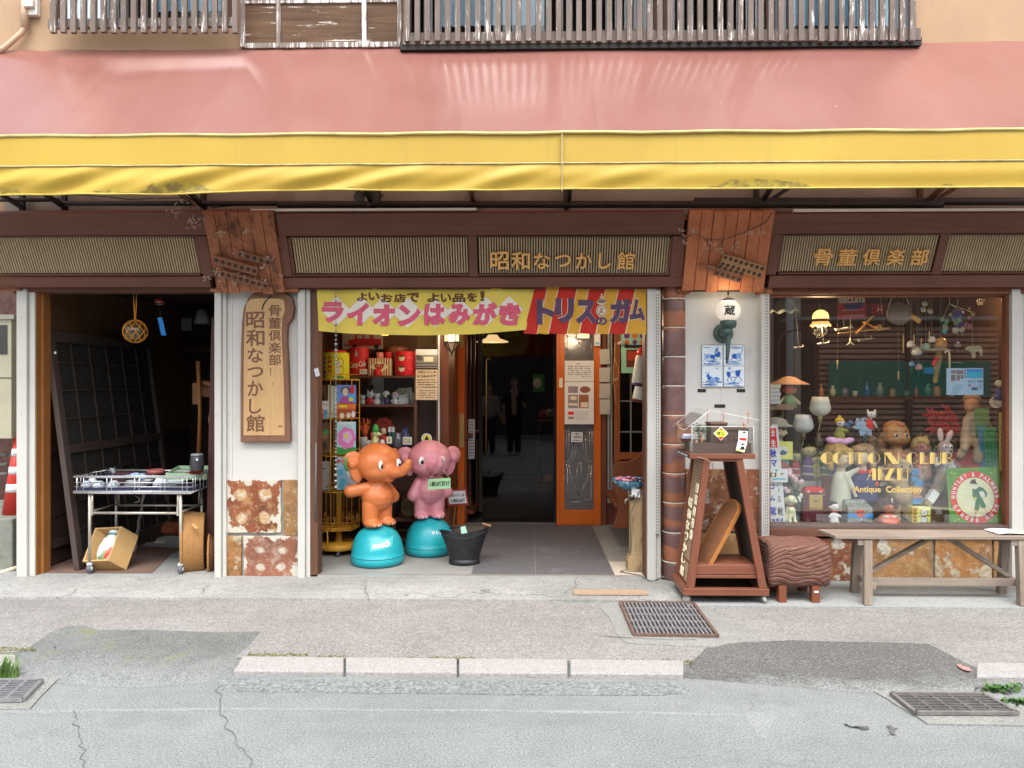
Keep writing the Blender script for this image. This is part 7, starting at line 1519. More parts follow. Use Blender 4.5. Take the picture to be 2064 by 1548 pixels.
for(x,y)in((xb0+.03,Yt0+.03),(xb1-.03,Yt0+.03),(xb0+.04,Yt1-.04),(xb1-.04,Yt1-.04)):
 b=B();b.lathe([(0,-.011),(.026,-.011),(.028,0),(.026,.011),(0,.011)],(x,y,GZ+.027),18,M.Rotation(R(90),3,'X')if x<1.4 else M.Rotation(R(75),3,'Y'));cs_=obj('caster',b,C('caster_grey',(120,120,116),.5),tr)
 b=B();b.box(x-.016,x+.016,y-.016,y+.016,zb0-.006,zb0-.0005);b.box(x-.016,x+.016,y+.012,y+.016,GZ+.02,zb0-.006);obj('fork',b,m_st,cs_)
b=B();b.tube([P(1406,921,Yt0-.01),P(1424,926,Yt0-.012),P(1437,934,Yt0-.01),P(1438,958,Yt0+.05),P(1432,972,Yt0+.05),P(1428,966,Yt0+.05)],.0035,6);obj('wire',b,C('wire_tan',(120,100,80)),tr)
# clear roofed case
m_acr=glass('clear_acrylic',(.95,.955,.955),.04,0,.006)
cs=thing('model_case',V((P(1460,915,Yt0).x,-.44,zt1)),'clear acrylic roofed case holding a model village, on top of the wheeled stand','display case')
Yq0,Yq1=Yt0+.01,Yt1-.01;xl,xr=P(1395,900,Yq0).x,P(1519,900,Yq0).x;xe=P(1388,857,Yq0).x;ze=P(1396,860,Yq0).z;zp=P(1429,827,Yq0).z;xp=P(1429,827,Yq0).x;xre=P(1529,847,Yq0).x;zre=P(1529,847,Yq0).z
def pane(b,vs,t=.003):
 n=(vs[1]-vs[0]).cross(vs[2]-vs[0]);quad_slab(b,*vs,n,t)
b=B();pane(b,[V((xl,Yq0,zt1)),V((xr,Yq0,zt1)),V((xr,Yq0,ze)),V((xl,Yq0,ze))]);pane(b,[V((xl,Yq0+.004,zt1)),V((xl,Yq1,zt1)),V((xl,Yq1,ze)),V((xl,Yq0+.004,ze))]);pane(b,[V((xr,Yq0+.004,zt1)),V((xr,Yq1,zt1)),V((xr,Yq1,ze)),V((xr,Yq0+.004,ze))]);pane(b,[V((xl+.004,Yq1,zt1)),V((xr-.004,Yq1,zt1)),V((xr-.004,Yq1,ze)),V((xl+.004,Yq1,ze))]);obj('pane',b,m_acr,cs)
b=B();yo=.02;pane(b,[V((xe-.03,Yq0-yo,ze-.02)),V((xp,Yq0-yo,zp)),V((xp,Yq1+yo,zp)),V((xe-.03,Yq1+yo,ze-.02))]);pane(b,[V((xp+.004,Yq0-yo,zp)),V((xre,Yq0-yo,zre)),V((xre,Yq1+yo,zre)),V((xp+.004,Yq1+yo,zp))]);obj('roof',b,m_acr,cs)
b=B();e_=.0022
for l in([(xl,Yq0,zt1),(xl,Yq0,ze)],[(xr,Yq0,zt1),(xr,Yq0,ze)],[(xl,Yq1,zt1),(xl,Yq1,ze)],[(xe-.03,Yq0-yo,ze-.02),(xp,Yq0-yo,zp)],[(xp,Yq0-yo,zp),(xre,Yq0-yo,zre)],[(xp,Yq0-yo,zp),(xp,Yq1+yo,zp)],[(xe-.03,Yq0-yo,ze-.02),(xe-.03,Yq1+yo,ze-.02)],[(xe-.03,Yq1+yo,ze-.02),(xp,Yq1+yo,zp)],[(xl,Yq0,ze),(xr,Yq0,ze)],[(xl,Yq0,ze),(xl,Yq1,ze)]):b.tube(l,e_,5)
obj('edge',b,C('acrylic_edge',(176,178,172),.3),cs)
m_mw=wood('model_wood',(.10,.06,.04),(.18,.11,.075),'Z',2,.7)
mv=thing('model_village',V((P(1460,915,Yt0).x,-.44,zt1)),'miniature dark wooden houses with a tree and figures inside the clear case','model')
b=B();b.box(xl+.01,xr-.01,Yq0+.02,Yq1-.02,zt1,zt1+.075);obj('ground',b,wood('model_base',(.09,.055,.04),(.14,.09,.065),'X',1,.8),mv)
def mh(x0,y0,x1,y1,Y,d,m=m_mw):b=B();b.px(x0,y1,x1,y0,Y,Y+d);a,c=P(x0-1.5,y0+2,Y-.008),P(x1+1.5,y0-1,Y-.008);b.box(a.x,c.x,Y-.008,Y+d+.008,a.z,c.z);return obj('house',b,m,mv)
mh(1434,853,1466,902,Yq0+.04,.16);mh(1466,865,1508,902,Yq0+.06,.2,wood('model_wood_dark',(.07,.042,.03),(.13,.08,.055),'Z',2,.7));mh(1366,858,1392,890,Yq0+.22,.1,C('model_brown',(120,86,66)))
b=B();r=random.Random(9);tq=P(1412,868,Yq0+.12)
for i in range(150):
 q=tq+V((r.gauss(0,.032),r.gauss(0,.03),r.gauss(0,.028)));s_=r.uniform(.004,.009);b.ell(q,(s_,s_,s_*.6),seg=5,rings=3)
obj('tree_crown',b,C('model_green',(66,84,58),.9,var=.4),mv);b=B();b.tube([tq+V((0,0,-.1)),tq],.008,6)
for x,y in((1426,832),(1458,836),(1508,838)):
 c_=P(x,y,Yq0+.15);b.beam(c_+V((0,0,-.06)),c_+V((0,0,.03)),.006,.006);b.beam(c_+V((-.02,0,.012)),c_+V((.02,0,.012)),.006,.005)
for x,y in((1404,894),(1415,888),(1500,858)):c_=P(x,y,Yq0+.08);b.lathe([(.012,-.03),(.009,0),(.013,.008),(.008,.022),(0,.026)],c_,10)
obj('figure',b,C('model_figures',(150,110,90)),mv)
b=B();q=P(1383,880,Yq0+.18);b.box(q.x-.035,q.x+.035,q.y-.03,q.y+.03,q.z-.012,q.z+.006);b.mi=1;b.box(q.x-.02,q.x+.02,q.y-.025,q.y+.025,q.z+.0061,q.z+.02);obj('toy_car',b,[C('toy_car_blue',(130,130,150)),wht],mv)
Yx=Yq0-.004
b=B();zxp(b,[(1438,873.5),(1453,860),(1468,873.5),(1453,888)],Yx,.002);b.mi=1;zxp(b,[(1440,873.5),(1453,862),(1466,873.5),(1453,886)],Yx-.0014,.0008);b.mi=2;zxp(b,[(1446,880.5),(1460,880.5),(1453,886.5)],Yx-.0024,.0008);zxp(b,[(1448,866.5),(1458,866.5),(1453,862.5)],Yx-.0024,.0008);b.mi=3;b.text('官公',P(1453,873.5,Yx-.0022),w=15*S(Yx),h=8*S(Yx),bold=.03,lift=0,thick=.0006)
tag(obj('diamond_sticker',b,[wht,yel,red,blk]),'yellow diamond sticker with two characters on the clear case','sticker')
b=B();zxp(b,[(1489,868),(1507,869),(1506,892),(1488,890)],Yx,.002);zxp(b,[(1487,890),(1506,893),(1500,912),(1483,908)],Yx,.002)
b.mi=1
for cx,cy in((1500,874),(1497,898)):zxp(b,[(cx+3.2*math.cos(t),cy+3.6*math.sin(t))for t in[2*PI*i/12 for i in range(12)]],Yx-.0016,.0006)
b.mi=2
for cx,cy in((1500,871.4),(1497,895.4)):zxp(b,[(cx+3.4*math.cos(t),cy+1.8*math.sin(t))for t in[2*PI*i/12 for i in range(12)]],Yx-.0024,.0006)
zxp(b,[(1491,906),(1494,900),(1500,900),(1501,907)],Yx-.0018,.0006);b.mi=3;zxp(b,[(1491,882),(1505,883),(1504,889),(1490,887)],Yx-.0016,.0006);b.mi=4;zxp(b,[(1484,905),(1500,909),(1499,911),(1483.5,907.5)],Yx-.0016,.0006)
tag(obj('photo_sticker',b,[wht,skn,blk,red,yel]),'pair of white portrait photo stickers on the clear case','sticker')
# ---------------------------------------------------------------- carved log bench
lg=thing('log_seat',V((P(1606,1208,-.64).x,-.45,GZ)),'squat log seat carved with flowing wavy grooves on four short legs','log seat')
xl,xr=P(1567,1140,-.64).x,P(1677,1140,-.64).x;xL,xR=P(1556,1140,-.62).x-.02,xr+.0;zl0,zl1=P(1610,1188,-.64).z,P(1610,1094,-.6).z
hc,hz_=(zl0+zl1)/2,(zl1-zl0)/2
def logf(u,v):
 a=2*PI*v;x=xL+(xR-xL)*u;e=1-.0*u;ry,rz=.185,hz_
 cy_,cz=math.cos(a),math.sin(a);p_=5.0;rr=(abs(cy_)**p_+abs(cz)**p_)**(-1/p_)if True else 1
 wv=.35*math.sin(u*3.2+.4)+.16*math.sin(u*9+a*2)+.06*NZ.noise(V((u*5,a*2,0)));s_=math.sin((a*36+wv*26))
 s2=math.sin(a*10-u*6+2);g=max(0,s_)**4 if(u*1.1-(a-3.1)*.55)<.62 else max(0,math.sin(a*34+20*u*u+.5))**4
 d=.009*g;end=-.012*max(0,(abs(u-.5)-.46)/.04);n_=.006*NZ.noise(V((u*9,cy_*3,cz*3)))
 k_=1+n_*6
 return(x+n_,-.455+(ry-d+end)*rr*cy_*k_,hc+(rz-d+end)*rr*cz*k_)
m_log=wood('carved_log',(.09,.038,.026),(.175,.076,.054),'X',.6,.55,.4,spec=.4)
b=B();b.grid(logf,110,460)
def endcap(x,flip):
 def fn(u,v):a=2*PI*u;q=V(logf(0 if flip else 1,u));c_=V((x,-.455,hc));p=c_.lerp(q,v);p.x=q.x+(-.012 if flip else.012)*(1-v**4)+.004*math.sin(v*38+3*NZ.noise(V((math.cos(a)*2,math.sin(a)*2,3))))*(v<.97);return p
 return fn
obj('trunk',b,m_log,lg);b=B();b.grid(endcap(xL,True),90,24);obj('end_grain',b,wood('log_end',(.06,.032,.024),(.13,.07,.05),'Z',.8,.8,.6),lg);b=B();b.grid(endcap(xR,False),60,10);obj('end_grain',b,wood('log_end',(.06,.032,.024),(.13,.07,.05),'Z'),lg)
for x0,x1,Y in((1570,1586,-.62),(1637,1653,-.62),(1556,1570,-.32),(1612,1628,-.32)):
 b=B();a=P(x0,1200,Y);c=P(x1,1200,Y);b.box(a.x,c.x,Y,Y+.06,GZ,zl0+.02);l=obj('leg',b,m_red,lg,bev=.003)
 if x0==1637:b=B();b.box(a.x+.015,c.x-.012,Y-.002,Y-.0005,.055,.068);obj('price_label',b,wht,l)
# ---------------------------------------------------------------- plank bench
m_bench=wood('grey_bench_wood',(.16,.125,.097),(.34,.285,.235),'X',.8,.8,.5,spec=.25);m_benchz=wood('grey_bench_leg',(.15,.115,.086),(.30,.25,.20),'Z',.8,.8,.5)
bn_=thing('bench',V((P(1890,1200,-.6).x,-.45,GZ)),'long weathered grey plank bench with splayed legs and diagonal braces under the show window','bench')
zs_=P(1690,1080,-.62).z;xs0,xs1=P(1684,1080,-.62).x,P(2200,1080,-.62).x
b=B();b.box(xs0,xs1,-.67,-.27,zs_-.028,zs_)if False else b.slab([V((xs0,-.62,zs_)),V((xs1,-.62,zs_)),V((xs1,-.37,zs_)),V((xs0-.03,-.37,zs_))],.024);obj('seat',b,m_bench,bn_,bev=.004)
legs=[(1741,1754,1748,-.585),(1724,1732,1722,-.42),(2052,2062,2061,-.585),(2022,2030,2018,-.42)]
for xa_,xb_,xf,Y in legs:
 b=B();t_=P((xa_+xb_)/2,1092,Y);f_=P(xf,1208,Y-.07 if Y<-.5 else Y+.08);f_.z=GZ;t_.z=zs_-.029;b.beam(t_,f_,.058,.05);obj('leg',b,m_benchz,bn_,bev=.003)
b=B()
for x in(1740,2050):a=P(x,1100,-.62);b.box(a.x-.03,a.x+.03,-.605,-.385,zs_-.07,zs_-.025)
obj('cleat',b,m_bench,bn_)
b=B();a,c=P(1756,1172,-.60),P(2055,1180,-.60);zz=P(1890,1180,-.58).z
xm=[P(1744,1180,-.45).x,P(2045,1180,-.45).x];b.box(xm[0],xm[1],-.50,-.47,zz-.025,zz+.03);
for x in xm:b.box(x-.03,x+.0,-.63,-.365,zz-.018,zz+.026)
obj('stretcher',b,m_bench,bn_,bev=.003)
b=B();q1,q2=V((xm[0]+.03,-.42,zz+.05)),V(((xm[0]+xm[1])/2-.02,-.42,zs_-.03));b.beam(q1,q2,.024,.045);q1,q2=V((xm[1]-.04,-.42,zz+.04)),V(((xm[0]+xm[1])/2+.05,-.42,zs_-.03));b.beam(q1,q2,.03,.055);obj('brace',b,m_bench,bn_)
b=B();c_=P(2040,1078,-.5);c_.z=zs_+.002
def mag(u,v):return(c_.x-.14+.34*u,-.58+.19*v,c_.z+.006+.008*math.sin(u*5)+.004*NZ.noise(V((u*4,v*4,0))))
b.grid(mag,14,8);b.mi=1;b.grid(lambda u,v:V(mag(.45+u*.4,.2+v*.5))+V((0,0,.0015)),8,6);b.mi=2;b.grid(lambda u,v:V(mag(.1+u*.25,.3+v*.4))+V((0,0,.0015)),6,4);tag(obj('magazine',b,[C('mag_white',(226,224,205)),C('mag_yellow',(206,186,110)),C('mag_green',(176,186,150))]),'open pale magazine lying on the right end of the plank bench','magazine')
# ---------------------------------------------------------------- things in the show window
def on(px,Y):return(px,CY-(zw+.0-1.55)/S(Y)*1.0) # pixel foot of something standing on the display floor
def foot(px,Y):
 """pixel of the point of the display floor that stands at depth Y in this column"""
 lo,hi=900,1200
 for _ in range(40):
  m=(lo+hi)/2
  if P(px,m,Y).z>zw:lo=m
  else:hi=m
 return(px,lo)
# enamel street sign
b=B();Yv=.12;es_=thing('enamel_sign',P(1570,1058,Yv),'tall narrow white enamel sign with blue vertical lettering at the left of the show window','sign')
zxp(b,[(1552,862),(1556,856),(1566,856),(1568,860),(1583,1040),(1583,1053),(1580,1056),(1553,1057)],Yv,.006);obj('plate',b,C('enamel_white',(224,228,232),.15,spec=.7),es_,bev=.001)
b=B();zxp(b,[(1552,863),(1564,863),(1567,902),(1552,902)],Yv-.0042,.001);obj('crest',b,C('enamel_red',(196,28,34),.2),es_)
b=B();yy=Yv-.0058
b.text('全',P(1558,872,yy),w=9*S(Yv),h=14*S(Yv),bold=.03,lift=0,thick=.0006);b.text('生',P(1559,893,yy),w=10*S(Yv),h=14*S(Yv),bold=.03,lift=0,thick=.0006);obj('crest_lettering',b,wht,es_)
b=B();yy=Yv-.0045
for ch,x,y,w_,h_ in(('秋',1559,914,13,17),('マ',1560,934,13,14),('ゴ',1557,980,10,12),('ム',1557,1004,11,12),('靴',1559,1030,12,17)):b.text(ch,P(x,y,yy),w=w_*S(Yv),h=h_*S(Yv),bold=.045,lift=0,thick=.0006)
for ch,x,y,w_,h_ in(('特',1559,1049,6,7),('約',1567.5,1048,6,7),('店',1576,1047.5,6,7)):b.text(ch,P(x,y,yy),w=w_*S(Yv),h=h_*S(Yv),bold=.02,lift=0,thick=.0006)
obj('lettering',b,C('enamel_blue',(42,52,150),.25),es_)
b=B()
for ch,x,y,w_,h_ in(('ビ',1566,966,8,9),('ニ',1567,977,7,5),('ー',1570,988,1.6,9),('ル',1571,1006,9,14),('靴',1573,1031,11,17)):b.text(ch,P(x,y,yy),w=w_*S(Yv),h=h_*S(Yv),bold=.02,lift=0,thick=.0006)
obj('side_lettering',b,C('enamel_green',(40,70,76),.25),es_)
card('badge_plate',1552,945,1588,972,.09,C('enamel_white',(224,228,232),.15),'small white enamel plate with a blue ribbon overlapping the tall enamel sign','plate',[(1,'r',.02,.28,.36,.62,0),(2,'e',.18,.44,.10,.15,1,2),(3,'p',[(.10,.72),(.5,.66),(.88,.72),(.84,.86),(.5,.80),(.14,.86)]),(3,'e',.36,.12,.08,.1),(1,'e',.68,.42,.09,.12),(2,'e',.69,.46,.06,.08,1,2)],mats=[blk,skn,tea])
card('yellow_print',1568,890,1598,926,.22,C('print_paleyellow',(216,204,100)),'yellow printed card with an oval landscape behind the tall enamel sign','card',[(1,'e',.36,.52,.34,.28),(2,'p',[(.06,.66),(.3,.45),(.66,.6),(.5,.74),(.2,.76)])],mats=[C('oval_blue',(190,206,214)),C('oval_dark',(70,90,110))])
card('book',1571,926,1590,945,.24,C('book_brick',(130,60,56)),'brick red book corner behind the small enamel plate','book',[(1,'p',[(0,0),(1,.0),(1,.5)])],mats=[C('book_teal',(96,140,138))])
# doll with grey cap, doll with wide hat, books
fig('capped_doll','doll in a grey peaked cap behind the top of the enamel sign','doll',(1564,922),.4,86,[('body',C('doll_drab',(120,100,90)),[('c',0,0,.1,0,0,.4,.2,.16)],True),('face',m_sk,[('e',.06,-.03,.62,.17,.17,.17),('e',.18,-.12,.58,.05,.05,.04)],True),('hair',m_hr,[('e',-.05,.06,.64,.19,.16,.18)],False),('cap',C('felt_grey',(118,122,118)),[('e',0,0,.80,.27,.24,.14),('e',.02,-.14,.74,.34,.24,.05)],True),('eye',m_bkf,[('e',.12,-.19,.66,.03,.02,.02)],False)])
fig('toy_bear','small grey toy bear under the capped doll','toy',(1571,900),.34,26,[('body',C('toy_grey',(140,136,130)),[('e',0,0,.3,.3,.28,.32),('e',0,0,.78,.28,.26,.24)],True),('eye',m_bkf,[('e',-.1,-.26,.78,.06,.04,.07),('e',.14,-.24,.78,.06,.04,.07)],False)])
fig('straw_hat_doll','brown haired doll with orange face and wide straw hat at the upper left window','doll',(1590,872),.75,118,[('stand',C('stand_tan',(120,96,74)),[('b',-.14,-.08,0,.14,.08,.42)],False),('dress',C('doll_green',(130,160,110)),[('l',0,0,.42,[(.13,0),(.10,.14),(.07,.22),(0,.23)])],False),('arm',m_sk,[('c',-.06,0,.6,-.17,0,.5,.03,.03),('c',.06,0,.6,.17,0,.5,.03,.03)],False),('face',C('doll_orange_face',(206,112,84)),[('e',0,-.04,.73,.12,.11,.085)],False),('hair',m_hr,[('e',0,.02,.80,.15,.12,.10)],False),('hat',C('straw_hat',(150,116,92),.8),[('l',0,0,.84,[(.34,-.03),(.32,-.01),(.18,.05),(.10,.10),(0,.12)])],False)])
for i in range(5):card('book',1551,775+i*8,1574-(i%2)*2,782+i*8,.45,[cre,wht,C('page_white',(205,206,196)),wht,C('page_blue',(180,190,196))][i],['topmost cream','second white','middle off white','fourth white','lowest bluish'][i]+' book of the stack at the left edge of the show window','book',th=.12,group='stacked books in the show window')
card('book_box',1551,816,1600,826,.5,C('box_drab',(130,106,84)),'drab flat box under the stack of books at the window left','box',th=.2)
# lamps
def tulip(px,y0,y1,Y,mat,label):
 a,c=P(px,y1,Y),P(px,y0,Y);h=c.z-a.z;t=thing('table_lamp',(a.x,Y,zw),label,'lamp','tulip shaded lamps in the show window')
 b=B();b.lathe([(h*.16,0),(h*.36,.08*h),(h*.52,.28*h),(h*.54,.42*h),(h*.48,.72*h),(h*.40,h),(h*.37,h),(h*.45,.7*h),(h*.50,.42*h),(h*.3,.1*h)],a,32);obj('lamp_shade',b,mat,t)
 b=B();b.lathe([(h*.075,-.40*h),(h*.13,-.02*h),(h*.12,0)],a,16);obj('socket',b,C('pale_brass',(150,146,100),.4,metal=.6),t)
 b=B();b.tube([a+V((0,0,-.4*h)),a+V((-.01,.02,-.9*h)),V((a.x-.02,Y+.04,zw))],.004,8);b.lathe([(.05,0),(.05,.012),(.015,.02)],(a.x-.02,Y+.04,zw),20);obj('stand',b,C('pale_brass',(150,146,100),.4),t)
tulip(1653,800,838,.42,C('opal_pink',(226,196,178),.35,var=.03),'pinkish white tulip shaded lamp, the taller of the two in the show window');tulip(1619,836,873,.48,C('opal_blue',(186,200,206),.35,var=.03),'bluish white tulip shaded lamp, the lower of the two in the show window')
al=P(1654,655,.5);at_=thing('pendant_lamp',al,'glowing amber glass pendant lamp with a frilled rim in the show window','pendant lamp');kq=S(.5)
b=B();b.lathe([(15.5*kq,12*kq),(15.5*kq,18*kq),(13*kq,24*kq),(7*kq,29*kq),(0,30.5*kq)],al,28);obj('lamp_shade',b,emit('amber_glass',(1,.62,.14),1.3,(.7,.4,.1)),at_)
b=B();b.lathe([(15.7*kq,6*kq),(16.2*kq,12*kq)],al,28);obj('band',b,C('amber_band',(120,56,12),.25),at_)
b=B();b.grid(lambda u,v:al+V(((15.7+4*(1-v))*kq*math.cos(2*PI*u),(15.7+4*(1-v))*kq*math.sin(2*PI*u),(6*v-1.6*(1-v)*(math.cos(u*2*PI*9)+1))*kq)),90,4);obj('frill',b,emit('amber_frill',(1,.58,.16),.5,(.6,.36,.1)),at_);b=B();b.tube([al+V((0,0,30*kq)),V((al.x,al.y,2.44))],.003,5);obj('cord',b,m_soot,at_)
pl=bpy.data.lights.new('amber_bulb','POINT');po=bpy.data.objects.new('amber_bulb',pl);COL.objects.link(po);pl.energy=7;pl.color=(1,.68,.35);pl.shadow_soft_size=.06;po.location=al+V((0,0,-.05))
lw_=P(1580,628,.5);b=B();b.grid(lambda u,v:lw_+V(((10+19*(1-v)**.7)*kq*math.cos(2*PI*u),(10+19*(1-v)**.7)*kq*math.sin(2*PI*u),(26*v**1.2-2.5*(1-v)*math.cos(u*2*PI*8))*kq)),80,8);wl_=thing('pendant_lamp',lw_,'unlit pale opal pendant lamp with a wavy rim at the upper left of the window','pendant lamp');obj('lamp_shade',b,C('opal_green',(150,158,146),.3),wl_);b=B();b.tube([lw_+V((0,0,26*kq)),V((lw_.x,lw_.y,2.44))],.003,5);obj('cord',b,m_soot,wl_)
bq=P(1975,594,.7);b=B();b.ell(bq,(.028,.024,.018));b.ell(bq+V((.03,0,-.003)),(.016,.014,.012));t=thing('bulb_lamp',bq,'small bare bulb glowing orange in the upper right of the show window','bulb');obj('bulb',b,emit('bulb_glow',(1,.6,.22),5,(.8,.5,.2)),t);b=B();b.tube([bq,V((bq.x,bq.y,2.44))],.003,5);obj('cord',b,m_soot,t)
pl=bpy.data.lights.new('bare_bulb','POINT');po=bpy.data.objects.new('bare_bulb',pl);COL.objects.link(po);pl.energy=5;pl.color=(1,.62,.3);pl.shadow_soft_size=.03;po.location=bq+V((0,-.02,-.06))
# hangings
card('biscuit_sign',1690,588,1747,642,.35,C('sign_crimson',(150,30,34)),'hanging crimson tin sign with pale BISCUITS lettering','sign',[(1,'t','BISCUITS',.04,.20,.96,.42,.05),(2,'p',[(.14,.48),(.94,.40),(.84,.60),(.6,.68),(.3,.64)]),(1,'t','カバヤビスケット',.16,.64,.92,.72,.01),(1,'t','カバヤ食品株式会社',.14,.86,.92,.92,.0)],mats=[C('sign_cream',(214,190,158)),C('sign_navy',(44,42,96))],tilt=-2)
card('red_plate',1757,613,1781,634,.5,C('plate_crimson',(140,22,34)),'small curved crimson enamel plate with a white mark hanging beside the biscuit sign','plate',[(1,'r',.44,.1,.5,.75,0),(1,'e',.52,.5,.08,.12),(1,'e',.75,.5,.08,.14)],mats=[cre],tilt=6)
fn_=thing('woven_fan',P(1812,633,.3),'round woven fan with an orange handle hanging in the show window','fan');fq=P(1812,632,.3);rr=25*S(.3)
b=B();b.lathe([(0,-.004),(rr*.5,-.01),(rr,0),(rr*.97,.006),(0,.006)],fq,36,M.Rotation(R(90),3,'X'),sy=.93);obj('blade',b,paint('straw_weave',(.34,.24,.17),.9,.25,60,bump=.8,bscale=160),fn_)
b=B();zxp(b,[(1838,633),(1856,644),(1854,652),(1849,651),(1834,640)],.3,.016);obj('handle',b,C('fan_orange',(224,130,40),.5),fn_);b=B();b.tube([P(1790,620,.3),P(1806,578,.3)],.0025,5);b.tube([P(1833,615,.3),P(1819,578,.3)],.0025,5);obj('string',b,cre,fn_)
b=B()
for i,(x,y)in enumerate(((1864,612),(1861,624),(1875,627))):q=P(x,y,.35);b.lathe([(.010,0),(.022,-.004),(.024,.0),(.022,.004)],q,18,M.Rotation(R(80),3,'X'))
tag(obj('ring_mobile',b,cre),'cluster of cream rings hanging near the woven fan','mobile')
fm=thing('flower_mobile',P(1930,640,.4),'glass mobile of blue, green and pink flower discs at the upper right of the window','mobile');r=random.Random(12)
for nm,mt,ps in(('blue_disc',C('mobile_blue',(70,76,130),.2),[(1930,633,13),(1932,652,11)]),('green_disc',C('mobile_green',(120,150,120),.2),[(1924,645,5),(1932,646,6),(1927,651,5),(1905,658,6),(1908,648,5),(1900,645,5)]),('teal_disc',C('mobile_teal',(70,150,150),.2),[(1906,662,5),(1904,668,5)]),('pink_disc',C('mobile_pink',(140,90,110),.2),[(1953,641,4),(1948,656,7),(1955,658,6),(1931,624,4)]),('yellow_disc',C('mobile_yellow',(170,150,90),.2),[(1961,633,5),(1954,622,3),(1916,634,4)]),('white_disc',C('mobile_white',(170,166,150),.2),[(1938,662,8),(1926,666,7)])):
 b=B()
 for x,y,rr in ps:
  q=P(x,y,.4+r.uniform(-.03,.03));k_=rr*S(.4)
  for j in range(5):a=2*PI*j/5;b.ell(q+V((math.cos(a)*k_*.5,0,math.sin(a)*k_*.5)),(k_*.5,.004,k_*.5),seg=10,rings=6)
 obj(nm,b,mt,fm)
b=B();b.tube([P(1913,578,.4),P(1914,612,.4),P(1930,622,.4)],.002,4);b.tube([P(1901,640,.4),P(1914,612,.4),P(1960,630,.4)],.002,4);b.tube([P(1921,640,.4),P(1940,676,.4),P(1948,650,.4)],.002,4);obj('string',b,cre,fm)
def plane(px,py,sp,Y,mat,label,yaw=0,sc_=1.0):
 q=P(px,py,Y);k_=sp*S(Y);t=thing('toy_plane',(0,0,0),label,'toy plane','toy planes hanging in the show window')
 b=B();b.cap((-.45*k_,0,0),(.4*k_,0,.02*k_),.06*k_,.035*k_);obj('body',b,mat,t);b=B();b.obox((-.1*k_,0,.05*k_),(.2*k_,.95*k_,.018*k_),M.Identity(3));obj('wing',b,mat,t);b=B();b.obox((.38*k_,0,.03*k_),(.1*k_,.34*k_,.014*k_),M.Identity(3));b.obox((.39*k_,0,.1*k_),(.1*k_,.014*k_,.16*k_),M.Identity(3));obj('tail',b,mat,t)
 b=B();b.tube([(0,0,.05*k_),(0,0,2.44-q.z)],.0012,4);obj('string',b,gry,t);t.location=q;t.rotation_euler=(0,R(-6),R(yaw));return t
mp1,mp2,mp3=C('plane_tan',(176,128,58),.5),C('plane_silver',(150,150,148),.35),C('plane_grey',(104,104,104),.5)
t=thing('balsa_plane',P(1760,662,.38),'tan balsa wood plane with a long tilted wing hanging before the biscuit sign','toy plane');b=B();p,q=P(1728,670,.34),P(1759,638,.46);b.beam(p,q,.012,.05,(0,-1,.2));obj('wing',b,mp1,t);b=B();b.tube([P(1690,672,.38),P(1725,668,.38),P(1790,662,.38)],.008,6);obj('body',b,mp1,t);b=B();b.beam(P(1742,650,.36),P(1768,662,.46),.008,.03);b.beam(P(1766,662,.38),P(1776,658,.38),.04,.03);obj('tail',b,mp1,t)
plane(1702,663,42,.5,mp2,'silver toy plane left of the balsa plane',15);plane(1782,664,26,.45,mp2,'white tailed toy plane right of the balsa plane',-10);plane(1745,685,44,.6,mp3,'grey twin wing toy plane below the balsa plane',30);plane(1660,692,26,.5,mp2,'small silver toy plane under the amber lamp',0);plane(1610,700,26,.6,mp3,'dark toy plane nearest the left edge of the window',20)
b=B();q=P(1714,690,.5)
for a in(90,215,325):b.beam(q,q+V((math.cos(R(a))*.035,0,math.sin(R(a))*.035)),.009,.006)
b.tube([q,V((q.x,q.y,2.44))],.001,4);tag(obj('toy_propeller',b,cre),'little cream propeller hanging among the toy planes','propeller')
for i,(x,y0,y1)in enumerate(((1821,676,712),(1842,676,705),(1873,668,700),(1857,682,708),(1688,726,745),(1811,748,766))):b=B();b.tube([P(x,y1,.42),P(x,y0,.42)],.005,6);b.tube([P(x,y0,.42),V((P(x,y0,.42).x,.42,2.44))],.0008,3);tag(obj('chime_rod',b,C('rod_tan',(170,140,100),.5)),'thin pale chime rod hanging in the '+['row, first from the fan','row, second from the fan','row, furthest from the fan','row, third from the fan','window, alone above the kissing dolls','window, alone above the big baby doll'][i],'chime rod','chime rods in the show window')
cp=thing('cow_plate',P(1960,715,.45),'white cut out cow figure hanging above the blue poster','ornament');b=B()
zxp(b,[(1945,703),(1952,698),(1975,697),(1979,701),(1980,717),(1976,718),(1974,708),(1966,709),(1965,722),(1960,722),(1958,711),(1952,707),(1948,706)],.45,.012);obj('body',b,C('cow_white',(170,170,150)),cp);b=B();b.tube([P(1960,698,.45),P(1960,640,.45)],.0012,4);obj('string',b,gry,cp)
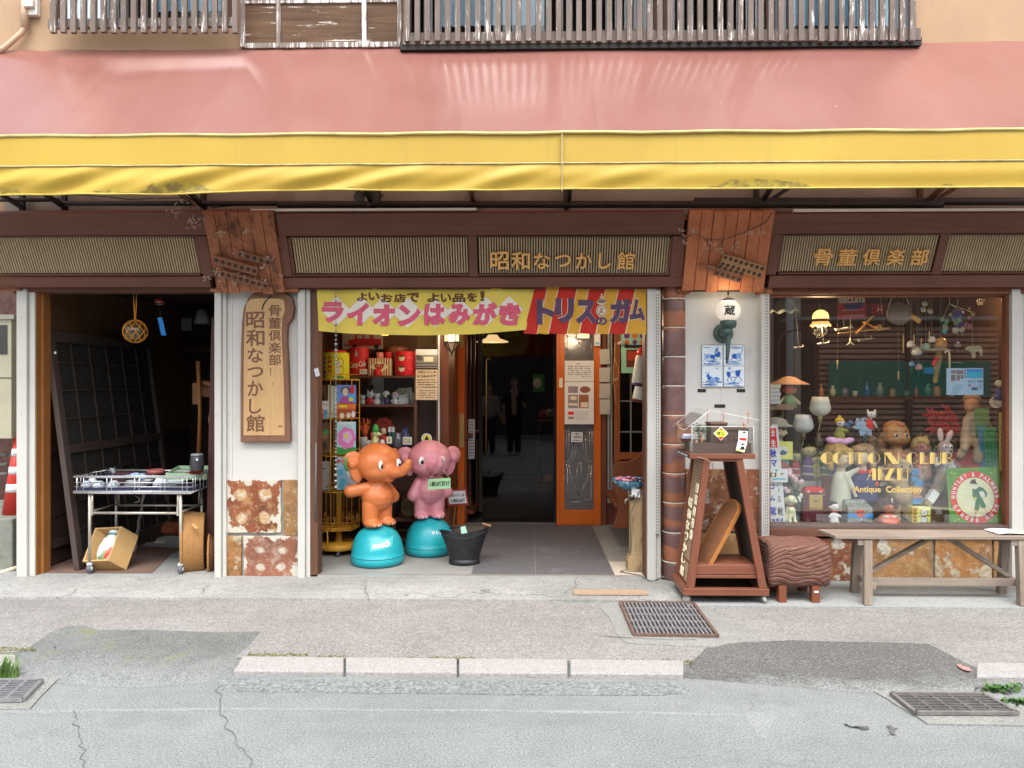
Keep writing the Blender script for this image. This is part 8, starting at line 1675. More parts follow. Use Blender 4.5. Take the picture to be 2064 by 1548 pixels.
card('blue_poster',1908,742,1982,796,.14,C('poster_pale_blue',(150,164,190)),'pale blue exhibition poster hanging inside the right half of the window','poster',[(1,'r',.55,.04,.98,.36,0),(4,'r',.56,.14,.97,.34,1,1),(2,'r',.12,.08,.24,.2,0),(2,'r',.26,.08,.46,.22,0),(2,'r',.12,.24,.24,.48,0),(2,'r',.27,.25,.36,.46,0),(2,'r',.38,.25,.46,.40,0),(5,'p',[(.1,.95),(.2,.6),(.5,.62),(.38,.8),(.3,.98)]),(3,'t','海の五・図鑑',.58,.46,.97,.53,.02),(2,'e',.62,.64,.03,.05),(3,'r',.68,.72,.84,.82,0),(5,'r',.86,.62,.96,.78,0),(3,'r',.49,.05,.52,.12,0),(3,'r',.49,.16,.52,.24,0),(3,'r',.49,.28,.52,.36,0)],mats=[C('poster_sky',(70,110,190)),C('poster_brown',(120,84,84)),C('poster_ink',(60,66,90)),C('poster_aqua',(50,150,180)),C('poster_grey',(130,150,170))])
b=B();b.tube([P(1905,712,.2),P(1907,707,.2),P(1912,708,.2),P(1914,716,.2),P(1914,760,.2)],.007,8);tag(obj('umbrella_handle',b,C('handle_cream',(200,184,150),.4)),'cream crooked cane handle hanging beside the blue poster','cane')
b=B();b.box(P(1910,730,.3).x,P(1940,730,.3).x,.3,.306,P(1910,731.5,.3).z,P(1910,730,.3).z);tag(obj('chrome_rod',b,m_chr),'short horizontal chrome rod above the blue poster','rod')
card('blue_box',1868,741,1882,753,.4,C('box_blue',(20,90,150)),'small bright blue box high in the middle of the show window','box',th=.05)
fig('wooden_man','tan stick figure with a wide hat hanging in the middle of the show window','figure',(1885,770),.5,76,[('body',C('tan_wood',(150,116,70)),[('c',0,0,.02,.08,0,.6,.06,.09),('c',.08,0,.6,.1,0,.85,.1,.07)],True),('hat',C('hat_grey',(140,136,110)),[('l',.08,0,.86,[(.36,-.04),(.12,.05),(0,.1)])],False),('sash',red,[('c',.0,-.08,.62,-.08,-.08,.46,.05,.05)],False)])
# blue flowers with two little dolls
def flower(b,c,rad,n,up=V((0,-.8,.6)),wd=.36):
 up=up.normalized();a=up.cross(V((0,0,1))).normalized();d=a.cross(up)
 for i in range(n):
  t=2*PI*i/n;t+=(NZ.noise(c*9+V((i,0,0))))*.5;v_=a*math.cos(t)+d*math.sin(t);w_=a*-math.sin(t)+d*math.cos(t);jj=1+.3*NZ.noise(c*13+V((0,i,0)));p1=c+v_*rad*.55*jj+up*rad*.14;p2=c+v_*rad*jj-up*rad*.22*jj
  b._add([c,p1-w_*rad*wd-up*rad*.1,p2,p1+w_*rad*wd-up*rad*.1,p1+up*rad*.08],[(0,1,4),(1,2,4),(2,3,4),(3,0,4)],True)
ff=thing('flower_bunch',P(1730,925,.5),'bunch of pale blue artificial flowers with grey stems behind the kissing dolls','flowers')
b=B();flower(b,P(1742,862,.38),.085,6);flower(b,P(1752,852,.42),.06,5);flower(b,P(1734,850,.42),.05,6,V((-.4,-.8,.5)));flower(b,P(1745,870,.40),.06,5,V((.2,-1,0)));obj('flower_head',b,paint('pale_blue_petal',(.27,.43,.62),.8,.2,30),ff)
b=B();flower(b,P(1708,857,.45),.03,6);flower(b,P(1700,893,.42),.035,5);flower(b,P(1694,890,.42),.03,5);flower(b,P(1715,850,.45),.028,5);obj('blue_flower',b,paint('blue_petal',(.06,.18,.45),.8,.2,30),ff)
b=B();r=random.Random(20)
for i in range(150):
 a=P(r.gauss(1722,16),r.gauss(898,22),.5+r.uniform(-.05,.1));e=a+V((r.uniform(-.05,.05),r.uniform(-.02,.02),r.uniform(-.02,.06)));s_=V((.004,0,.004));b._add([a-s_,e,a+s_,a.lerp(e,.5)+V((.012,0,-.006))],[(0,3,1),(3,2,1)])
for i in range(10):b.tube([P(1720+i*2,940,.5),P(1705+i*6,880,.48),P(1700+i*7,855,.46)],.0025,4)
obj('stem',b,paint('grey_green_leaf',(.10,.13,.09),.9,.4,20),ff)
sm=thing('dried_spray',P(1765,930,.4),'fan of tan dried seed heads beside the big baby doll','dried flowers');b=B()
for i in range(160):q=P(1768+r.gauss(0,9),895+r.gauss(0,13),.42+r.uniform(-.03,.05));b.ell(q,.0045,seg=5,rings=3)
for i in range(16):b.tube([P(1766,935,.42),P(1752+i*2.2,880+abs(i-8)*2,.42)],.0018,4)
obj('seed_head',b,paint('tan_seed',(.32,.24,.15),.9,.35,40),sm)
fig('yellow_hair_doll','little doll with a yellow topknot and green dress beside the blue flowers','doll',(1692,888),.40,51,[('dress',C('dress_olive',(128,132,60),.8),[('l',0,0,0,[(.22,0),(.2,.2),(.12,.5),(0,.55)]),('c',.1,-.05,.45,.26,-.1,.38,.07,.06)],True),('head',m_wf,[('e',.03,-.02,.68,.17,.16,.15)],False),('hair',C('doll_yellow',(196,160,30),.6),[('e',.02,.02,.76,.19,.17,.15),('e',.0,0,.93,.07,.07,.07)],True),('eye',m_bkf,[('e',-.04,-.16,.68,.03,.02,.04),('e',.09,-.16,.66,.03,.02,.04)],False)])
fig('cat_doll','white cat doll in a red flowered dress above the blue flowers','doll',(1752,872),.40,47,[('dress',C('dress_red',(176,36,30),.7,spots=((.7,.5,.45),20,.58,.7)),[('l',.0,0,.12,[(.2,0),(.18,.2),(.1,.44),(0,.46)])],False),('head',m_wf,[('e',.1,-.02,.76,.2,.16,.14),('e',-.06,0,.9,.05,.04,.1),('e',.24,0,.9,.05,.04,.1),('c',.06,0,.55,.08,0,.7,.05,.06)],True),('eye',C('cat_green',(110,116,90)),[('e',.03,-.17,.78,.04,.02,.03),('e',.18,-.17,.77,.04,.02,.03)],False),('nose',m_bkf,[('e',.11,-.19,.71,.02,.02,.015)],False),('arm',m_wf,[('c',.16,-.06,.46,.3,-.02,.24,.05,.04)],False)])
# kissing dolls
m_dsk=C('doll_skin',(226,176,156),.4,var=.04);m_bl_=paint('blond_hair',(.55,.36,.11),.55,.25,12,bump=.8,bscale=90)
fig('kissing_girl_doll','large blond girl doll in a cream coat with a pink bow, kissing the boy doll','doll',foot(1694,.30),.30,168,[
('body',m_dsk,[('c',-.04,0,.02,-.03,0,.3,.035,.045),('c',.05,0,.02,.04,0,.3,.035,.045),('e',-.06,-.02,.015,.05,.07,.02),('e',.07,-.02,.015,.05,.07,.02),('c',0,0,.5,.01,0,.62,.06,.05),('e',.02,-.03,.715,.115,.11,.105),('e',.085,0,.69,.045,.05,.04),('e',.125,0,.685,.02,.025,.018),('c',.07,-.06,.5,.16,-.09,.60,.025,.02),('e',.17,-.09,.605,.025,.025,.022),('c',.09,-.08,.40,.13,-.1,.30,.022,.02),('e',.135,-.1,.285,.024,.024,.022)],True),
('coat',C('coat_cream',(212,200,172),.8,bump=.5,bscale=60),[('l',0,0,.10,[(.12,0),(.125,.12),(.105,.28),(.09,.38),(.065,.45),(.04,.47)]),('c',.04,-.06,.53,.10,-.09,.38,.038,.035),('c',.06,-.05,.53,.15,-.08,.585,.035,.03),('c',.05,.05,.52,.07,.08,.34,.035,.03)],True),
('hair',m_bl_,[('e',-.035,.035,.81,.14,.125,.125),('e',-.13,.03,.73,.075,.08,.11),('e',-.125,.0,.63,.05,.06,.07),('e',.02,-.10,.815,.10,.05,.045),('e',-.075,-.085,.78,.045,.05,.075)],True),
('bow',C('bow_pink',(222,150,200),.6),[('e',-.10,-.02,.93,.085,.05,.045,14),('e',.07,-.02,.925,.09,.05,.04,-16),('e',-.02,-.03,.93,.04,.04,.035)],True),('bag',C('bag_brown',(120,60,34)),[('b',.06,-.14,.36,.13,-.11,.46)],False),('shoe',C('shoe_brown',(120,74,50)),[('e',-.06,-.03,.02,.055,.08,.03),('e',.075,-.03,.02,.055,.08,.03)],False),('eyelash',m_bkf,[('c',.02,-.142,.735,.075,-.128,.728,.0045,.004),('c',.04,-.140,.755,.08,-.128,.757,.003,.003)],False),('cheek',C('cheek_pink',(226,140,126),.5),[('e',.045,-.135,.69,.022,.012,.018)],False),('lip',C('lip_rose',(190,70,76),.4),[('e',.118,-.045,.68,.018,.022,.013)],False)],vox=.012)
fig('kissing_boy_doll','large sandy haired boy doll in navy suit and red bow tie kissing the girl doll','doll',foot(1738,.36),.36,158,[
('body',m_dsk,[('c',0,0,.55,0,0,.66,.06,.05),('e',-.03,0,.75,.12,.11,.105),('e',-.11,0,.72,.045,.05,.04),('e',-.145,0,.715,.02,.025,.018),('c',.16,-.08,.42,.26,-.1,.46,.03,.026),('e',.28,-.1,.465,.035,.028,.026),('e',.08,0,.74,.03,.03,.04)],True),
('suit',C('suit_navy',(44,42,100),.8),[('c',-.06,0,.03,-.05,0,.3,.065,.08),('c',.08,0,.03,.06,0,.3,.065,.08),('l',0,0,.22,[(.19,0),(.17,.14),(.15,.26),(.10,.36),(.05,.38)]),('c',.10,-.03,.55,.16,-.07,.42,.05,.045),('c',-.10,-.03,.55,-.12,-.08,.42,.05,.045)],True),
('hair',paint('sandy_hair',(.52,.36,.22),.55,.2,12,bump=.8,bscale=90),[('e',.05,.05,.85,.13,.11,.09),('e',.12,.03,.75,.05,.09,.10),('e',-.05,-.03,.87,.10,.09,.05),('e',.13,.0,.66,.045,.06,.06)],True),
('bow_tie',C('tie_red',(190,36,56),.5),[('e',-.05,-.09,.585,.055,.03,.035),('e',.05,-.09,.585,.055,.03,.035)],True),('shirt',m_wf,[('l',0,-.045,.44,[(.0,0),(.045,.12),(0,.13)])],False),('handkerchief',C('hanky_orange',(196,70,44)),[('e',.13,-.12,.44,.03,.02,.035)],False),('eyelash',m_bkf,[('c',-.055,-.112,.77,-.105,-.09,.765,.0045,.004),('c',-.05,-.11,.80,-.1,-.085,.80,.004,.003)],False),('cheek',C('cheek_pink',(226,140,126),.5),[('e',-.075,-.098,.725,.02,.014,.016)],False)],vox=.012)
# baby dolls
def baby(px,Y,H,tone,hair,label,front,yb=None):
 return fig('baby_doll',label,'doll',yb or foot(px,Y),Y,H,[('body',tone,[('c',-.085,0,.05,-.075,0,.22,.062,.09),('c',.085,0,.05,.075,0,.22,.062,.09),('e',-.09,-.045,.03,.06,.09,.035),('e',.09,-.045,.03,.06,.09,.035),('e',0,0,.34,.175,.15,.14),('c',0,0,.36,0,0,.54,.15,.10),('c',0,0,.55,0,0,.64,.075,.07),('e',0,0,.80,.15,.145,.15),('e',0,-.025,.745,.155,.135,.09),('e',-.155,.02,.77,.025,.025,.04),('e',.155,.02,.77,.025,.025,.04),('e',0,-.165,.755,.017,.017,.015),('c',-.12,0,.56,-.27,-.02,.62,.052,.042),('c',.12,0,.56,.27,-.02,.62,.052,.042),('c',-.27,-.02,.62,-.33,-.04,.72,.042,.03),('c',.27,-.02,.62,.33,-.04,.72,.042,.03)]+[('c',s_*.33,-.04,.73,s_*(.33+d),-.06,.785-abs(d)*.4,.014,.010)for s_ in(-1,1)for d in(-.045,-.02,.005,.03)]+[('c',s_*.32,-.05,.72,s_*.28,-.08,.75,.014,.01)for s_ in(-1,1)],True),
('hair',hair,[('e',0,.03,.865,.135,.13,.10),('e',.02,-.09,.915,.05,.045,.035)],True),('eye',paint('doll_eye_white',(.7,.68,.64),.2,.03),[('e',-.062,-.137,.79,.027,.014,.023),('e',.062,-.137,.79,.027,.014,.023)],False),('pupil',C('pupil_brown',(50,34,26),.15),[('e',-.06,-.148,.79,.016,.008,.018),('e',.06,-.148,.79,.016,.008,.018)],False),('mouth',C('lip_red',(160,60,50),.4),[('e',0,-.158,.705,.028,.010,.008)],False),('brow',C('brow_brown',(120,70,40)),[('c',-.085,-.135,.835,-.045,-.142,.84,.004,.003),('c',.045,-.142,.84,.085,-.135,.835,.004,.003)],False)],'plastic baby dolls',vox=.010)
pb0=P(1806,1006,.5);b=B();b.box(pb0.x-.1,pb0.x+.1,.42,.60,zw,pb0.z-.002);tag(obj('doll_stand',b,m_mah),'brown wooden block under the tall tan baby doll','stand')
baby(1806,.50,163,paint('vinyl_tan',(.50,.255,.095),.4,.06,3),paint('painted_hair_tan',(.46,.19,.07),.5,.1,8),'tall tan plastic baby doll with raised arms standing at the back',False,(1806,1006))
baby(1816,.26,138,paint('vinyl_beige',(.50,.36,.22),.4,.05,3),paint('painted_hair_rose',(.50,.25,.17),.5,.1,8),'smaller beige plastic baby doll standing in front of the tall tan one',True)
fig('laughing_figure','pinkish brown laughing figurine with a leaf cap beside the tall baby doll','figurine',(1857,958),.42,78,[('body',C('terracotta_pink',(150,104,92),.5),[('c',0,0,.05,0,0,.4,.24,.2),('e',0,-.02,.70,.20,.18,.22),('e',-.2,.0,.70,.05,.04,.08),('e',.2,0,.70,.05,.04,.08),('e',0,-.2,.68,.04,.04,.04)],True),('cap',C('leaf_tan',(150,130,74),.6),[('e',.0,.03,.88,.2,.18,.12),('e',.05,-.14,.85,.1,.06,.08,30),('e',-.2,0,.78,.06,.1,.12)],True),('smile',C('mouth_brown',(90,40,34)),[('c',-.08,-.19,.58,.08,-.19,.58,.016,.016),('c',-.12,-.17,.75,-.05,-.19,.75,.008,.008),('c',.05,-.19,.75,.12,-.17,.75,.008,.008)],False)])
fig('rabbit_figure','grey and white rabbit figure raising a paw, sitting behind the green tin sign','figurine',(1902,990),.36,128,[('body',C('rabbit_grey',(150,138,134),.45),[('e',0,0,.15,.15,.14,.16),('c',0,0,.2,0,0,.42,.12,.085),('e',.01,-.02,.66,.115,.105,.135),('e',.03,-.09,.61,.06,.06,.05),('c',-.1,-.06,.12,-.14,-.16,.04,.06,.05),('c',.1,-.06,.12,.12,-.16,.04,.06,.05),('c',.08,-.04,.44,.14,-.1,.30,.035,.03)],True),('ear',C('ear_pink',(216,170,160),.5),[('e',-.045,.01,.88,.045,.03,.11,-4),('e',.09,.01,.85,.045,.03,.11,22)],False),('paw',m_wf,[('c',-.09,-.04,.44,-.16,-.08,.40,.03,.03),('c',-.16,-.08,.40,-.165,-.1,.50,.03,.028),('c',-.17,-.1,.51,-.185,-.1,.57,.013,.010),('c',-.16,-.1,.51,-.155,-.1,.575,.013,.010),('e',-.14,-.1,.52,.014,.014,.02)],True),('bib',m_wf,[('c',-.05,-.085,.45,.06,-.085,.30,.035,.03),('c',.07,-.08,.45,.05,-.085,.34,.03,.03)],True),('eye',m_wf,[('e',-.035,-.105,.70,.036,.02,.036),('e',.055,-.10,.70,.034,.02,.036)],False),('pupil',m_bkf,[('e',-.03,-.123,.70,.014,.01,.014),('e',.058,-.118,.695,.014,.01,.014),('e',.03,-.15,.635,.02,.014,.014)],False)])
pf=thing('poinsettia',P(1900,900,.6),'red artificial poinsettia blooms with dark leaves in the middle of the window','flowers');b=B();r=random.Random(3)
for x,y,s_ in((1876,836,.07),(1888,850,.085),(1910,832,.09),(1922,846,.085),(1880,862,.075),(1905,858,.085),(1928,862,.07),(1895,838,.07),(1915,868,.06)):q=P(x,y,.55+r.uniform(-.07,.03));u_=V((r.uniform(-.5,.5),-.9,r.uniform(-.1,.7)));flower(b,q,s_*.95,6,u_,.20);flower(b,q+V((0,-.012,0)),s_*.6,5,u_,.22)
obj('bloom',b,paint('poinsettia_red',(.52,.012,.014),.7,.45,26),pf);b=B()
for i in range(110):
 a=P(r.gauss(1882,24),r.gauss(882,10),.6);an=r.uniform(0,2*PI);e=a+V((math.cos(an)*.06,-.01,math.sin(an)*.06));s_=V((-math.sin(an),0,math.cos(an)))*.014;m_=a.lerp(e,.5);b._add([a,m_-s_,e,m_+s_],[(0,1,2,3)])
obj('leaf',b,paint('dark_leaf',(.03,.055,.02),.7,.4,20),pf);b=B();b.lathe([(.10,0),(.13,.16),(.12,.16)],V((P(1895,905,.6).x,.62,zw+.25)),20);obj('pot',b,C('pot_dark',(70,30,26)),pf)
fig('seated_puppet','large puppet in beige shirt and red trousers seated at the right of the window','puppet',(1962,962),.62,168,[('head',C('puppet_skin',(186,134,96),.5),[('e',-.02,0,.86,.085,.085,.10),('e',-.07,-.05,.82,.035,.035,.03),('c',-.01,0,.74,-.01,0,.8,.05,.045)],True),('hair',C('puppet_hair',(150,116,84),.8),[('e',.0,.03,.93,.10,.09,.06)],False),('shirt',C('shirt_beige',(186,170,146),.9,bump=.6,bscale=50),[('c',.03,0,.42,0,0,.70,.14,.09),('c',-.08,-.03,.68,-.15,-.08,.46,.055,.05),('c',.10,0,.68,.20,-.04,.48,.06,.06),('c',-.15,-.08,.46,-.22,-.2,.36,.05,.045)],True),('trousers',C('trousers_red',(176,40,34),.8),[('c',.05,0,.36,-.02,-.1,.1,.14,.13),('c',.08,0,.34,.1,-.05,.05,.13,.13)],True),('apron',C('apron_tan',(176,156,128),.9),[('c',-.1,-.1,.46,-.26,-.18,.27,.05,.045),('c',.0,-.14,.42,-.06,-.19,.24,.07,.06)],True)],vox=.014)
card('red_box',1926,915,1990,948,.50,C('box_red',(176,50,44)),'wide red box under the seated puppet','box',th=.2)
card('green_ruler',1972,822,2002,948,.52,C('ruler_pale_green',(120,160,84)),'tall pale green panel thermometer behind the two green ones','thermometer',[(1,'r',.06,.02,.1,.98,0)],mats=[tea],tilt=-4)
for i,(x0,x1,y0,y1,m,lb)in enumerate(((1978,1993,858,948,C('ruler_blue',(70,150,190)),'blue thermometer panel edge between the two green thermometers'),(1988,2014,861,950,C('ruler_green',(50,150,90)),'bright green thermometer panel with a C mark above the tin sign'))):card('thermometer',x0,y0,x1,y1,.45-.04*i,m,lb,'thermometer',([(1,'t','C',.3,.08,.62,.2,.0),(1,'r',.48,.3,.52,.98,0)]+[(1,'t',str(50-10*(j//2))if j%2==0 else '·',.12,.30+.09*j,.3,.345+.09*j,.0)for j in range(0,8,1)]if i else[]),mats=[C('ruler_ink',(24,70,50))],tilt=-4)
card('thermometer',2014,831,2026,950,.34,C('ruler_yellow',(206,176,84)),'tall yellow thermometer panel at the right edge of the window','thermometer',[(1,'t','C',.35,.05,.75,.13,.0)]+[(1,'t',str(50-10*j),.2,.26+.1*j,.7,.30+.1*j,.0)for j in range(6)]+[(1,'r',.9,.26+.02*j,1,.264+.02*j,0)for j in range(30)],mats=[C('ruler_ink2',(60,44,20))])
b=B();b.lathe([(.03,0),(.05,.01),(.055,.03),(.05,.03),(.03,.01)],P(2010,812,.7),20,M.Rotation(R(70),3,'X')@M.Rotation(R(-40),3,'Y'));tag(obj('hanging_cup',b,C('cup_white',(190,196,186),.3)),'white cup hung sideways at the right of the window','cup')
fig('blue_doll','small doll in a blue dress hung at the right edge of the window','doll',(2014,806),.7,40,[('dress',C('dress_blue',(44,66,120),.8),[('l',0,0,0,[(.28,0),(.2,.3),(.1,.6),(0,.62)])],False),('head',m_sk,[('e',0,0,.75,.15,.15,.15)],False),('bonnet',C('bonnet',(150,170,170)),[('e',0,.04,.8,.2,.16,.18)],False)])
# front row on the display floor
dg=fig('dog_figurine','cream china dog with a brown collar sitting beside the enamel sign','figurine',foot(1591,.16),.16,55,[('body',C('china_cream',(214,196,158),.3),[('c',-.10,.05,.1,.02,0,.5,.16,.14),('c',-.02,-.12,.03,.0,-.10,.45,.055,.075),('c',.16,-.12,.03,.12,-.08,.45,.055,.075),('e',-.03,-.18,.03,.07,.08,.035),('e',.17,-.18,.03,.07,.08,.035),('e',.06,-.03,.80,.18,.17,.17),('e',.18,-.10,.74,.09,.09,.07),('c',.02,0,.5,.04,0,.75,.12,.12),('e',-.12,.03,.76,.06,.08,.13),('e',-.16,.1,.08,.14,.18,.09)],True),('collar',C('collar_brown',(110,44,30),.4),[('l',.03,-.02,.58,[(.14,0),(.15,.03),(.14,.06)])],False),('eye',m_bkf,[('e',.12,-.17,.83,.02,.02,.024),('e',.24,-.12,.83,.016,.02,.024),('e',.26,-.15,.77,.025,.02,.02)],False)])
b=B();q=P(*foot(1604,.2),.2);kk=S(.2);b.lathe([(8*kk,0),(8.5*kk,3*kk),(8.5*kk,34*kk),(6*kk,42*kk),(3.4*kk,48*kk),(3.4*kk,60*kk),(4.2*kk,60.5*kk),(4.2*kk,63*kk),(0,63*kk)],q,24);tag(obj('glass_bottle',b,C('bottle_dark',(40,52,56),.15)),'dark glass bottle holding pink tulips beside the dog figurine','bottle')
tp2=thing('tulip_bunch',P(1600,1000,.22),'pink and cream artificial tulips in the dark bottle','flowers');b=B();b2_=B();b3=B()
for i,(x,y,wh)in enumerate(((1604,968,0),(1614,972,0),(1598,962,0),(1590,956,0),(1588,990,0),(1616,1000,1),(1610,1006,1),(1582,985,0),(1592,950,0))):
 q=P(x,y,.2+.01*(i%3));d=V((.4*(x-1602)/12,-.2,(985-y)/30)).normalized();rot=d.to_track_quat('Z','Y').to_matrix();(b2_ if wh else b).lathe([(0,-.03),(.017,-.018),(.021,0),(.014,.022),(.004,.03)],q,12,rot);b3.tube([P(1604,998,.2),P((x+1604)/2,(y+998)/2-4,.2),q-d*.025],.003,5)
for i in range(7):a=P(1604,998,.2);e=P(1584+i*6,985-(i%3)*8,.2);m_=a.lerp(e,.5);s_=V((.008,0,.010));b3._add([a,m_-s_,e,m_+s_],[(0,1,2,3)])
obj('pink_flower',b,C('tulip_pink',(220,166,174),.6),tp2);obj('cream_flower',b2_,C('tulip_cream',(222,206,180),.6),tp2);obj('stem',b3,paint('tulip_stem',(.10,.15,.06),.7,.3),tp2)
card('grey_panel',1600,970,1668,1030,.46,C('panel_grey',(150,144,136),.6),'plain grey panel leaning behind the maroon radio','panel',th=.02)
f_=foot(1642,.16);rd_=thing('maroon_radio',P(*f_,.16),'maroon upright radio with a square gold dial','radio');a,c=P(1621,f_[1],.16),P(1668,996,.16)
b=B();b.prism([(a.x-.012,a.z),(c.x+.004,a.z),(c.x-.006,c.z),(a.x+.004,c.z)],.16,.36);obj('case',b,C('bakelite_maroon',(78,22,34),.25),rd_,bev=.012)
b=B();b.px(1632,1027,1658,998,.153,.16);obj('dial',b,C('gold_dial',(176,150,84),.35,metal=.3),rd_);b=B();q=P(1644.5,1010,.152);b.disc((q.x,q.z),.012,.012,.149,.153,18)
for i in range(16):
 t=2*PI*i/16;q2=P(1644.5,1010,.152)+V((.03*math.cos(t),0,.03*math.sin(t)));b.box(q2.x-.002,q2.x+.002,.1505,.153,q2.z-.004,q2.z+.004)
b.px(1633,1025,1657,1023,.151,.153);obj('dial_mark',b,C('dial_grey',(110,100,78)),rd_)
b=B();
for x in(1629,1662):b.ell(P(x,1049,.152),(.010,.006,.010))
obj('knob',b,C('knob_maroon',(120,60,66),.3),rd_)
tc=thing('toy_car',P(1641,995,.2),'red toy sports car standing on top of the maroon radio','toy car');k_=S(.2)
b=B();b.prism(zx([(1622,993),(1622,987),(1626,984),(1636,983),(1641,980),(1644,983),(1650,984),(1654,981),(1660,985),(1662,989),(1662,993)],.18),.18,.26);obj('body',b,C('car_red',(190,26,30),.25),tc,bev=.004)
for x,y in((1630,.178),(1654,.178),(1630,.262),(1654,.262)):b=B();b.lathe([(0,-.004),(.010,-.004),(.012,0),(.010,.004),(0,.004)],P(x,991.5,y),14,M.Rotation(R(90),3,'X'));obj('wheel',b,C('wheel_pink',(200,150,140),.4),tc)
fig('boy_figurine','small glossy boy figurine with spiky black hair and white smock before the girl doll','figurine',foot(1681,.10),.10,46,[('body',C('glazed_white',(224,228,230),.2),[('l',0,0,.06,[(.2,0),(.2,.06),(.17,.2),(.15,.34),(.08,.42),(0,.43)]),('c',-.12,-.04,.38,-.22,-.06,.28,.06,.05),('c',.12,-.04,.38,.24,-.08,.30,.06,.05),('e',-.08,-.05,.05,.1,.13,.05),('e',.1,-.05,.05,.1,.13,.05)],True),('head',C('glazed_skin',(228,214,204),.2),[('e',.02,0,.70,.2,.19,.19),('e',-.18,0,.69,.05,.05,.06),('e',.09,-.19,.68,.04,.04,.035)],True),('hair',m_bkf,[('e',-.02,.06,.80,.2,.17,.15)]+[('c',-.1+.06*i,-.08,.86,-.12+.07*i,-.12,.98-.02*abs(i-1),.035,.008)for i in range(4)],True),('eye',m_bkf,[('e',-.04,-.18,.74,.016,.01,.024),('e',.11,-.17,.74,.016,.01,.024)],False),('collar',red,[('l',.01,0,.48,[(.11,0),(.12,.02),(.10,.05)])],False),('shoe',C('shoe_yellow',(196,160,70),.3),[('e',-.08,-.08,.03,.09,.11,.03),('e',.1,-.08,.03,.09,.11,.03)],False)])
f_=foot(1732,.10);ac=thing('toy_accordion',P(*f_,.1),'blue and silver tin toy cash box with a red diamond and round keys','toy');a,c=P(1709,f_[1],.10),P(1759,1024,.10);zt_=P(1730,1009,.14).z
m_tinb=paint('pearly_tin',(.36,.40,.37),.3,.35,26,.3)
b=B();b._add([V((a.x,.10,a.z)),V((c.x,.10,a.z)),V((c.x,.10,c.z)),V((a.x,.10,c.z)),V((a.x-.004,.24,a.z)),V((c.x-.004,.24,a.z)),V((c.x-.02,.24,zt_)),V((a.x+.005,.24,zt_)),V((c.x-.02,.20,zt_)),V((a.x+.005,.20,zt_))],[(0,1,2,3),(4,7,6,5),(0,4,5,1),(1,5,6,8,2),(0,3,9,7,4),(2,8,9,3),(6,7,9,8)]);obj('case',b,m_tinb,ac,bev=.006)
b=B();h=c.z-a.z;b.box(a.x-.002,c.x+.002,.0965,.0995,a.z+h*.36,a.z+h*.62);obj('blue_band',b,C('band_blue',(30,120,190),.3),ac);b=B();xm=(a.x+c.x)/2;b.prism([(xm-.05,a.z+h*.62),(xm+.05,a.z+h*.62),(xm,a.z+h*.36)],.095,.0964);b.box(xm-.03,xm+.03,.0955,.0995,a.z+h*.68,a.z+h*.86);obj('diamond',b,C('diamond_red',(190,76,60),.3),ac)
b=B()
for i in range(7):b.ell(V((a.x+.03+i*.021,.172,c.z+(zt_-c.z)*.78)),(.007,.007,.008),seg=10,rings=6)
for i in(0,1):b.ell(V((xm+.01+.03*i,.097,a.z+h*.2)),(.008,.004,.008),seg=10,rings=6)
obj('key_button',b,wht,ac)
fig('curly_baby_doll','sitting brown skinned doll with dark frizzy hair and a pink dress','doll',foot(1790,.12),.12,50,[('dress',C('dress_coral',(196,108,96),.8),[('l',0,0,0,[(.40,0),(.42,.06),(.3,.25),(.16,.36),(0,.38)]),('e',-.25,-.15,.1,.16,.16,.1),('e',.25,-.15,.1,.16,.16,.1)],True),('body',C('doll_brown_skin',(150,84,58),.4),[('e',0,-.04,.62,.23,.21,.2),('c',0,0,.36,0,0,.5,.1,.1),('c',-.22,-.1,.30,-.36,-.2,.12,.07,.07),('c',.22,-.1,.30,.30,-.22,.12,.07,.07),('e',-.3,-.26,.06,.1,.14,.06),('e',.28,-.28,.06,.1,.14,.06),('e',-.22,-.02,.62,.05,.05,.06),('e',0,-.25,.6,.03,.03,.03)],True),('hair',paint('frizzy_hair',(.085,.045,.035),.9,.3,30,bump=1,bscale=120),[('e',.0,.06,.80,.34,.26,.22),('e',-.28,.05,.7,.14,.16,.18),('e',.28,.05,.72,.16,.16,.2)],True),('eye',m_bkf,[('e',-.08,-.235,.66,.03,.02,.03),('e',.1,-.235,.66,.03,.02,.03)],False),('bow',C('bow_cream',(226,206,170)),[('e',.06,-.2,.92,.04,.04,.1)],False),('collar',m_wf,[('e',-.14,-.2,.28,.14,.08,.05),('e',.12,-.2,.28,.14,.08,.05)],True)])
# toy bag, box, papers, crate
bg_=thing('toy_bag',P(1850,1020,.2),'clear bag of bright blue and orange toy blocks on the yellow box','toy bag');r=random.Random(31)
for nm,m,ps in(('blue_block',C('block_blue',(40,130,214),.4),[(1846,952,15,12),(1844,966,13,10),(1852,974,16,14),(1850,1010,22,13)]),('orange_block',C('block_orange',(214,140,66),.4),[(1848,992,16,14),(1846,984,18,6)]),('pink_block',C('block_pink',(214,120,116),.4),[(1855,950,6,22),(1856,986,12,8),(1850,1002,20,5)])):
 b=B()
 for x,y,w_,h_ in ps:b.px(x-w_/2,y+h_/2,x+w_/2,y-h_/2,.19+r.uniform(0,.02),.25)
 obj(nm,b,m,bg_,bev=.006)
b=B();a,c=P(1836,1020,.175),P(1866,943,.175);b.box(a.x,c.x,.175,.27,a.z,c.z);obj('clear_bag',b,glass('clear_bag_film',(.93,.94,.95),.06,.05,.06),bg_)
f_=foot(1855,.14);a,c=P(1838,f_[1],.14),P(1876,1022,.14);cb=thing('candy_box',P(*f_,.14),'yellow box with two round faces printed on it, under the toy bag','box');b=B();b.box(a.x,c.x,.14,.26,a.z,c.z);obj('box',b,C('box_yellow',(226,200,100)),cb,bev=.002)
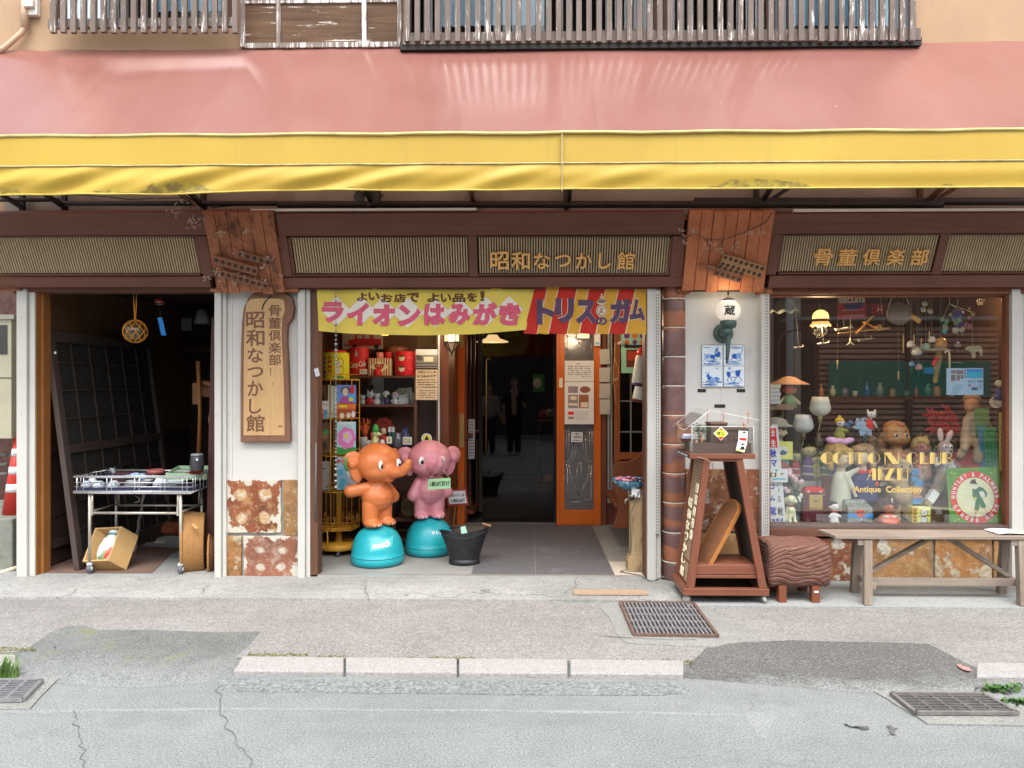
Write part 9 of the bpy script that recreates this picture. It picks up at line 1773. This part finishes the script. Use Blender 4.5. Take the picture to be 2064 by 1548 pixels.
b=B();Yx=.1385
def pd_(pts,mi):b.mi=mi;zxp(b,pts,Yx-.0006*mi,.0008)
circ=lambda x,y,rx,ry:[(x+rx*math.cos(2*PI*i/16),y+ry*math.sin(2*PI*i/16))for i in range(16)]
pd_(circ(1863,1033,7.2,8),0);pd_(circ(1863,1033,6.4,7.2),1);pd_(circ(1863,1048,7,6.6),0);pd_(circ(1863,1048,6.2,5.8),1);pd_(circ(1861,1032,.9,1.1),2);pd_(circ(1865.5,1032,.9,1.1),2);pd_(circ(1863,1035.5,1.6,.8),2);pd_([(1851,1040),(1876,1038),(1876,1039.5),(1851,1041.5)],2);pd_([(1838.5,1022.5),(1849,1022.5),(1849,1057),(1838.5,1057)],3);obj('print',b,[blk,wht,brn_,C('box_side',(176,140,40))],cb)
b=B();[zxp(b,[(1841+j%2,1027+7*j),(1847,1026.5+7*j),(1846,1031+7*j),(1842,1030+7*j)],.1355,.0006)for j in range(4)];obj('lettering',b,brn_,cb)
pb=thing('paper_roll',P(1885,1000,.2),'sheaf of rolled papers in clear film leaning beside the toy bag','paper roll');p,q=P(1866,1018,.17),P(1907,958,.24);b=B();b.beam(p,q,.055,.045);obj('paper',b,paint('tan_paper',(.42,.32,.16),.8,.2,20),pb);d=(q-p);b=B();b.beam(p+d*.12,p+d*.45,.062,.052);obj('white_band',b,wht,pb);b=B();b.beam(p+d*.5,p+d*1.45,.075,.062);obj('film',b,glass('crinkled_film',(.9,.92,.95),.16,.12,.10,.6),pb)
f_=foot(1893,.26);b=B();a,c=P(1874,f_[1],.26),P(1913,990,.26);ol=thing('oil_box',P(*f_,.26),'plain brown wooden box with one pale character beside the green tin sign','box');b.box(a.x,c.x+.05,.26,.42,a.z,c.z);obj('box',b,wood('oil_box_wood',(.17,.085,.045),(.26,.14,.075),'X',1,.6),ol,bev=.003);b=B();b.text('油',P(1891,1031,.2585),w=13*S(.26),h=11.5*S(.26),bold=.02,lift=0,thick=.001);obj('lettering',b,wht,ol)
b=B();b.lathe([(.05,0),(.05,.05),(0,.05)],P(1868,985,.45),16);b.tube([P(1866,975,.45),P(1866,955,.45)],.006,6);b.tube([P(1873,978,.45),P(1873,958,.45)],.006,6);tag(obj('brush_pot',b,C('pot_slate',(70,76,80),.4)),'slate grey pot with two pale sticks between the toy bag and rabbit','pot')
# round biscuit tin sign
tg=thing('tin_sign',P(1968,1058,.1),'square green tin sign with a red lettered ring and a walking man in old dress','sign');Yg=.11
pq4=[(1907,944),(2014,941),(2028,1057),(1914,1058)]
b=B();zxp(b,pq4,Yg,.006);obj('plate',b,C('sign_green',(60,124,40),.2,spec=.6,var=.05),tg,bev=.001)
def bil(u,v):a,c,d,e=pq4;return(a[0]+(c[0]-a[0])*u+(e[0]-a[0])*v+(a[0]-c[0]+d[0]-e[0])*u*v,a[1]+(c[1]-a[1])*u+(e[1]-a[1])*v+(a[1]-c[1]+d[1]-e[1])*u*v)
def gp(pts,lay,mat,name,par=tg,b=None,th=.0006):
 b2=b or B();zxp(b2,[bil(*p)for p in pts],Yg-.0036-.0007*lay,th)
 return b2 if b else obj(name,b2,mat,par)
cu,cv,ru,rv=.50,.52,.455,.455
cir=lambda f,n=48:[(cu+ru*f*math.cos(2*PI*i/n),cv+rv*f*math.sin(2*PI*i/n))for i in range(n)]
gp(cir(1),0,C('sign_red',(206,44,30),.25),'red_ring');gp(cir(.775),1,C('sign_red_line',(150,30,24),.25),'ring_line');gp(cir(.755),2,C('sign_ivory',(232,218,160),.25),'ivory_disc')
b=B()
def arc_text(t,a0,a1,top):
 n=len(t)
 for i,ch in enumerate(t):
  if ch==' ':continue
  a=R(a0+(a1-a0)*(i+.5)/n);u,v=cu+ru*.885*math.cos(a),cv-rv*.885*math.sin(a);c_=P(*bil(u,v),Yg-.0045)
  e1=P(*bil(u-.02*math.sin(a)*(-1 if top else 1),v-.02*math.cos(a)*(-1 if top else 1)),Yg-.0045);ux=(e1-c_).normalized();uz=V((0,-1,0)).cross(ux)*-1
  if(uz.dot(P(*bil(cu,cv),Yg)-c_)>0)==top:uz=-uz
  b.text(ch,c_,w=(5.6 if ch!='I' else 2.2)*S(Yg)*(1.25 if ch=='M' else 1),h=8.6*S(Yg),ux=ux,uz=uz,bold=.05,lift=.0,thick=.0008)
arc_text('HUNTLEY & PALMERS',184,-4,True);arc_text('GINGER NUTS',196,344,False);obj('lettering',b,wht,tg)
b=B()
for u0,v0,sx,sy in((.06,.05,1,1),(.94,.05,-1,1),(.06,.95,1,-1),(.94,.95,-1,-1)):
 for i in range(9):
  a=i*.7;q=(u0+sx*(.03+.018*i*abs(math.cos(a))),v0+sy*(.02+.018*i*abs(math.sin(a))));gp([(q[0]+.018*math.cos(t+a),q[1]+.010*math.sin(t))for t in[2*PI*j/8 for j in range(8)]],0,None,'',b=b)
for e0,e1 in(((.02,.02),(.98,.025)),((.02,.975),(.98,.98)),((.02,.02),(.025,.98)),((.975,.02),(.98,.98))):gp([e0,(e1[0],e0[1]),e1,(e0[0],e1[1])],0,None,'',b=b)
obj('ornament',b,C('sign_gold',(176,156,40),.3),tg)
G1=C('man_green',(34,92,60),.4);man=[
('coat',G1,[(.46,.36),(.56,.33),(.66,.36),(.72,.44),(.71,.52),(.64,.50),(.62,.57),(.50,.58),(.45,.52)]),('breeches',G1,[(.50,.58),(.63,.56),(.68,.68),(.64,.72),(.58,.70),(.57,.62),(.56,.70),(.53,.76),(.46,.74)]),
('hat',C('man_black',(40,28,24),.4),[(.41,.26),(.44,.25),(.46,.21),(.53,.20),(.54,.26),(.57,.29),(.47,.30)]),('face',skn,[(.46,.28),(.53,.29),(.53,.34),(.48,.35),(.455,.32)]),('collar',wht,[(.45,.36),(.50,.33),(.57,.32),(.56,.36),(.50,.38)]),('parcel',C('man_pink',(226,196,190),.4),[(.57,.43),(.65,.41),(.69,.49),(.61,.53)]),('hand',skn,[(.39,.51),(.45,.49),(.46,.53),(.40,.54)]),
('stocking',C('man_stock',(190,130,104),.4),[(.48,.74),(.51,.75),(.48,.86),(.46,.86)]),('stocking',C('man_stock',(190,130,104),.4),[(.63,.70),(.655,.71),(.70,.80),(.68,.80)]),('shoe',C('man_black',(40,28,24),.4),[(.39,.87),(.48,.85),(.49,.88),(.46,.885)]),('shoe',C('man_black',(40,28,24),.4),[(.67,.80),(.70,.79),(.725,.87),(.70,.865)]),('buckle',yel,[(.48,.52),(.52,.52),(.52,.56),(.48,.56)])]
ma=None
for i,(nm,mt,pts)in enumerate(man):
 o=gp(pts,3+(i%4)*.6+(2 if nm in('parcel','collar','buckle','hand')else 0),mt,'man_'+nm)
# back shelf of small wares deep in the show window
wsf=thing('wall_shelf',P(1800,800,1.5),'long dark shelf across the back of the show window','shelf');b=B();zq=P(1800,800,1.5).z;b.box(P(1640,800,1.5).x,P(1990,800,1.5).x,1.45,1.7,zq-.02,zq);obj('board',b,m_beam,wsf);b=B();zq2=P(1800,905,1.5).z;b.box(P(1640,800,1.5).x,P(1990,800,1.5).x,1.4,1.7,zq2-.02,zq2);obj('board',b,m_beam,wsf)
r=random.Random(77);cols=[('amber',(190,120,50)),('green',(80,130,100)),('cobalt',(60,80,150)),('cream',(220,205,170)),('crimson',(160,50,50)),('grey',(150,150,148)),('violet',(120,90,130)),('teal',(80,140,140)),('tan',(170,130,90)),('white',(225,222,215))]
shp=[('bottle',[(.03,0),(.035,.02),(.035,.10),(.012,.15),(.012,.19),(0,.19)]),('vase',[(.025,0),(.05,.06),(.045,.12),(.022,.16),(.03,.19),(.0,.18)]),('jar',[(.04,0),(.045,.02),(.045,.09),(.03,.11),(.032,.125),(0,.125)]),('cup',[(.02,0),(.03,.02),(.038,.08),(.035,.08),(0,.03)])]
for lev,(yy,zz)in enumerate(((800,zq),(905,zq2))):
 for i in range(14):
  cn_,cc=cols[(i*3+lev*5)%10];sn,pf_=shp[(i*5+lev)%4];x=1652+i*24.5+r.uniform(-4,4);f_=r.uniform(.55,.9);cc=tuple(v*.72 for v in cc)
  b=B();b.lathe([(p*f_,q*f_)for p,q in pf_],(P(x,yy,1.52).x,1.52+r.uniform(-.03,.05),zz),16)
  tag(obj(sn,b,C('ware_'+cn_,cc,.25)),f'{cn_} {sn} on the {["upper", "lower"][lev]} back shelf of the show window, {["first", "second", "third", "fourth", "fifth", "sixth", "seventh", "eighth", "ninth", "tenth", "eleventh", "twelfth", "thirteenth", "fourteenth"][i]} in its row',sn,'wares on the back shelf of the show window')
for i,(x,y,ln,cn_,cc)in enumerate(((1836,700,20,'clear',(190,196,196)),(1848,716,26,'silver',(176,178,176)),(1866,706,22,'pale green',(150,176,160)),(1878,690,18,'milky',(205,205,198)),(1896,700,30,'amber',(180,130,70)),(1852,745,18,'rose',(180,130,130)),(1838,738,14,'blue',(110,130,170)),(1930,700,16,'smoky',(130,126,120)))):
 t=thing('glass_chime',P(x,y,.5),f'{cn_} glass chime on a thread among the middle hangings of the show window','chime','glass chimes in the show window');q=P(x,y,.5);k_=S(.5)
 b=B();b.lathe([(ln*.32*k_,0),(ln*.4*k_,ln*.2*k_),(ln*.3*k_,ln*.55*k_),(0,ln*.7*k_)],q,14);obj('bell',b,C('chime_'+cn_.replace(' ','_'),cc,.15),t);b=B();b.tube([q+V((0,0,ln*.65*k_)),V((q.x,q.y,2.44))],.0012,4);b.tube([q,q-V((0,0,.06))],.001,4);obj('thread',b,gry,t)
# row of turned wooden dolls on a riser behind the radio and beside the rabbit
for x0,x1,yy,Y in((1596,1690,968,.62),(1845,1915,940,.66)):
 a,c=P(x0,yy,Y),P(x1,yy,Y);b=B();b.box(a.x,c.x,Y-.06,Y+.1,zw,a.z);tag(obj('riser',b,m_mah),'dark wooden riser carrying turned dolls '+('behind the maroon radio' if x0<1700 else 'behind the rabbit figure'),'riser')
for i,(x,yy,Y,H,cn_,cc)in enumerate(((1603,968,.62,60,'red',(190,50,44)),(1630,968,.63,74,'violet',(110,70,140)),(1645,968,.60,52,'yellow',(220,180,70)),(1664,968,.64,66,'green',(70,130,80)),(1682,968,.62,58,'blue',(60,90,160)),(1852,940,.66,50,'orange',(214,120,50)),(1871,940,.67,62,'teal',(60,130,130)),(1888,940,.65,46,'pink',(220,140,150)))):
 fig('wooden_doll',f'turned wooden doll with {cn_} striped body among the back rows of the show window','doll',(x,yy),Y,H,[('body',C('kokeshi_'+cn_,cc,.35),[('l',0,0,0,[(.19,0),(.17,.2),(.14,.45),(.12,.62),(0,.64)])],False),('band',m_wf,[('l',0,0,.14,[(.182,0),(.178,.07)]),('l',0,0,.36,[(.158,0),(.152,.05)])],False),('head',C('kokeshi_wood',(222,186,140),.4),[('e',0,0,.79,.2,.2,.19)],False),('hair',m_bkf,[('e',0,.03,.88,.19,.19,.12)],False),('eye',m_bkf,[('e',-.07,-.185,.79,.03,.015,.012),('e',.07,-.185,.79,.03,.015,.012)],False)],'turned wooden dolls in the show window')
# ---------------------------------------------------------------- across the street (seen only as reflections in the glass)
YO=-12.6
YV=-YO+.06 # depth at which the mirror in the shop glass shows the far house
def vx(px):return P(px,774,YV).x
xs0,xs1,xh=vx(1650),vx(2010),vx(1606)
oh=thing('opposite_house',(xs0,YO,ZR),'dark brown louvred wooden house across the street, mirrored in the show window','house')
b=B();b.box(xh,xs1+3,YO-6,YO,ZR,3.1);b.box(xh,xs1+3,YO-6,YO-.3,3.1,5.4);obj('wall',b,wood('opposite_wall',(.10,.055,.042),(.15,.085,.062),'X',.4,.8),oh)
b=B();z=.15
while z<2.95:b.box(xs0,xs1,YO,YO+.06,z,z+.085);z+=.135
obj('siding_slat',b,wood('opposite_slat',(.40,.21,.14),(.58,.36,.26),'X',.4,.8),oh)
b=B();b.box(xh-.3,xs1+3,YO-.5,YO+.5,3.08,3.16);b.box(xh,xs1+3,YO-6,YO+.2,5.4,5.55);obj('eave',b,paint('grey_roof_tile',(.22,.23,.24),.6,.2),oh)
b=B();b.box(vx(1822),vx(1834),YO+.04,YO+.14,ZR,3.06);obj('post',b,m_beamz,oh)
b=B();b.box(vx(1614),vx(1640),YO,YO+.03,ZR,2.6);obj('doorway',b,m_soot,oh)
b=B();b.grid(lambda u,v:(vx(1665)+(vx(1990)-vx(1665))*u,YO+.16+.04*math.sin(u*50),1.25+.85*v),160,3);nr=obj('curtain',b,paint('green_curtain',(.02,.24,.17),.9,.2,3));tag(nr,'deep green shop curtain across the street, mirrored in the show window','curtain')
b=B();b.box(vx(1600),vx(1612),YO,YO+.08,ZR,4.2);tag(obj('opposite_pillar',b,paint('cream_pillar',(.42,.38,.31),.8,.1)),'cream pillar of the far house, mirrored beside the utility pole','pillar')
b=B();b.box(-4,xh-.5,YO-6,YO-.3,ZR,4.6);tag(obj('opposite_wall',b,paint('grey_mortar_wall',(.10,.09,.085),.9,.2,2)),'low dark mortar house wall across the street facing the shop door','house')
b=B();b.box(vx(1552)-2.2,xh-.5,YO-.3,YO-.2,ZR,4.6);tag(obj('opposite_wall',b,paint('pale_mortar_wall',(.27,.26,.25),.9,.1,2)),'grey rendered wall mirrored at the left edge of the show window','wall')
b=B();b.box(-14,16,YO-.1,YO+1.2,ZR-.02,ZR+.03);struct(obj('far_pavement',b,m_con2))
b=B();xq=P(1594,700,11.6).x;b.tube([(xq,-11.6,ZR),(xq,-11.6,7)],[.085,.075],14);tag(obj('utility_pole',b,paint('pole_grey',(.38,.40,.42),.6,.1)),'grey concrete utility pole across the street, mirrored at the left of the show window','pole')
b=B();b.tube([(xq-.28,-11.5,ZR),(xq-.28,-11.5,2.6),(xq-.1,-11.5,2.75),(xq+1.0,-11.9,3.0)],.025,8);tag(obj('drain_pipe',b,m_pipe),'thin dark drain pipe beside the mirrored utility pole','pipe')
# the two people standing behind the camera, seen dimly in the glass door
def person(x,y,yaw,top,trous,shoe,skin,hair,longhair,raise_r,label,ht,reach):
 t=thing('person',(0,0,0),label,'person');h=ht
 def rows(sh):return[tuple([s_[0]]+[v*h for v in s_[1:]])for s_ in sh]
 def mk(shapes,vox):
  b=B()
  for s_ in shapes:
   if s_[0]=='e':b.ell([v*h for v in s_[1:4]],[v*h for v in s_[4:7]])
   else:b.cap([v*h for v in s_[1:4]],[v*h for v in s_[4:7]],s_[7]*h,s_[8]*h)
  return blob(b,vox*h,3)
 hands=[]
 def arm(sx,el,wr,dirv):
  s_=[('c',sx*.105,0,.80,*el,.031,.026),('c',*el,*wr,.026,.017)];d=V(dirv).normalized();p=V(wr);pl_=p+d*.04;sd_=d.cross(V((0,1,0))).normalized()
  s_.append(('c',*p,*pl_,.017,.022));
  for i,(o_,ln)in enumerate(((-.018,.042),(-.006,.048),(.006,.045),(.018,.035))):a=pl_+sd_*o_;e=a+d*ln*.55+V((0,.004,0));e2=e+d*ln*.5+V((0,.012,0));s_+=[('c',*a,*e,.0062,.0056),('c',*e,*e2,.0056,.0048)]
  th=p+d*.012+sd_*.02;s_.append(('c',*th,*(th+d*.026+sd_*.014+V((0,.008,0))),.0065,.0055));return s_
 la=arm(-1,(-.135,0,.62),(-.13,.03,.49),(0,.05,-1));ra=arm(1,(.135,.0,.63),(.03,.055,.79),(-.2,.1,1))if raise_r else arm(1,(.14,.02,.62),(.20,.06,.505),(.35,.2,-1))
 body=[('e',0,0,.935,.043,.052,.064),('e',0,.012,.905,.036,.042,.038),('e',0,.055,.925,.009,.014,.013),('e',-.045,0,.93,.006,.012,.018),('e',.045,0,.93,.006,.012,.018),('c',0,-.008,.80,0,0,.89,.034,.030),('e',0,0,.80,.09,.05,.04),('c',0,0,.55,0,0,.76,.07,.07),('c',-.05,0,.04,-.05,0,.27,.028,.036),('c',.05,0,.04,.05,0,.27,.028,.036),('c',-.05,0,.27,-.045,0,.5,.038,.055),('c',.05,0,.27,.045,0,.5,.038,.055)]+la+ra
 obj('body',mk(body,.0075),skin,t)
 tp_=[('c',-.04,0,.50,-.055,0,.76,.062,.066),('c',.04,0,.50,.055,0,.76,.062,.066),('e',0,0,.785,.105,.056,.04),('c',-.1,0,.79,-.128,0,.68 if not longhair else.54,.042,.036),('c',.1,0,.79,.128,0,.69,.042,.036)]
 if longhair:tp_+=[('c',.128,0,.69,.14,.02,.62,.036,.032),('c',.14,.02,.62,.18,.05,.54,.032,.026)]
 obj('shirt',mk(tp_,.010),top,t)
 obj('trousers',mk([('c',-.05,0,.05,-.05,0,.27,.04,.046),('c',.05,0,.05,.05,0,.27,.04,.046),('c',-.05,0,.27,-.045,0,.52,.046,.066),('c',.05,0,.27,.045,0,.52,.046,.066)],.010),trous,t)
 obj('shoe',mk([('c',-.05,-.01,.02,-.055,.075,.016,.024,.02),('c',.05,-.01,.02,.055,.075,.016,.024,.02)],.008),shoe,t)
 obj('hair',mk([('e',0,-.012,.958,.050,.055,.055)]+([('c',0,-.03,.94,0,-.035,.84,.05,.04)]if longhair else[]),.009),hair,t)
 b=B()
 for sx in(-1,1):b.ell((sx*.017*h,.049*h,.938*h),(.007*h,.004*h,.004*h))
 obj('eye',b,m_bkf,t);b=B();b.ell((0,.052*h,.898*h),(.014*h,.005*h,.004*h));obj('mouth',b,C('lip_dull',(150,80,74)),t)
 t.location=(x,y,ZR);t.rotation_euler=(0,0,R(yaw));return t
m_psk=C('person_skin',(196,150,124),.5,var=.05);m_ph=C('person_hair',(26,20,18),.5)
xm=P(1036,800,2*2.42+6.45).x;xw2=P(985,800,2*2.42+6.5).x
person(xm,-6.5,0,C('black_shirt',(20,20,24),.9),C('black_trousers',(18,18,22),.9),C('pale_shoe',(150,150,150),.6),m_psk,m_ph,False,True,'person in black shirt and trousers mirrored in the glass door, one arm raised',1.76,False)
person(xw2,-6.55,0,C('beige_cardigan',(170,160,150),.9),C('dark_skirt',(30,28,34),.9),C('black_shoe',(30,28,28),.6),m_psk,m_ph,True,False,'person in pale beige top reaching out a hand, mirrored in the glass door',1.62,True)
